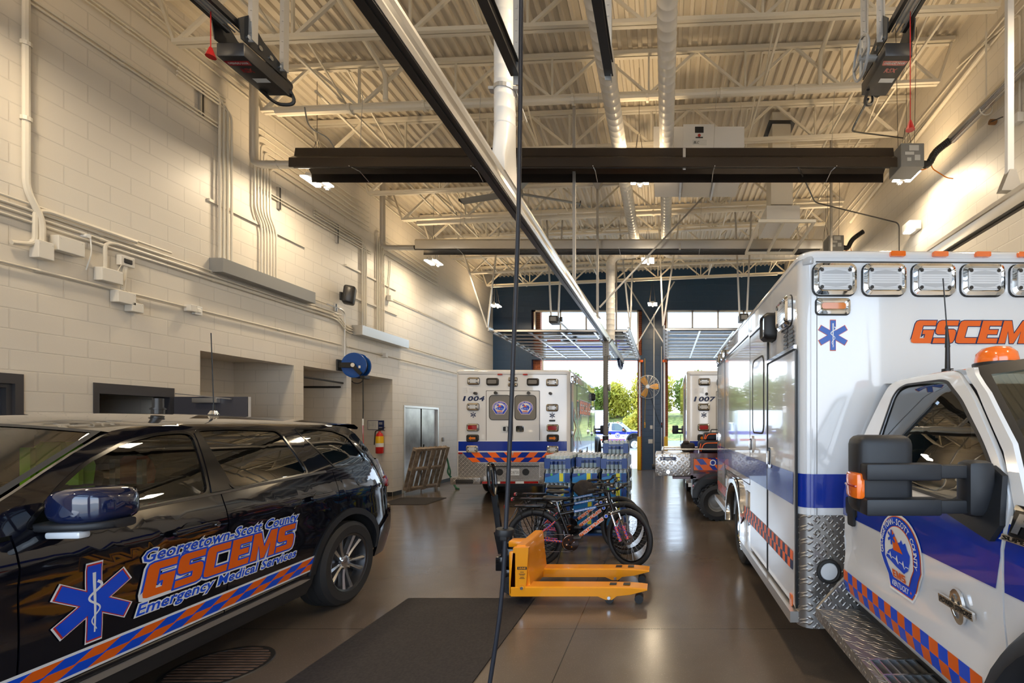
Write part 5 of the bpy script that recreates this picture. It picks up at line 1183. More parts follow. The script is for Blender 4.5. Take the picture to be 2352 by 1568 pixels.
# long horizontal runs, heights measured on the wall
def hrun(label, y0, y1, z0, z1=None, r=.014, dx=0): wall_tube('conduit', label, 'pipe', [(y0, z0, dx), (y1, z1 or z0, dx)], r, group=GC, extra=clamps([(XL+r+.012+dx, y0, z0), (XL+r+.012+dx, y1, z1 or z0)], r, 1.5))
hrun('long low conduit passing through the small white junction boxes on the left wall', 3.2, 9.0, 3.27)
for k in range(3): hrun('%s of three parallel conduits running under the long gray wireway' % ('topmost', 'middle', 'lowest')[k], 3.9, 9.0, 3.86-.06*k, r=.013)
hrun('upper conduit of the close pair starting at the far left pipe', 3.3, 5.9, 3.92); hrun('conduit running past the gray brackets beside the long wireway', 8.1, 9.0, 3.98, r=.012)
for k in range(2): hrun('%s conduit of the pair rising to the bend above the gray bracket' % ('upper', 'lower')[k], 3.0, 6.55, 6.0-.05*k+.0, r=.014)
for k in range(2): hrun('%s conduit of the high pair beside the gray brackets' % ('upper', 'lower')[k], 3.0, 6.60, 6.42-.05*k, r=.014, dx=.02)
for k in range(2): hrun('%s conduit of the pair below the roof along the left wall' % ('upper', 'lower')[k], 7.2, 9.9, 5.45-.05*k, r=.013)
for k in range(3): hrun('high conduit close under the joist ends of the left wall, %s of three' % ('top', 'middle', 'bottom')[k], 4.2, 16.0, 6.95-.12*k, r=.013)
hrun('conduit running from the short galvanised wireway to the blue back wall', 11.0, 16.9, 3.62, r=.014); hrun('conduit from the small white box to the blue back wall', 10.6, 16.9, 4.64, r=.012)
hrun('conduit running over the double doors to the blue back wall', 9.2, 16.9, 3.27, r=.012)
# vertical bundles into the wireways
for k in range(4): wall_tube('conduit', 'vertical conduit, %s of four dropping into the long gray wireway' % ('first', 'second', 'third', 'last')[k], 'pipe', [(5.95, 6.42-.05*k, .02), (6.52+.06*k, 6.42-.05*k, .02), (6.52+.06*k, 4.05, .02)], .016, group=GC)
for k in range(6): wall_tube('conduit', 'vertical conduit, %s of six dropping into the long gray wireway behind the vent pipe' % ('first', 'second', 'third', 'fourth', 'fifth', 'last')[k], 'pipe', [(9.8-.0*k, 6.35-.1*k, .02), (7.08+.055*k, 6.35-.1*k, .02), (7.08+.055*k, 5.05, .02), (7.20+.055*k, 4.85, .02), (7.20+.055*k, 4.05, .02)], .015, group=GC)
for k in range(3): wall_tube('conduit', 'vertical conduit, %s of three dropping into the short galvanised wireway' % ('first', 'second', 'last')[k], 'pipe', [(8.3, 5.62-.05*k), (9.62+.06*k, 5.62-.05*k), (9.62+.06*k, 3.7)], .016, group=GC)
for k in range(5): wall_tube('conduit', 'vertical conduit, %s of five behind the steel heater vent' % ('first', 'second', 'third', 'fourth', 'last')[k], 'pipe', [(12.8, 6.0-.1*k), (10.12+.06*k, 6.0-.1*k), (10.12+.06*k, 3.7)], .015, group=GC)
for k in range(3): wall_tube('conduit', 'curved conduit, %s of three entering the end of the short wireway' % ('top', 'middle', 'bottom')[k], 'pipe', [(8.3, 3.86-.06*k), (8.9, 3.86-.06*k), (9.15, 3.66-.05*k), (9.32, 3.66-.05*k)], .013, group=GC)
for a, b, lab in ((3.33, .045, 'thick white pipe climbing the left wall beside the far left doorway'),):
    wall_tube('riser_pipe', lab, 'pipe', [(4.545, 7.0), (4.545, 4.05), (4.66, 3.80), (4.66, 3.55)], .028, fil=.1, extra=clamps([(XL+.054, 4.545, 7.0), (XL+.054, 4.545, 4.0)], .028, .8))
wall_tube('riser_pipe', 'second thick white pipe bending from the horizontal pair on the far left wall', 'pipe', [(5.5, 3.90), (4.70, 3.90), (4.62, 3.86), (4.62, 3.52), (4.45, 3.48)], .022, fil=.1)
wall_tube('riser_pipe', 'white pipe bent down into the middle junction box on the left wall', 'pipe', [(6.5, 3.80), (5.28, 3.80), (5.20, 3.76), (5.20, 3.45)], .018, fil=.1)
def wireway(label, y0, y1, z, mt, dpt=.22, h=.2):
    m = MB(); m.box(0, 0, 0, dpt, y1-y0, h, .004); o = obj('wireway', m, mt, None, 0); o.location = (XL+dpt/2, (y0+y1)/2, z); tag(o, label, 'electrical box')
wireway('long gray painted wireway box that the conduit bundles drop into', 6.42, 8.12, 3.95, 'gray_box', .20, .20); wireway('short galvanised wireway box above the hose reel', 9.35, 11.05, 3.64, 'galvanised', .22, .20)
for y0, y1, z in ((6.40, 8.10, 4.86), (9.15, 10.85, 4.9), (9.1, 10.9, 4.32)):
    m = MB(); m.b6(XL, XL+.03, y0, y1, z-.02, z+.02); tag(obj('strut_channel', m, 'cream_paint', None, 0), 'cream strut channel clamping the conduit bundle, %s' % ('above the long gray wireway' if y0 < 7 else 'level with the black speaker' if z < 4.5 else 'well above the black speaker'), 'bracket')
for y, z, lab in ((6.3, 6.15, 'gray strut bracket holding the high pair of conduits near the bend'), (7.56, 5.45, 'gray strut bracket holding the conduits left of the first wall lamp'), (8.9, 5.42, 'gray strut bracket on the wall right of the first wall lamp'), (4.55, 6.9, 'gray strut bracket at the top of the left wall'), (8.2, 4.0, 'small gray clip just past the long wireway'), (8.85, 3.97, 'small gray clip where the wall conduit turns down')):
    h = .36 if z > 5 else .14; m = MB(); m.b6(XL, XL+.04, y-.03, y+.03, z-h/2, z+h/2); m.m(1).b6(XL+.04, XL+.042, y-.012, y+.012, z-h/2, z+h/2); tag(obj('strut_bracket', m, ['galvanised', 'dark_steel'], None, 0), lab, 'bracket')
wall_tube('conduit', 'bare steel conduit bending down to the blue hose reel', 'pipe', [(8.6, 3.98), (9.02, 3.97), (9.10, 3.92), (9.10, 2.98)], .014, 'galvanised', .12)
wall_tube('conduit', 'forked conduit dropping to the small white box beyond the steel heater', 'pipe', [(10.6, 5.5), (10.6, 5.2), (10.55, 5.0), (10.55, 4.68)], .012, group=GC)
def jbox(label, y, z, sy=.16, sz=.12, d=.1, mt='cream_plastic', lens=None):
    m = MB(); m.box(0, 0, 0, d, sy, sz, .006)
    for a in (-1, 1): m.cyl((d/2, a*sy*.4, sz*.35), (d/2+.004, a*sy*.4, sz*.35), .006, n=6)
    if lens: m.m(1).box(d/2, 0, 0, .02, sy*.6, sz*.5, .01)
    o = obj('junction_box', m, [mt, lens or mt], None, 0); o.location = (XL+d/2+.005, y, z); tag(o, label, 'electrical box')
jbox('white junction box low under the thick pipe at the far left', 4.66, 3.48, .12, .18); jbox('white junction box with a side antenna stub on the far left wall', 4.86, 3.60, .22, .16)
jbox('white junction box fed by the bent white pipe', 5.22, 3.40, .20, .15); jbox('white junction box under the horn strobe', 5.36, 3.19, .18, .14); jbox('small white sensor box hanging below the horn strobe conduit', 5.47, 3.10, .12, .11)
jbox('white outlet box on the conduit under the gray wireway', 6.12, 3.26, .09, .09); jbox('black faced horn strobe on the left wall', 5.40, 3.63, .14, .12, .06, 'cream_plastic', 'black')
jbox('round-edged white and black outlet on the low wall conduit', 6.23, 3.255, .10, .12, .05, 'white_plastic', 'dim_lens'); jbox('small gray box on the conduit above the double doors', 10.36, 3.27, .09, .10); jbox('small white box under the forked conduit', 10.55, 4.62, .1, .12)
m = MB(); m.tube(fillet([(XL+.02, 5.03, 3.78), (XL+.06, 5.05, 3.78), (XL+.06, 5.06, 3.6), (XL+.05, 5.02, 3.4)], .05), .006, 6); m.cyl((XL, 5.03, 3.78), (XL+.07, 5.03, 3.78), .022); tag(obj('loose_cable', m, 'white_plastic'), 'loose white cable hanging from a stub between the white junction boxes', 'cable')
m = MB(); m.tube([(XL+.035, 5.40, 3.57), (XL+.035, 5.37, 3.28)], .02, 8); m.tube(fillet([(XL+.06, 5.35, 3.6), (XL+.07, 5.28, 3.45), (XL+.05, 5.33, 3.33), (XL+.04, 5.46, 3.25), (XL+.03, 5.6, 3.15), (XL+.03, 5.5, 3.06)], .06), .004, 5); tag(obj('strobe_conduit', m, 'cream_paint'), 'short vertical conduit and thin wires under the horn strobe', 'pipe')
# loudspeaker
t = thing('loudspeaker', 'black loudspeaker on a bracket high on the cream left wall', 'speaker', (XL+.02, 9.0, 4.25))
m = MB(); m.loft([[V((.10+p[0]*k+dx, p[1]*k, p[2]*k2)) for p in ((-.02, -.15, -.19), (.17, -.10, -.18), (.20, .10, -.18), (.02, .16, -.19), (.02, .16, .19), (.20, .10, .18), (.17, -.10, .18), (-.02, -.15, .19))] for k, k2, dx in ((1, 1, 0),)]*1+[[V((.12+p[0]*.98, p[1]*.98, p[2]*.98)) for p in ((-.02, -.15, -.19), (.17, -.10, -.18), (.20, .10, -.18), (.02, .16, -.19), (.02, .16, .19), (.20, .10, .18), (.17, -.10, .18), (-.02, -.15, .19))]])
m = MB(); m.box(.17, 0, 0, .20, .24, .36, .045, seg=3, R=Matrix.Rotation(.5, 4, 'Z') @ Matrix.Rotation(.12, 4, 'Y')); obj('cabinet', m, 'black', t, 40)
m = MB(); m.box(.215, -.075, -.005, .13, .10, .30, .03, R=Matrix.Rotation(.5, 4, 'Z') @ Matrix.Rotation(.12, 4, 'Y')); obj('speaker_grille', m, 'dark_steel', t, 40)
m = MB(); m.box(.02, 0, -.02, .04, .08, .16, .006); m.cyl((.02, 0, -.02), (.10, 0, -.02), .02); obj('bracket', m, 'black', t)
# hose reel
t = thing('hose_reel', 'blue hose reel on a black arm above the pillar between the recesses', 'hose reel', (XL+.02, 9.02, 2.86))
for dx in (-.07, .07): m = MB(); m.lathe([(.04, -.012), (.17, -.012), (.20, -.02), (.245, -.02), (.25, 0), (.245, .012), (.18, .02), (.04, .02)], Matrix.Translation((.30, dx, .0)) @ Matrix.Rotation(pi/2, 4, 'Z'), 32); obj('reel_flange', m, mat('reel_blue', (.005, .06, .27), .3) and 'reel_blue', t, 40)
m = MB(); m.lathe([(.05, -.06), (.19, -.06), (.20, -.03), (.19, 0), (.20, .03), (.19, .06), (.05, .06)], Matrix.Translation((.30, 0, 0)) @ Matrix.Rotation(pi/2, 4, 'Z'), 24); obj('coiled_hose', m, 'rubber', t, 40)
m = MB(); m.box(.01, -.02, 0, .03, .24, .22, .006); m.bar((0, -.105, 0), (.30, -.105, .0), .02, .10); m.bar((.29, -.105, .0), (.46, -.105, -.18), .02, .07); m.box(.50, -.05, -.24, .10, .16, .06, .01); obj('reel_arm', m, 'black', t, 0)
m = MB(); m.plate(circ(.30, 0, .04, 12), lambda x, z, d=0: V((x, -.118-d, z)), .01); m.plate(rrect(.40, -.06, .44, -.01, .004), lambda x, z, d=0: V((x, -.094-d, z)), .004); obj('reel_hub', m, 'cream_plastic', t)
m = MB(); m.tube([(.44, -.02, -.22), (.445, -.02, -.9), (.44, -.02, -1.05)], .010, 8); m.m(1).tube([(.44, -.02, -1.05), (.44, -.02, -1.18)], .015, 8); m.m(2).tube([(.44, -.02, -1.18), (.45, -.02, -1.7), (.47, -.05, -2.4), (.5, -.1, -2.82)], .010, 8); obj('hanging_hose', m, ['rubber', 'white_plastic', 'lens_red'], t)
m = MB(); m.tube([V((.33+.10*cos(a), -.03, -.30+.05*sin(a))) for a in [pi*i/12-pi for i in range(13)]], .010, 6); obj('feed_loop', m, 'rubber', t)
pipe('recess_pipe', 'black pipe running across the top of the middle recess', 'pipe', [(-6.55, 9.17, 2.45), (-7.46, 9.17, 2.45)], .02, 'black'); 
pipe('recess_pipe', 'black pipe along the front of the middle recess beside the hose reel', 'pipe', [(-6.5, 8.12, 2.55), (-6.5, 9.17, 2.53)], .018, 'black')
# extinguisher and evacuation sign in the third recess
t = thing('fire_extinguisher', 'red fire extinguisher with yellow label hanging in the recess beside the double doors', 'extinguisher', (-6.68, 10.64, 1.02))
m = MB(); m.lathe([(.001, 0), (.075, .0), (.082, .015), (.082, .40), (.06, .46), (.025, .49), (.025, .52), (.001, .52)], Matrix.Rotation(-pi/2, 4, 'Y'), 20); obj('cylinder', m, 'red', t, 40)
m = MB(); m.lathe([(.0835, .24), (.0835, .40)], Matrix.Rotation(-pi/2, 4, 'Y'), 20); m.m(1).lathe([(.0838, .15), (.0838, .24)], Matrix.Rotation(-pi/2, 4, 'Y'), 20); obj('label_band', m, ['bollard_yellow', 'white_plastic'], t, 40)
m = MB(); m.box(0, 0, .55, .05, .03, .05); m.bar((0, 0, .57), (.13, 0, .60), .02, .012); m.bar((0, 0, .55), (.12, 0, .53), .02, .01); m.tube(fillet([(-.02, 0, .54), (-.10, 0, .52), (-.11, -.02, .2)], .06), .012, 7); obj('valve_and_hose', m, 'black', t)
t = thing('evacuation_sign', 'framed evacuation plan on the recess wall above the fire extinguisher', 'sign', (-6.82, 10.725, 1.68))
m = MB(); f = plane((0, 0, 0), (1, 0, 0), (0, 0, 1)); m.plate([(-.19, -.11), (.19, -.11), (.19, .11), (-.19, .11)], f, .02, None, .015); obj('frame', m, 'navy', t, 0)
m = MB(); m.plate([(-.18, -.10), (.06, -.10), (.06, .10), (-.18, .10)], f, 0, None, .016); obj('plan_sheet', m, 'cream_plastic', t, 0)
m = MB()
for a, b, c, d in ((-.15, .0, -.02, .004), (-.15, -.06, -.146, .06), (-.06, -.05, -.056, .05), (-.10, .05, .02, .054), (.0, -.06, .004, .03), (.08, -.06, .16, -.05), (.08, .02, .16, .03), (.08, .05, .16, .06)): m.m(0 if a < .07 else 1).plate([(a, b), (c, b), (c, d), (a, d)], f, 0, None, .0175)
obj('plan_lines', m, ['gray_box', 'cream_plastic'], t, 0)
# doors in the left wall
m = MB()
y0, y1, h = 11.2, 12.92, 2.17
m.b6(XL-.2, XL+.012, y0, y0+.055, 0, h); m.b6(XL-.2, XL+.012, y1-.055, y1, 0, h); m.b6(XL-.2, XL+.012, y0+.055, y1-.055, h-.055, h)
d = struct('door_1', m, 'galvanised', None, 0)
noise_mat('brushed_steel', (.24, .235, .225), (.42, .41, .395), 2.0, .3, .8, 0, .01)
m = MB(); m.b6(XL-.09, XL-.045, y0+.06, y0+.055+.80, .01, h-.06); l1 = obj('door_leaf', m, 'brushed_steel', d, 0)
m = MB(); m.b6(XL-.09, XL-.045, y0+.92, y1-.058, .01, h-.06); l2 = obj('door_leaf', m, 'brushed_steel', d, 0)
m = MB(); m.b6(XL-.3, XL-.16, y0, y1, 0, h); obj('door_dark', m, 'black', d, 0)
m = MB(); m.cyl((XL-.045, y0+1.0, 1.02), (XL+.03, y0+1.0, 1.02), .025); m.bar((XL+.03, y0+1.0, 1.02), (XL+.03, y0+1.14, 1.02), .02, .02); m.b6(XL-.046, XL-.038, y0+.97, y0+1.03, .94, 1.16); obj('door_handle', m, 'chrome', l2)
small_box('card_reader', 'small gray card reader beside the double steel doors', 'switch', XL+.02, 13.15, 1.2, .03, .07, .12, 'gray_box')
m = MB(); y0, y1, h = 5.12, 5.96, 2.17
for a, b, c, e in ((y0, y0+.05, 0, h), (y1-.05, y1, 0, h), (y0+.05, y1-.05, h-.12, h)): m.b6(XL-.21, XL+.012, a, b, c, e)
d2 = struct('door_2', m, 'dark_frame', None, 0)
m = MB(); m.b6(XL, XL+.98, 5.955, 5.995, .01, 2.06); obj('door_leaf', m, 'door_gray', d2, 0)
m = MB(); m.bar((XL+.05, 5.94, 2.10), (XL+.78, 5.93, 2.03), .02, .012); m.b6(XL+.30, XL+.62, 5.90, 5.953, 1.98, 2.04); obj('door_closer', m, 'aluminium', d2, 0)
m = MB(); m.b6(XL+.975, XL+.982, 5.955, 5.995, .01, 2.06); obj('door_edge', m, 'aluminium', d2, 0)
m = MB(); y0, y1, h = 3.55, 4.56, 2.20
for a, b, c, e in ((y0, y0+.06, 0, h), (y1-.06, y1, 0, h), (y0+.06, y1-.06, h-.10, h)): m.b6(XL-.21, XL+.012, a, b, c, e)
for a, b, c, e in ((y0+.06, y0+.10, 0, h-.10), (y1-.10, y1-.06, 0, h-.10), (y0+.10, y1-.10, h-.14, h-.10)): m.b6(XL-.20, XL-.02, a, b, c, e)
d3 = struct('door_3', m, 'dark_frame', None, 0); m = MB(); m.b6(XL-.12, XL-.07, y0+.10, y1-.10, 0.01, h-.14); obj('door_leaf', m, 'door_gray', d3, 0)
# gear seen through the open doorway
t = thing('gear_rack', 'dark gear rack with wooden posts seen through the open gray doorway', 'rack', (-8.9, 5.0, 0))
for yy in (-.7, -.35, .2): m = MB(); m.box(.3, yy, 1.0, .05, .05, 2.0); obj('post', m, mat('oak', (.22, .10, .03), .6) and 'oak', t, 0)
m = MB(); m.b6(.2, .35, -.8, .75, 1.74, 1.80); obj('shelf', m, 'black', t, 0)
for k in range(6): m = MB(); m.cyl((.35, -.7+.24*k, 1.72), (.45, -.7+.24*k, 1.66), .02); obj('hook', m, 'cream_plastic', t)
m = MB(); m.box(.35, -.2, 1.55, .25, .9, .28, .1); m.box(.30, .30, 1.5, .2, .5, .35, .1); obj('hung_clothes', m, 'black', t)
t = thing('recess_chair', 'brown padded chair back in the first recess behind the SUV roof', 'chair', (-6.95, 7.3, 0))
m = MB(); m.box(0, 0, 1.55, .34, .12, .5, .05); obj('backrest', m, mat('brown_leather', (.06, .03, .025), .5) and 'brown_leather', t); m = MB(); m.box(0, -.2, 1.2, .4, .4, .1, .03); obj('seat', m, 'brown_leather', t)
for sx in (-.16, .16):
    for sy in (-.36, -.04): m = MB(); m.box(sx, sy, .58, .04, .04, 1.16); obj('leg', m, 'dark_steel', t, 0)
# ---------------------------------------------------------------- right wall fittings
def rwall(name, label, cat, pts, r, mt, fil=.08, extra=None): return pipe(name, label, cat, [(XR-r-.012-(p[2] if len(p) > 2 else 0), p[0], p[1]) for p in pts], r, mt, fil, 10, None, extra)
rwall('gas_pipe', 'cream gas pipe slanting down the right wall to the burner box valve', 'pipe', [(5.0, 6.95), (5.0, 6.95), (6.25, 6.95), (6.25, 5.0)], .03, 'cream_paint')
rwall('gas_pipe', 'cream gas pipe with a yellow marker sloping along the upper right wall', 'pipe', [(6.2, 6.85), (10.8, 6.5)], .035, 'cream_paint')
for k in range(2): rwall('conduit', '%s cream conduit of the pair climbing the right wall above the gas pipe' % ('upper', 'lower')[k], 'pipe', [(3.0, 7.05-.14*k), (12.0, 6.9-.14*k)], .014, 'cream_paint')
rwall('conduit', 'cream conduit dropping to the outlet on the upper right wall', 'pipe', [(6.9, 7.1), (5.75, 6.85), (5.68, 6.8), (5.68, 5.55)], .014, 'cream_paint')
small_box('outlet_box', 'cream outlet box under the curved conduit on the right wall', 'outlet', XR-.05, 5.68, 5.45, .08, .10, .12, 'cream_plastic')
pipe('vent_pipe', 'shiny metal vent running from the burner box up the right wall', 'pipe', [(4.22, 6.70, 5.90), (XR-.09, 5.1, 6.05), (XR-.09, 4.45, 6.2), (XR-.09, 4.40, 7.3)], .07, 'steel', .15, 14)
m = MB(); m.tube([V((4.30, 6.1+.0*a, 5.93))+V((.085*cos(a), 0, .085*sin(a))) for a in [2*pi*i/16 for i in range(17)]], .008, 6); m.cyl((4.30, 6.1, 6.0), (4.30, 6.1, 7.4), .012); tag(obj('vent_hanger', m, 'cream_paint'), 'cream rod and loop holding the shiny vent on the right wall', 'bracket')
m = MB(); x, y = 3.29, 4.35
m.b6(x-.03, x+.03, y-.02, y+.02, 4.03, 7.5); m.m(1).loft([[V((x+sx, y-.035, z)) for sx, z in ((-.10, 3.92), (.10, 3.92), (.04, 4.12), (-.02, 4.12))], [V((x+sx, y+.035, z)) for sx, z in ((-.10, 3.92), (.10, 3.92), (.04, 4.12), (-.02, 4.12))]])
tag(obj('rail_hanger', m, ['white_duct', 'galvanised'], None, 0), 'white post with steel foot bracket carrying the right exhaust rail', 'post')
m = MB(); m.b6(3.27, 3.31, 9.0, 9.04, 3.9, 7.5); tag(obj('rail_hanger', m, 'post_gray', None, 0), 'slim gray post carrying the right exhaust rail behind the burner box', 'post')
pipe('conduit', 'black cable looping from the heater to the right wall outlet', 'cable', [(1.9, 6.6, 5.5), (2.6, 7.9, 5.55), (XR-.03, 8.6, 5.5), (XR-.03, 8.6, 4.45)], .012, 'dark_steel', .1, 6)
small_box('outlet_box', 'cream outlet box at the end of the black cable on the right wall', 'outlet', XR-.05, 8.6, 4.32, .08, .10, .12, 'cream_plastic')
pipe('power_cable', 'black cable curling between the right door operator and the burner box', 'cable', [(1.56, 3.5, 4.2), (1.9, 4.6, 4.7), (2.3, 5.6, 5.3), (3.0, 6.3, 5.7), (3.45, 6.6, 5.85)], .010, 'black', .4, 6)
pipe('power_cable', 'gray cable drooping from the roof to the left end of the dark heater', 'cable', [(-5.35, 6.75, 6.4), (-5.3, 6.75, 6.1), (-5.0, 6.75, 5.95), (-4.9, 6.75, 5.78)], .010, 'gray_box', .3, 6)
for y, z, s in ((6.1, 5.75, 'shiny vent'), (9.6, 5.1, 'black cable')): m = MB(); m.cyl((XR-.10, y, z), (XR-.02, y, z), .035, n=10); m.m(1).bar((XR-.09, y, z), (XR-.09, y-.22, z-.08), .02, .008); tag(obj('gas_valve', m, ['oak', 'black']), 'brown gas valve with black lever on the right wall near the %s' % s, 'valve')
# ---------------------------------------------------------------- door operators over the two street doors
def operator(label, x, y, z, sg, wheel_):
    t = thing('opener_motor', label, 'motor', (x, y, z))
    m = MB(); m.box(0, .20, .045, .185, .37, .09, .008); c = obj('cover', m, 'dark_steel', t, 30)
    f = plane((0, .20, -.001), (-1, 0, 0) if False else (1, 0, 0), (0, -1, 0), (0, 0, -1))
    f = lambda a, b, d=0: V((a, .20+b*-1 if False else .2-b, -d))
    m = MB(); f = lambda a, b, d=0: V((a, .20-b, -.001-d)); ft = lambda a, b, d=0: V((a, .20+(-b), -.001-d))
    fx = lambda a, b, d=0: V((a, .2-b, -.0015-d))
    m.m(0).plate([(-.075, .105), (.075, .105), (.085, .145), (-.085, .145)], fx, 0); write(m, 'OVERHEAD DOOR', fx, -.068, .118, .016, .136, ((1, 0),), .02, 0, o=.001); obj('maker_banner', m, ['lens_red', 'label_white'], c, 0); m = MB(); write(m, 'RSX', fx, -.035, .045, .035, .075, ((0, 0),), .03, .1, o=.0005)
    obj('model_lettering', m, ['lens_red', 'label_white'], c, 0); m = MB(); m.m(1).plate([(-.03, -.05), (.07, -.05), (.07, -.01), (-.03, -.01)], fx, 0)
    obj('cover_label', m, ['lens_red', 'label_white'], c, 0)
    m = MB()
    for s in (-1, 1): m.loft([[V((s*.085, yy, zz)) for yy, zz in ((.36, .10), (.0, .10), (-.02, .22), (.05, .30), (.16, .22), (.36, .16))], [V((s*.092, yy, zz)) for yy, zz in ((.36, .10), (.0, .10), (-.02, .22), (.05, .30), (.16, .22), (.36, .16))]])
    for k in range(4):
        for s in (-1, 1): m.m(1).cyl((s*.093, .05+.085*k, .15), (s*.100, .05+.085*k, .15), .016, n=10)
    obj('side_plate', m, ['black', 'chrome'], t, 0)
    m = MB(); m.cyl((0, .30, .14), (0, .46, .12), .055, n=16); m.cyl((-.02, .36, .06), (.06, .44, .06), .03, n=10); obj('motor', m, 'black', t)
    m = MB(); m.tube(fillet([(.02, .46, .12), (.05, .50, .02), (-.05, .44, -.03), (-.07, .32, .0)], .06), .012, 7); obj('cable_loop', m, 'black', t)
    m = MB()
    for s in (-1, 1): m.b6(s*.055-.012, s*.055+.012, -4.6, .06, .19, .23)
    m.m(1).b6(-.04, .04, -4.6, .0, .20, .222); m.m(2)
    for s in (-.03, .0, .03): m.b6(s-.004, s+.004, -4.6, .05, .185, .19)
    obj('trolley_rail', m, ['dark_steel', 'cream_paint', 'gray_box'], t, 0)
    m = MB(); m.tube(fillet([(0, -.25, .18), (sg*.22, -.12, .12) if False else (sg*.30, -.35, .16), (sg*.38, -.62, .30), (sg*.40, -.75, .55)], .1), .018, 6); obj('release_arm', m, 'black', t)
    m = MB(); m.tube([(sg*.012, -.10, .19), (sg*.012, -.10, .05), (sg*.012, -.10, -.05 if not wheel_ else -.52)], .003, 5); zb = -.08 if not wheel_ else -.545; m.cyl((sg*.012, -.10, zb+.04), (sg*.012, -.10, zb-.02), .008, .028, 10); obj('pull_cord', m, 'red', t)
    if wheel_:
        m = MB(); m.tube([V((-.19, .16+.12*cos(a), .10+.13*sin(a))) for a in [2*pi*i/24 for i in range(25)]], .010, 6); m.bar((-.19, .04, .10), (-.19, .28, .10), .015, .02); m.bar((-.19, .16, -.03), (-.19, .16, .23), .015, .02); m.cyl((-.21, .16, .10), (-.08, .16, .10), .022); obj('chain_wheel', m, 'gray_box', t, 40)
    for s, yy in ((1, .05), (1, .30)): hanger('operator_hanger', 'slotted galvanised angle holding the %s, %s of two' % (label.split(' with')[0], 'front' if yy < .1 else 'rear'), [((x+s*.11*(-1 if wheel_ else 1), y+yy, z+.12), (x+s*.11*(-1 if wheel_ else 1)*(1.0 if yy < .1 else .9), y+yy+.05, 7.3))], .045)
operator('black door operator over the dark SUV with a short red pull cord', -2.885, 3.0, 4.14, -1, False)
operator('black door operator over the ambulance cab with a round chain wheel', 1.55, 3.0, 4.14, 1, True)
for x, y, s in ((-2.75, 11.3, 'left'), (1.9, 11.1, 'right')):
    t = thing('opener_motor', 'small black door operator of the raised far %s door' % s, 'motor', (x, y, 4.20)); m = MB(); m.box(0, 0, .08, .22, .30, .18, .02); m.m(1).box(0, -.155, .08, .14, .01, .1); obj('casing', m, ['black', 'gray_box'], t); m = MB(); m.b6(.08, .14, .1, 5.5, .06, .10); obj('trolley_rail', m, 'aluminium', t, 0); m = MB(); m.cyl((.14, -.02, .1), (.2, -.02, .1), .06, n=14); obj('chain_wheel', m, 'dark_steel', t)
    for dx in (-.09, .09): hanger('operator_hanger', 'slotted angle holding the small %s far door operator, %s one' % (s, 'left' if dx < 0 else 'right'), [((x+dx, y, 4.36), (x+dx*2.2, y, 6.9))], .04)
# ---------------------------------------------------------------- floor mats, drain, pull cord hose
m = MB(); m.plate([(-2.55, 2.35), (-2.02, 4.47), (-1.36+.03, 4.47), (-1.32, 4.43), (-1.43, 2.35), (-1.45, 2.3)][0:0]+[(-2.48, 1.6), (-2.50, 4.43), (-1.27, 4.43), (-1.26, 1.6)], plane((0, 0, 0), (1, 0, 0), (0, 1, 0)), .010, None, .010); tag(at_base(obj('floor_mat', m, 'mat_rubber', None, 0)), 'large black rubber floor mat beside the dark SUV', 'mat')
m = MB(); m.b6(-6.1, -5.05, 9.6, 10.5, 0, .010); tag(at_base(obj('floor_mat', m, 'mat_rubber', None, 0)), 'dark mat in front of the fire extinguisher recess', 'mat')
m = MB(); m.cyl((0, 0, .0), (0, 0, .004), .30, n=40); m.m(1)
for k in range(15): yy = -.26+.037*k; hw = sqrt(max(0, .27**2-yy*yy)); m.b6(-hw, hw, yy, yy+.016, .004, .007)
m.m(0).lathe([(.275, .004), (.275, .008), (.30, .008), (.305, 0)], Matrix.Rotation(-pi/2, 4, 'Y'), 40); o = obj('floor_drain', m, ['dark_steel', noise_mat('rust', (.10, .055, .035), (.17, .10, .07), 12, .7) and 'rust'], None, 0); o.location = (-3.12, 3.18, 0.0005); tag(o, 'round slotted rusty drain cover under the flank of the dark SUV', 'drain')
pa = [(-.79, 2.58, 5.985), (-.815, 2.58, 4.2), (-.83, 2.58, 3.0), (-.865, 2.58, 2.0), (-.90, 2.58, 1.2), (-.93, 2.58, .7), (-1.0, 2.58, .2), (-1.03, 2.57, .02), (-1.0, 2.3, .015), (-.9, 1.9, .015)]
sm = []
for i in range(len(pa)-1):
    for k in range(6): t_ = k/6; p0, p1, p2, p3 = V(pa[max(0, i-1)]), V(pa[i]), V(pa[i+1]), V(pa[min(len(pa)-1, i+2)]); sm.append(.5*((2*p1)+(p2-p0)*t_+(2*p0-5*p1+4*p2-p3)*t_**2+(3*p1-p0-3*p2+p3)*t_**3))
t = thing('drop_cord', 'thick black cord hanging straight down in front of the pallet jack', 'cord', (-1.0, 2.58, 0))
o = V((-1.0, 2.58, 0)); m = MB(); m.tube([p-o for p in sm], .0125, 10); obj('cord', m, mat('cord_black', (.016, .018, .026), .5) and 'cord_black', t, 60)
m = MB(); m.lathe([(.014, -.02), (.048, -.018), (.052, 0), (.048, .018), (.014, .02)], Matrix.Translation((.09, 0, 1.09)) @ Matrix.Rotation(pi/2+.1, 4, 'Y'), 20); m.box(.09, -.005, 1.07, .04, .05, .05, .006); obj('stop_ball', m, 'black', t)
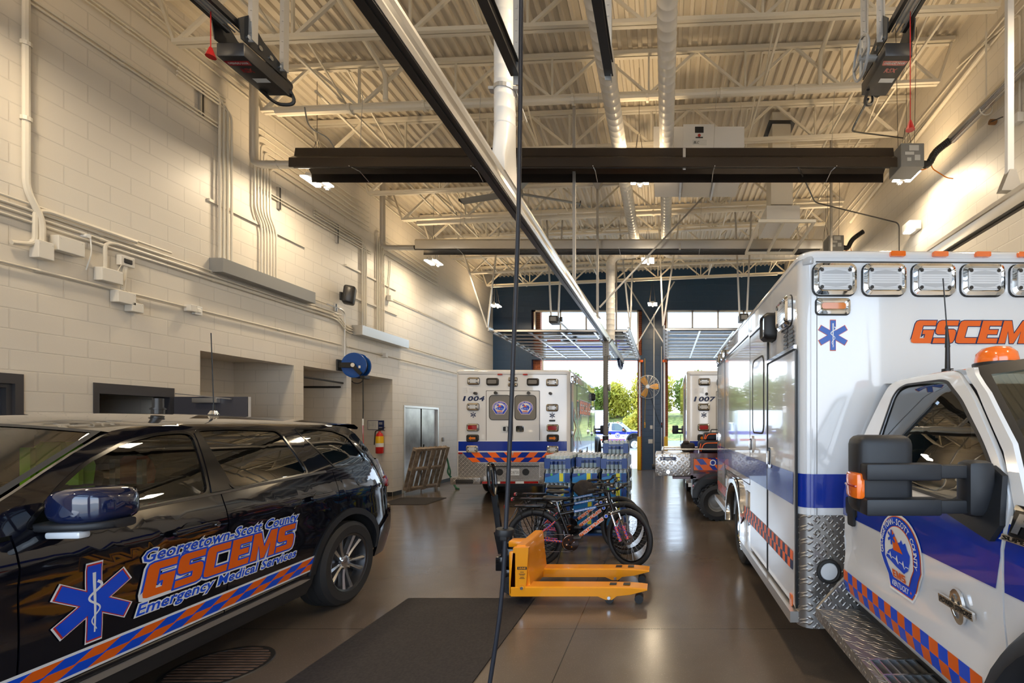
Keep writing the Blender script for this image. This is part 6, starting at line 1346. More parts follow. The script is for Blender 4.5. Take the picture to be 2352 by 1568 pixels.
# ---------------------------------------------------------------- yellow pallet jack (forks along +x)
PJ = thing('pallet_jack', 'yellow pallet jack with black handle standing in front of the bicycles', 'pallet jack', (-1.45, 4.62, 0))
Y = 'yellow_jack'
for s in (-1, 1):
    y = s*.27; m = MB(); w_ = .08
    m.loft([[V((x, y+j*w_, z)) for j, z in ((-1, zb), (-1, zt-.01), (-.9, zt), (.9, zt), (1, zt-.01), (1, zb))] for x, zb, zt in ((0, .085, .175), (.98, .085, .172), (1.12, .10, .168), (1.22, .125, .160), (1.28, .14, .152))]); fk = obj('fork', m, Y, PJ, 30)
    m = MB()
    for x in (.92, 1.05): m.b6(x, x+.065, y-.03, y+.035, .1745, .1765)
    obj('fork_slot', m, 'black', fk, 0)
    m = MB()
    for x in (.92, 1.20): m.cyl((x, y-.04, .042), (x, y+.04, .042), .042, n=14)
    m.m(1).loft([[V((x, y+j, z)) for x, z in ((.80, .09), (1.0, .09), (.95, .05), (.89, .05))] for j in (-.075, .075)]); m.m(2).cyl((.92, y-.085, .07), (.92, y+.085, .07), .016, n=10); obj('load_wheel', m, ['black', Y, 'chrome'], fk, 30)
m = MB(); m.b6(-.02, .16, -.34, .34, .085, .17, .01)
for s in (-1, 1):
    y = s*.27; m.loft([[V((x, y+j, z)) for j in (-.075, .075)]+[V((x2, y+j, z)) for j in (.075, -.075)] for x, x2, z in ((-.03, .42, .085), (-.03, .36, .175))]) if False else None
m.loft([[V((x0, -.30, z)), V((x1, -.30, z)), V((x1, .30, z)), V((x0, .30, z))] for z, x0, x1 in ((.16, -.01, .17), (.30, .01, .155), (.44, .025, .14), (.54, .035, .13), (.555, .045, .12))])
m.b6(-.12, .06, -.07, .07, .47, .53, .01); m.b6(-.02, .05, -.345, -.30, .10, .50, .01)
m.loft([[V((x_+.145*k, -.345+.05*j, z)) for k, j in ((0, 0), (1, 0), (1, 1), (0, 1))] for z, x_ in ((.1, -.01), (.54, .02))]); obj('body', m, Y, PJ, 30)
m = MB(); f = plane((0, -.347, 0), (1, 0, 0), (0, 0, 1)); m.plate(rrect(.06, .335, .15, .362, .003), f, 0, None, .001); write(m, 'ULINE', f, .072, .342, .014, .066, ((1, 0),), .03, .1, o=.002)
for i, (z, w__) in enumerate(((.31, .035), (.292, .06), (.282, .045), (.262, .035), (.25, .05))): m.m(0).plate([(.105-w__/2, z), (.105+w__/2, z), (.105+w__/2, z+.005), (.105-w__/2, z+.005)], f, 0, None, .001)
obj('body_label', m, ['black', Y], PJ, 0)
m = MB(); m.cyl((.105, -.35, .165), (.105, -.358, .165), .028, n=18); m.m(1).cyl((.105, -.35, .165), (.105, -.365, .165), .015, n=8); obj('pivot_bolt', m, [Y, 'chrome'], PJ)
m = MB(); m.cyl((-.10, 0, .14), (-.10, 0, .50), .05, n=14); m.box(-.12, 0, .36, .16, .12, .18, .01); m.box(-.20, 0, .30, .10, .14, .14, .01); m.box(-.13, 0, .2, .1, .16, .1, .02); obj('pump', m, 'gloss_black', PJ, 30)
for s in (-1, 1): m = MB(); m.lathe([(.03, -.022), (.085, -.022), (.095, -.01), (.095, .01), (.085, .022), (.03, .022)], Matrix.Translation((-.10, s*.06, .095)) @ Matrix.Rotation(pi/2, 4, 'Z'), 24); m.m(1).cyl((-.10, s*.03, .095), (-.10, s*.09, .095), .025, n=10); obj('steer_wheel', m, ['black', 'dark_steel'], PJ)
m = MB(); hp_ = [(-.20, 0, .42), (-.23, 0, .70), (-.30, 0, 1.02)]; m.bar((-.19, 0, .40), (-.235, 0, .62), .07, .09, up=(1, 0, 0)); m.bar((-.23, 0, .58), (-.285, 0, .98), .045, .05, up=(1, 0, 0))
lp = [V((-.285, 0, .97)), V((-.300, -.085, 1.06)), V((-.315, -.09, 1.22)), V((-.325, -.06, 1.30)), V((-.328, .06, 1.30)), V((-.315, .09, 1.22)), V((-.300, .085, 1.06)), V((-.285, 0, .97))]; m.tube(fillet(lp, .04), .017, 8); m.bar((-.29, 0, 1.0), (-.318, 0, 1.24), .03, .012, up=(1, 0, 0)); obj('handle', m, 'gloss_black', PJ, 40)
# ---------------------------------------------------------------- bicycles (front towards +x)
def bike_mats():
    m = mat('bike_checker', (1, .2, .02), .35); g = NT(m); c = g.n('TexChecker', i_Vector=g.obj(), i_Scale=55.0); c.inputs[1].default_value = (.85, .10, .01, 1); c.inputs[2].default_value = (.008, .05, .40, 1); g.link(c.outputs[0], g.b.inputs['Base Color'])
bike_mats(); mat('spoke_steel', (.35, .35, .36), .3, .9); mat('bike_blue', (.02, .14, .42), .35)
def bike_wheel(P, x, y, yaw=0.0, fork=None, rear=False):
    R = .345; T = Matrix.Translation((x, y, R)) @ Matrix.Rotation(yaw, 4, 'Z') @ Matrix.Rotation(pi/2, 4, 'Z'); m = MB()
    m.lathe([(R-.055, -.016), (R-.045, -.024), (R-.02, -.026), (R-.003, -.014), (R, 0), (R-.003, .014), (R-.02, .026), (R-.045, .024), (R-.055, .016)], T, 48); wt = obj('wheel', m, 'tyre', P, 50)
    m = MB(); m.lathe([(R-.056, -.013), (R-.075, -.010), (R-.075, .010), (R-.056, .013)], T, 48); obj('rim', m, 'gloss_black', wt, 40)
    m = MB(); m.cyl(T @ V((-.05, 0, 0)), T @ V((.05, 0, 0)), .022, n=12)
    for i in range(28):
        a = 2*pi*i/28; b = a+(.5 if i % 4 < 2 else -.5); s = (-1)**i*.03; m.tube([T @ V((s, .024*cos(b), .024*sin(b))), T @ V((0, (R-.07)*cos(a), (R-.07)*sin(a)))], .0012, 4)
    obj('spokes', m, 'spoke_steel', wt)
    m = MB(); m.lathe([(.05, -.034), (.08, -.034), (.08, -.031), (.05, -.031)] if not rear else [(.02, -.045), (.065, -.045), (.068, -.03), (.05, -.02), (.02, -.02)], T, 28); obj('cassette' if rear else 'brake_disc', m, 'spoke_steel' if not rear else 'dark_steel', wt, 30)
def bicycle(label, loc, rz, steer, n):
    B = thing('bicycle', label, 'bicycle', loc, rz, 'black patrol bicycles'); X0, X1, R = -.53, .57, .345
    bike_wheel(B, X0, 0, 0, rear=True); bike_wheel(B, X1+.02, 0, steer)
    bb, st, ht, hb = V((-.10, 0, .30)), V((-.24, 0, .66)), V((.36, 0, .78)), V((.40, 0, .67)); ax = V((X0, 0, R))
    m = MB(); m.tube([bb, st], .018, 10); m.tube([V((-.23, 0, .63)), (ht+hb)*.5+V((0, 0, .03))], .019, 10); m.tube([bb, hb], .024, 10); m.tube([hb+V((.01, 0, -.03)), ht+V((-.01, 0, .03))], .022, 10); m.cyl(bb-V((0, .04, 0)), bb+V((0, .04, 0)), .026)
    for s in (-1, 1): m.tube([bb+V((-.04, s*.03, 0)), V((X0+.02, s*.06, R))], .010, 6); m.tube([st+V((0.02, s*.02, -.06)), V((X0+.02, s*.06, R+.01))], .009, 6)
    fr = obj('frame', m, 'gloss_black', B, 50)
    m = MB()
    for s in (-1, 1): m.tube([V((-.16, s*.033, .307)), V((-.42, s*.052, .338))], .0125, 6); m.tube([V((-.28, s*.031, .55)), V((-.45, s*.052, .415))], .0115, 6)
    obj('stay_wrap', m, 'bike_checker', fr, 40)
    fd = plane(bb+V((0, -.026, 0)), hb-bb, (-(hb-bb).z, 0, (hb-bb).x), (0, -1, 0)); m = MB(); L_ = (hb-bb).length
    block_write(m, 'GSCEMS', fd, .13, -.018, .036, .34, ((0, .004), (1, 0)), .1, None, .07, .001, .0006); m.m(0).plate(circ(.52, 0, .022, 14), fd, 0, None, .001); m.m(2).plate(circ(.52, 0, .017, 14), fd, 0, None, .0016); m.m(0).plate(circ(.08, 0, .02, 14), fd, 0, None, .001); m.m(2).plate(circ(.08, 0, .015, 14), fd, 0, None, .0016)
    p0, p1 = V((-.23, 0, .63)), (ht+hb)*.5+V((0, 0, .03)); ft = plane(p0+V((0, -.021, 0)), p1-p0, (-(p1-p0).z, 0, (p1-p0).x), (0, -1, 0)); m.m(3).plate([(.17, -.014), (.44, -.014), (.44, .016), (.17, .016)], ft, 0, None, .001); write(m, 'Georgetown-Scott County', ft, .18, -.006, .015, .25, ((0, 0),), .03, .2, o=.002)
    obj('frame_lettering', m, ['decal_white', 'orange', 'emblem_blue', 'bike_blue'], fr, 0)
    m = MB(); m.tube([st, V((-.275, 0, .78))], .0135, 8); obj('seat_post', m, 'spoke_steel', B)
    m = MB(); rings = []
    for x, w_, h_, z in ((-.16, .01, .01, .835), (-.15, .07, .022, .83), (-.10, .075, .03, .825), (-.02, .05, .028, .82), (.06, .028, .022, .818), (.12, .018, .016, .815), (.135, .006, .006, .81)): rings.append([V((-.27+x, w_*cos(a), z+h_*sin(a)*(1 if sin(a) > 0 else 1.2))) for a in [2*pi*i/12 for i in range(12)]])
    m.loft(rings); sd = obj('saddle', m, 'black', B, 60)
    m = MB()
    for s in (-1, 1): m.tube(fillet([(-.40, s*.03, .815), (-.33, s*.022, .785), (-.24, s*.022, .785), (-.17, s*.01, .81)], .03), .0045, 5)
    obj('saddle_rail', m, 'chrome', sd)
    # steering assembly
    Rm = Matrix.Translation(((ht+hb)/2)) @ Matrix.Rotation(steer, 4, 'Z') @ Matrix.Translation(-(ht+hb)/2)
    m = MB(Rm); m.box(.42, 0, .655, .06, .17, .035, .01)
    for s in (-1, 1): m.tube([V((.43, s*.065, .655)), V((.50, s*.065, .50))], .0145, 8)
    m.m(1)
    for s in (-1, 1): m.tube([V((.495, s*.065, .51)), V((.575, s*.066, R))], .0185, 8)
    m.m(0).tube([V((.505, -.065, .49)), V((.52, -.02, .575)), V((.52, .02, .575)), V((.505, .065, .49))], .012, 6); fk = obj('fork', m, ['chrome', 'bike_checker'], B, 50)
    m = MB(Rm); m.tube([ht+V((-.01, 0, .03)), V((.335, 0, .90)), V((.41, 0, .915))], .017, 8); m.tube([V((.33, -.33, .945)), V((.38, -.22, .945)), V((.41, -.08, .915)), V((.41, .08, .915)), V((.38, .22, .945)), V((.33, .33, .945))], .0135, 8); hbar = obj('handlebar', m, 'gloss_black', B)
    m = MB(Rm)
    for s in (-1, 1): m.tube([V((.327, s*.35, .945)), V((.365, s*.225, .945))], .018, 8)
    obj('grip', m, 'rubber', hbar)
    for s in (-1, 1): m = MB(Rm); m.tube(fillet([V((.39, s*.20, .94)), V((.44, s*.21, .935)), V((.44, s*.30, .925))], .02), .006, 5); m.box(.385, s*.19, .93, .04, .035, .03, .008); m.tube(fillet([V((.41, s*.18, .93)), V((.56, s*.12, .90)), V((.54, s*.03, .72))], .12), .003, 5); obj('brake_lever', m, 'black', hbar)
    m = MB(Rm); m.cyl((.44, -.05, .90), (.47, -.05, .90), .022); obj('headlamp', m, 'chrome', hbar)
    # drivetrain
    m = MB(); T = Matrix.Translation((bb.x, -.055, bb.z)) @ Matrix.Rotation(pi/2, 4, 'Z'); m.lathe([(.02, -.004), (.098, -.004), (.10, 0), (.098, .004), (.02, .004)], T, 30); m.m(1).tube([V((bb.x+.09*cos(a), -.0615, bb.z+.09*sin(a))) for a in [pi*.5+pi*1.1*i/20 for i in range(21)]], .003, 4)
    for i in range(4): a = pi*i/2+.4; m.cyl((bb.x+.045*cos(a), -.058, bb.z+.045*sin(a)), (bb.x+.045*cos(a), -.066, bb.z+.045*sin(a)), .009, n=8)
    obj('chainring', m, ['gloss_black', 'chrome'], B, 40)
    m = MB(); cr = V((.10, 0, .08)) if n != 2 else V((.12, 0, -.02))
    m.bar(bb+V((0, -.075, 0)), bb+cr+V((0, -.085, 0)), .012, .026, up=(-cr.z, 0, cr.x)); m.bar(bb+V((0, .075, 0)), bb-cr+V((0, .085, 0)), .012, .026, up=(-cr.z, 0, cr.x)); obj('crank', m, 'gloss_black', B)
    for s in (-1, 1): m = MB(); p = bb+cr*(-s)+V((0, s*.13, 0)); m.box(p.x, p.y, p.z, .09, .08, .022, .006); obj('pedal', m, 'black', B)
    m = MB(); m.tube([bb+V((0, -.055, .10)), V((X0, -.045, R+.062))], .0035, 4); m.tube([bb+V((0, -.055, -.10)), V((X0+.04, -.045, .20)), V((X0+.03, -.045, R-.06))], .0035, 4); m.bar((X0, -.06, R), (X0+.05, -.06, .20), .012, .03, up=(1, 0, 0)); obj('chain', m, 'spoke_steel', B)
    # rack, mudguard, kickstand
    m = MB()
    for s in (-1, 1): m.tube(fillet([(-.30, s*.05, .70), (-.86, s*.05, .735), (-.86, s*.0, .735)], .03), .006, 6); m.tube([(-.56, s*.065, R+.04), (-.72, s*.05, .73)], .005, 6); m.tube([(-.55, s*.065, R+.04), (-.55, s*.05, .715)], .005, 6); m.tube([(-.50, s*.065, R+.04), (-.40, s*.05, .71)], .005, 6)
    for x in (-.42, -.55, -.70): m.tube([(x, -.05, .712), (x, .05, .712)], .005, 5)
    m.box(-.60, 0, .73, .34, .07, .02, .006); rk = obj('cargo_rack', m, 'gloss_black', B)
    m = MB(); m.box(-.875, 0, .725, .03, .06, .045, .01); obj('tail_light', m, 'lens_red', rk)
    m = MB(); ri = []
    for i in range(21): a = math.radians(20+140*i/20); ri.append([V((X0+(R+.03)*cos(a)-.0, w_, R+(R+.03-abs(w_)*.15)*sin(a))) for w_ in (-.03, -.015, 0, .015, .03)])
    m.loft(ri, closed=False); obj('mudguard', m, 'gloss_black', B, 60)
    m = MB(); m.tube([(-.20, -.05, .26), (-.26, -.16, .01)], .009, 6); obj('kickstand', m, 'black', B)
    return B
BX = -.455*0+.0
bicycle('black patrol bicycle nearest the pallet jack with its wheel turned', (-1.02, 5.42, 0), .02, -.62, 0)
bicycle('black patrol bicycle in the middle of the three bikes', (-1.12, 5.95, 0), .02, -.35, 1)
bicycle('black patrol bicycle furthest from the pallet jack, against the water cases', (-1.22, 6.38, 0), .03, -.45, 2)
# ---------------------------------------------------------------- cases of bottled water on a pallet
def pallet(label, loc, rot, name='wood_pallet', mt='pallet_wood', W_=1.2, D_=1.0):
    P = thing(name, label, 'pallet', loc); P.rotation_euler = rot
    for i in range(7): m = MB(); y = -D_/2+.05+i*(D_-.10)/6; m.b6(-W_/2, W_/2, y-.045, y+.045, .12, .14); obj('deck_board', m, mt, P, 0)
    for i in range(3): m = MB(); x = -W_/2+.04+i*(W_-.08)/2; m.b6(x-.03, x+.03, -D_/2, D_/2, .02, .12); obj('stringer', m, mt, P, 0)
    for i in range(3): m = MB(); y = -D_/2+.05+i*(D_-.10)/2; m.b6(-W_/2, W_/2, y-.045, y+.045, 0, .02); obj('bottom_board', m, mt, P, 0)
    return P
mat('pallet_blue', (.01, .06, .25), .5)
pallet('blue topped pallet carrying the stacked water cases', (-1.22, 7.45, 0), (0, 0, 0), 'wood_pallet', 'pallet_blue', 1.2, 1.0)
mat('bottle_cap', (.75, .76, .78), .4); mat('label_blue', (.01, .05, .25), .3); mat('label_sky', (.02, .22, .55), .3); mat('label_yellow', (.80, .75, .03), .4); mat('label_green', (.12, .5, .05), .4)
def case_proto(tall):
    C = thing('water_case', '', 'bottled water', (0, 0, 0)); w_, d_, h_ = .40, .27, .215
    m = MB(); r = .0315
    for i in range(6):
        for j in range(4):
            x, y = -.165+.066*i, -.099+.066*j; edge = i in (0, 5) or j in (0, 3)
            pr = [(r*.95, .0), (r, .012), (r*.9, .05), (r, .06), (r, .13), (r*.75, .165), (.014, .185), (.014, .195)] if edge else [(r, .12), (r*.75, .165), (.014, .185), (.014, .195)]
            m.m(0).lathe(pr, Matrix.Translation((x, y, 0)) @ Matrix.Rotation(-pi/2, 4, 'Y'), 8); m.m(1).cyl((x, y, .193), (x, y, .211), .0155, n=8)
            if edge: m.m(2).lathe([(r*1.01, .07), (r*1.01, .115)], Matrix.Translation((x, y, 0)) @ Matrix.Rotation(-pi/2, 4, 'Y'), 8)
    obj('bottles', m, ['water', 'bottle_cap', 'label_blue'], C, 50)
    m = MB(); L = rrect(-.206, -.14, .206, .14, .03, 3); z0, z1 = (.01, .14) if tall else (.07, .165)
    m.m(0).loft([[V((p[0]*k, p[1]*k, z)) for p in L] for z, k in ((0, .99), (.05, 1), (.15, 1), (.205, .97))], caps=False)
    for s in (-1, 1):
        f = plane((0, s*.1405, 0), (-s, 0, 0), (0, 0, 1), (0, s, 0)) if s > 0 else plane((0, -.1405, 0), (1, 0, 0), (0, 0, 1))
        if tall:
            m.m(2).plate([(-.19, .015), (.19, .015), (.19, .16), (-.19, .15)], f, 0, None, .001); m.m(1).plate([(-.19, .09), (-.06, .12), (.02, .16), (-.19, .15)], f, 0, None, .0016); m.m(3).plate([(.03, .03), (.09, .03), (.09, .155), (.03, .155)], f, 0, None, .002); m.m(4).plate(circ(-.09, .135, .018, 10), f, 0, None, .0022); m.m(1).plate([(.11, .02), (.19, .02), (.19, .15), (.11, .155)], f, 0, None, .0016)
        else:
            for a, b in ((-.2, -.12), (.12, .2)): m.m(1).plate([(a, .01), (b, .01), (b*(1 if b > 0 else .9), .165), (a, .165)], f, 0, None, .001)
            m.m(1).plate([(-.2, .12), (.2, .12), (.2, .15), (-.2, .15)], f, 0, None, .0012)
    for s in (-1, 1):
        f = plane((s*.2065, 0, 0), (0, s, 0), (0, 0, 1), (s, 0, 0)); m.m(1).plate([(-.13, .02), (.13, .02), (.13, .16), (-.13, .16)], f, 0, None, .001)
        if tall: m.m(3).plate([(-.05, .03), (.01, .03), (.01, .15), (-.05, .15)], f, 0, None, .002)
    obj('wrap', m, ['shrink_film', 'label_blue', 'label_sky', 'label_yellow', 'label_green'], C, 40); return C
mat('water', (.52, .62, .66), .12, spec=.8); glass_mat('shrink_film', (.95, .96, .97), ior=1.3, rough=.05)
pa_, pb_ = case_proto(True), case_proto(False); used = {id(pa_): 0, id(pb_): 0}
def place(proto, label, x, y, z, rz):
    if not used[id(proto)]: used[id(proto)] = 1; proto.location = (x, y, z); proto.rotation_euler = (0, 0, rz); c = proto
    else: c = dup(proto, (x, y, z), rz)
    tag(c, label, 'bottled water', 'shrink-wrapped water cases on the pallet')
random.seed(3)
H_ = .215
CX_ = -1.65
rows = ['front', 'middle', 'back']; lv = ['bottom', 'second', 'third', 'fourth', 'fifth', 'top']
cols = ['left', 'centre', 'right']
for k in range(6):
    for r_ in range(3):
        for c_ in range(3):
            if k == 5 and not (c_ == 2 and r_ == 1): continue
            if k == 4 and r_ == 0 and c_ == 1: continue
            if r_ == 2 and k < 3 and c_ == 1: continue
            place(pa_ if k in (0, 1, 2, 3) else pb_, 'shrink-wrapped water case, %s layer of the pallet stack, %s row, %s' % (lv[k], rows[r_], cols[c_]), CX_+.43*c_+random.uniform(-.01, .01), 7.10+.30*r_+random.uniform(-.008, .008), .142+H_*k*1.012, random.uniform(-.03, .03))
# gray jacket and stones bag behind the bicycles
m = MB(); ri = []
for i in range(9):
    a = i/8; ri.append([V((-1.20+.17*cos(q)*sin(pi*(.12+.76*a))*(1+.12*sin(5*q+3*a)), 6.74+.07*sin(q)*(1+.2*sin(3*q)), .62+.25*a)) for q in [2*pi*j/16 for j in range(16)]])
m.loft(ri); tag(obj('jacket', m, noise_mat('jacket_brown', (.025, .018, .015), (.05, .038, .032), 14, .8, st=.6, dist=.03) and 'jacket_brown', None, 60), 'dark brown bundled jacket draped between the bicycles and the water cases', 'jacket')
# ---------------------------------------------------------------- wooden pallets leaning on the double doors
pallet('worn wooden pallet leaning against the double steel doors', (-5.93, 11.42, .58), (0, math.radians(-72), -.35), W_=1.1)
t = thing('green_strap', 'green strap lying over the leaning wooden pallet', 'strap', (-5.7, 11.9, 0)); m = MB(); m.tube(fillet([(-.05, 0, .95), (.02, .05, .6), (.02, -.05, .45), (.12, .05, .25), (.2, 0, .05), (.35, -.05, .012), (.2, .05, .012)], .08), .022, 7); m.tube(fillet([(0, .02, .7), (.1, -.04, .5), (.05, .04, .3), (.25, 0, .02)], .08), .018, 7); obj('webbing', m, mat('strap_green', (.03, .14, .07), .7) and 'strap_green', t)
# ---------------------------------------------------------------- utility vehicle between the ambulances
U = thing('utility_vehicle', 'maroon utility vehicle with diamond-plate box, knobby tyres and orange checkers', 'vehicle', (.55, 8.55, 0))
mat('maroon', (.07, .008, .012), .3, coat=.6)
m = MB(); m.b6(-.73, -.10, -.42, .40, .775, 1.175, .01); bx = obj('tool_box', m, 'bright_diamond_plate', U, 30)
m = MB(); f = plane((0, -.422, 0), (1, 0, 0), (0, 0, 1)); m.plate(rrect(-.64, 1.055, -.36, 1.115, .006), f, .003, None, .003); [m.m(1).plate(rrect(-.55, z_, -.55+w_, z_+.006, .001), f, 0, None, .004) for z_, w_ in ((1.09, .10), (1.08, .15), (1.07, .12))]; star_of_life(m, f, -.60, 1.085, .022, (1, 1), None, .004); obj('box_label', m, ['navy', 'decal_white'], bx, 0)
m = MB(); m.cyl((-.50, -.425, .85), (-.50, -.45, .85), .035, n=14); obj('latch', m, 'chrome', bx)
m = MB(); m.cyl((-.79, -.25, .93), (-.73, -.25, .93), .045, n=14); obj('bumper_stop', m, 'rubber', bx)
m = MB(); m.b6(-.10, 1.0, -.42, .45, 1.10, 1.18); m.b6(-.10, 1.0, -.43, -.36, .74, .79); m.b6(-.42, .0, -.43, .4, .725, .765); m.b6(-.10, -.05, -.43, -.38, .72, 1.17); m.b6(-.10, 1.0, -.42, .4, .72, .82); obj('bed_frame', m, 'maroon', U, 0)
m = MB(); f = plane((0, -.432, 0), (1, 0, 0), (0, 0, 1)); m.m(0).plate([(-.04, .88), (.9, .88), (.9, 1.08), (-.04, 1.08)], f, .01, None, .005)
for k in range(4): m.m(1).plate([(.0+.26*k, 1.08), (.12+.26*k, 1.08), (.20+.26*k, .98), (.08+.26*k, .98)], f, 0, None, .006); m.m(1).plate([(-.03+.26*k, .97), (.06+.26*k, .97), (.13+.26*k, .885), (.04+.26*k, .885)], f, 0, None, .006)
m.m(2).plate(circ(.30, 1.015, .055, 18), f, 0, None, .007); m.m(1).plate(circ(.30, 1.015, .038, 18), f, 0, None, .008); obj('checker_panel', m, ['orange', 'stripe_blue', 'decal_white'], U, 0)
m = MB(); m.tube(fillet([(-.60, -.40, 1.16), (-.60, -.40, 1.25), (1.0, -.40, 1.25)], .06), .017, 8); m.tube(fillet([(-.60, .36, 1.16), (-.60, .36, 1.25), (1.0, .36, 1.25)], .06), .017, 8); m.tube([(-.60, -.40, 1.25), (-.60, .36, 1.25)], .017, 8)
for x in (.05, .55): m.tube([(x, -.40, 1.17), (x, -.40, 1.25)], .012, 6)
obj('rail', m, 'steel', U)
m = MB(); ri = []
for i in range(13): a = math.radians(15+150*i/12); ri.append([V((.36+(.40+.04*j)*cos(a)*1.0, yy, .46+(.40+.04*j)*sin(a)*.85)) for yy, j in ((-.60, 0), (-.60, 1), (-.25, 1), (-.25, 0))])
m.loft(ri); obj('fender', m, 'cladding', U, 40)
def knobby(x, y, r=.325):
    T = Matrix.Translation((x, y, r)) @ Matrix.Rotation(pi/2, 4, 'Z'); m = MB(); m.lathe([(.16, -.11), (.24, -.14), (.30, -.13), (r-.02, -.08), (r-.02, .08), (.30, .13), (.24, .14), (.16, .11)], T, 30)
    for i in range(18):
        for s in (-1, 1):
            a = 2*pi*(i+.5*(s > 0))/18; m.box(0, 0, 0, .09, .055, .035, R=T @ Matrix.Rotation(a, 4, 'X') @ Matrix.Translation((s*.065, 0, r-.017)))
    w_ = obj('wheel', m, 'tyre', U, 30); m = MB(); m.lathe([(.001, -.05), (.06, -.05), (.10, -.03), (.13, -.04), (.155, -.10), (.165, -.11)], T, 24); m.lathe([(.001, .05), (.06, .05), (.10, .03), (.13, .04), (.155, .10), (.165, .11)], T, 24); obj('rim', m, 'gray_box', w_, 30)
knobby(.36, -.45); knobby(.30, -.12+.6); knobby(1.5, -.45); knobby(1.5, .5)
m = MB(); m.b6(-.05, .9, -.2, .3, .35, .74); m.b6(.6, 2.0, -.4, .4, .35, .55); obj('chassis', m, 'dark_steel', U, 0)
m = MB(); m.box(-.04, -.44, .60, .045, .03, .05, .004); m.m(1).box(-.11, -.44, .62, .06, .02, .07); obj('tail_lamp', m, ['lens_red', 'white_plastic'], U)
m = MB(); m.b6(-.28, .02, .3, .6, .0, .0+.34, .04) if False else None
m = MB(); m.box(1.5, 0, .8, 1.0, .8, .3, .08); m.box(1.2, 0, 1.05, .3, .75, .5, .06); obj('cab_seat', m, 'cladding', U, 40)
m = MB(); m.cyl((-.30, .20, 1.02), (-.30, .20, 1.2), .10, .12, 14) if False else m.box(-.12, .10, 1.265, .26, .22, .17, .05, seg=3); m.m(1).box(-.16, .02, 1.36, .12, .1, .06, .03, seg=3); o = obj('gear_bundle', m, ['mat_rubber', 'jacket_brown']); o.location = (.55, 8.55, 0); tag(o, 'brown gear bundle on the diamond-plate box of the utility vehicle', 'bag')
def gear_bag(label, x, y, z, sx, sy, sz):
    t = thing('gear_bag', label, 'bag', (x, y, z)); m = MB(); m.box(0, 0, sz/2, sx, sy, sz, min(sz*.33, .09), seg=4); obj('bag_body', m, mat('bag_navy', (.012, .016, .032), .7) and 'bag_navy', t, 50)
    m = MB(); m.tube(fillet([(-sx*.44, -sy/2-.003, sz*.1), (-sx*.36, -sy/2-.003, sz*.78), (sx*.36, -sy/2-.003, sz*.80), (sx*.44, -sy/2-.003, sz*.1)], .08), .009, 6); m.tube([(-sx*.48, -sy/2-.003, sz*.15), (-sx*.44, -sy/2-.003, sz*.75)], .009, 6); obj('piping', m, 'hi_orange', t)
    m = MB(); m.tube(fillet([(-.1, 0, sz), (-.1, 0, sz+.05), (.1, 0, sz+.05), (.1, 0, sz)], .03), .01, 6); obj('bag_handle', m, 'black', t)
gear_bag('navy gear bag with orange piping on the utility vehicle bed', .92, 8.45, 1.185, .62, .36, .22); gear_bag('smaller navy bag on top of the navy gear bag', .95, 8.48, 1.41, .48, .28, .14)
# ---------------------------------------------------------------- yellow bladed fan on the blue pillar
t = thing('caged_fan', 'caged fan with yellow blades mounted on the blue pillar', 'fan', (-.63, 16.55, 3.06)); rf = .42
m = MB()
for k in range(9):
    r = rf*(.12+.88*k/8); yy = -.13*(1-(k/8)**2); m.tube([V((r*cos(a), yy, r*sin(a))) for a in [2*pi*i/32 for i in range(33)]], .0035 if k < 8 else .014, 4)
for i in range(16): a = 2*pi*i/16; m.tube([V((r_*cos(a), -.13*(1-(r_/rf)**2), r_*sin(a))) for r_ in (.05, .2, .32, rf)], .005, 4)
m.cyl((0, -.14, 0), (0, -.12, 0), .07, n=16); obj('cage', m, 'galvanised', t)
for i in range(3):
    a = 2*pi*i/3+.05; d, n_ = V((cos(a), 0, sin(a))), V((-sin(a), 0, cos(a))); m = MB(); m.loft([[d*r_-n_*w_+V((0, -.05, 0)), d*r_+n_*w_+V((0, .02, 0))] for r_, w_ in ((.05, .04), (.16, .085), (.30, .11), (.385, .09))], closed=False); obj('blade', m, mat('blade_yellow', (.95, .42, .01), .4) and 'blade_yellow', t, 60)
m = MB(); m.cyl((0, .0, 0), (0, .22, 0), .085, n=16); m.b6(-.05, .05, .2, .45, -.05, .05); m.bar((-.3, .1, -.38), (.3, .1, .38), .012, .02); obj('motor', m, 'dark_steel', t)
m = MB(); m.tube(fillet([(.02, .40, -.1), (.20, .38, -.7), (.36, .38, -1.2), (.42, .40, -1.35)], .2), .008, 6); obj('power_cord', m, 'black', t)
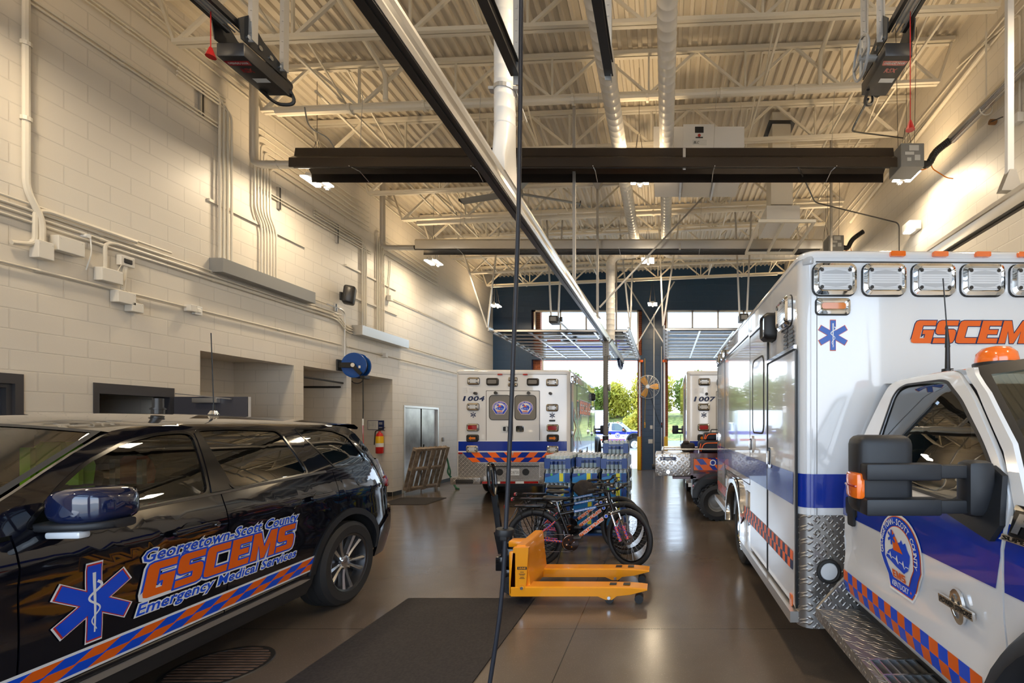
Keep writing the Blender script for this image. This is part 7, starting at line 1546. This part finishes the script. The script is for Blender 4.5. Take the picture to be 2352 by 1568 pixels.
# ---------------------------------------------------------------- outdoors
A4 = thing('ambulance', 'white ambulance with blue stripe parked side-on in the yard', 'ambulance', (-4.35, 34.0, -.17), -pi/2)
for ch in cabparts:
    c = ch.copy(); COL.objects.link(c); c.parent = A4
    for g in ch.children: d = g.copy(); COL.objects.link(d); d.parent = c
A4.rotation_euler = (0, 0, pi/2)
for ch in list(A1.children):
    if ch.name.split('.')[0] in ('box_body', 'wheel_panel', 'wheel_arch_trim', 'rub_rail', 'chassis', 'blue_stripe', 'wheel', 'side_stripe') and ch not in cabparts:
        c = ch.copy(); COL.objects.link(c); c.parent = A4
        for g in ch.children: d = g.copy(); COL.objects.link(d); d.parent = c
def far_side(A, f):
    m = MB(); m.m(1).plate([(.12, 1.139), (BL-.12, 1.139), (BL-.12, 1.365), (.12, 1.365)], f, 0, None, .006); g = lambda y, z, d=0: f(BL-y, z, d); block_write(m, 'GSCEMS', g, 1.6, 1.85, .34, 2.0, ((3, .02), (4, 0)), .25, o=.006)
    for k in range(44): m.m(2 if k % 2 else 1).plate([(.13+k*.092, .70), (.13+(k+1)*.092, .70), (.13+(k+1)*.092, .82), (.13+k*.092, .82)], f, 0, None, .006)
    write(m, 'Georgetown-Scott County', g, 1.6, 2.30, .1, 2.1, ((3, 0),), .02, .2, o=.006); obj('side_lettering', m, AM, A, 0)
    m = MB(); m.plate(rrect(.35, 1.45, .85, 2.05, .05), f, .01, None, .012); obj('side_window', m, 'window_gray', A, 0)
far_side(A4, fD)
for nm in ('bark',): noise_mat('bark', (.07, .045, .03), (.14, .10, .07), 8, .9)
def leaf_mat(name, a, b):
    m = mat(name, a, .6); g = NT(m); n = g.n('ObjectInfo'); r = g.n('TexNoise', i_Vector=g.obj(), i_Scale=1.1).outputs['Fac']; c = g.mix(r, a, b); g.link(c, g.b.inputs['Base Color']); g.b.inputs['Subsurface Weight'].default_value = 0
    tr = g.n('BsdfTranslucent'); g.link(c, tr.inputs[0]); mx = g.n('MixShader', i_0=.35); out = [n_ for n_ in m.node_tree.nodes if n_.type == 'OUTPUT_MATERIAL'][0]; g.link(g.b.outputs[0], mx.inputs[1]); g.link(tr.outputs[0], mx.inputs[2]); g.link(mx.outputs[0], out.inputs[0])
leaf_mat('leaf_yellow_green', (.34, .36, .05), (.60, .50, .07)); leaf_mat('leaf_green', (.09, .17, .03), (.28, .32, .06)); leaf_mat('leaf_deep_green', (.05, .12, .03), (.14, .22, .05))
def crown_mesh(h, r, n, seed, mt):
    rnd = random.Random(seed); m = MB(); blobs = [(rnd.uniform(-.5, .5)*r, rnd.uniform(-.5, .5)*r, h*(.16+.70*rnd.random()), r*rnd.uniform(.38, .64)) for _ in range(14)]
    for i in range(n):
        bx_, by_, bz_, br = rnd.choice(blobs); d = V((rnd.gauss(0, 1), rnd.gauss(0, 1), rnd.gauss(0, 1))).normalized(); p = V((bx_, by_, bz_))+d*br*(rnd.random()**.35); s = rnd.uniform(.12, .27)
        a = V((rnd.gauss(0, 1), rnd.gauss(0, 1), rnd.gauss(0, 1))).normalized(); b = a.orthogonal().normalized(); c = a.cross(b)
        m.raw([p-b*s, p-c*s*.5, p+b*s, p+c*s*.5], [(0, 1, 2, 3)])
    return m
def tree(label, x, y, h, r, seed, mt, n=2600, z=0, proto=None):
    t = thing('tree', label, 'tree', (x, y, z), random.uniform(0, 6), 'trees on the bank beyond the yard')
    m = MB(); m.tube([(0, 0, 0), (.05, 0, h*.3), (0, .05, h*.6), (.05, 0, h*.85)], [.16, .12, .08, .03], 8)
    for k in range(5): a = k*1.3; m.tube([(.03, 0, h*(.3+.08*k)), (r*.5*cos(a), r*.5*sin(a), h*(.5+.08*k))], [.05, .02], 6)
    obj('trunk', m, 'bark', t); obj('crown', crown_mesh(h, r, n, seed, mt), mt, t, 0)
def bz(y): return lerp([(48, -.1), (53, .8), (60, 2.6), (66, 3.4), (100, 3.6)], y)
for i, (x, y, h, r, k, lab) in enumerate(((-8.8, 58, 4.3, 2.0, 1, 'small green tree just right of the ambulance numbered 1004'), (-6.3, 60, 5.2, 2.3, 0, 'yellow-green tree left of the gray hanging hose'), (-3.0, 59, 5.4, 2.7, 0, 'broad yellow-green tree behind the parked yard ambulance'), (-.6, 61, 5.2, 2.4, 0, 'yellow-green tree at the left edge of the blue pillar'), (3.4, 60, 6.2, 2.6, 1, 'tall green tree between the blue pillar and the ambulance numbered 1007'), (6.5, 62, 5.6, 2.5, 2, 'dark green tree hidden partly behind the ambulance numbered 1007'), (-12.5, 60, 6.0, 2.8, 1, 'large green tree hidden partly behind the ambulance numbered 1004'), (10.5, 60, 5, 2.5, 1, 'green tree far right beyond the yard'), (-16.5, 61, 5.5, 2.6, 2, 'dark green tree far left beyond the yard'))):
    tree(lab, x, y, h, r, 11+i, ('leaf_yellow_green', 'leaf_green', 'leaf_deep_green')[k], 4600, bz(y)-.1)
t = thing('shrub', 'pale yellow shrub at the foot of the bank behind the parked ambulance', 'shrub', (-3.1, 50.5, .3)); obj('foliage', crown_mesh(2.8, 1.8, 1800, 77, 0), 'leaf_yellow_green', t, 0)
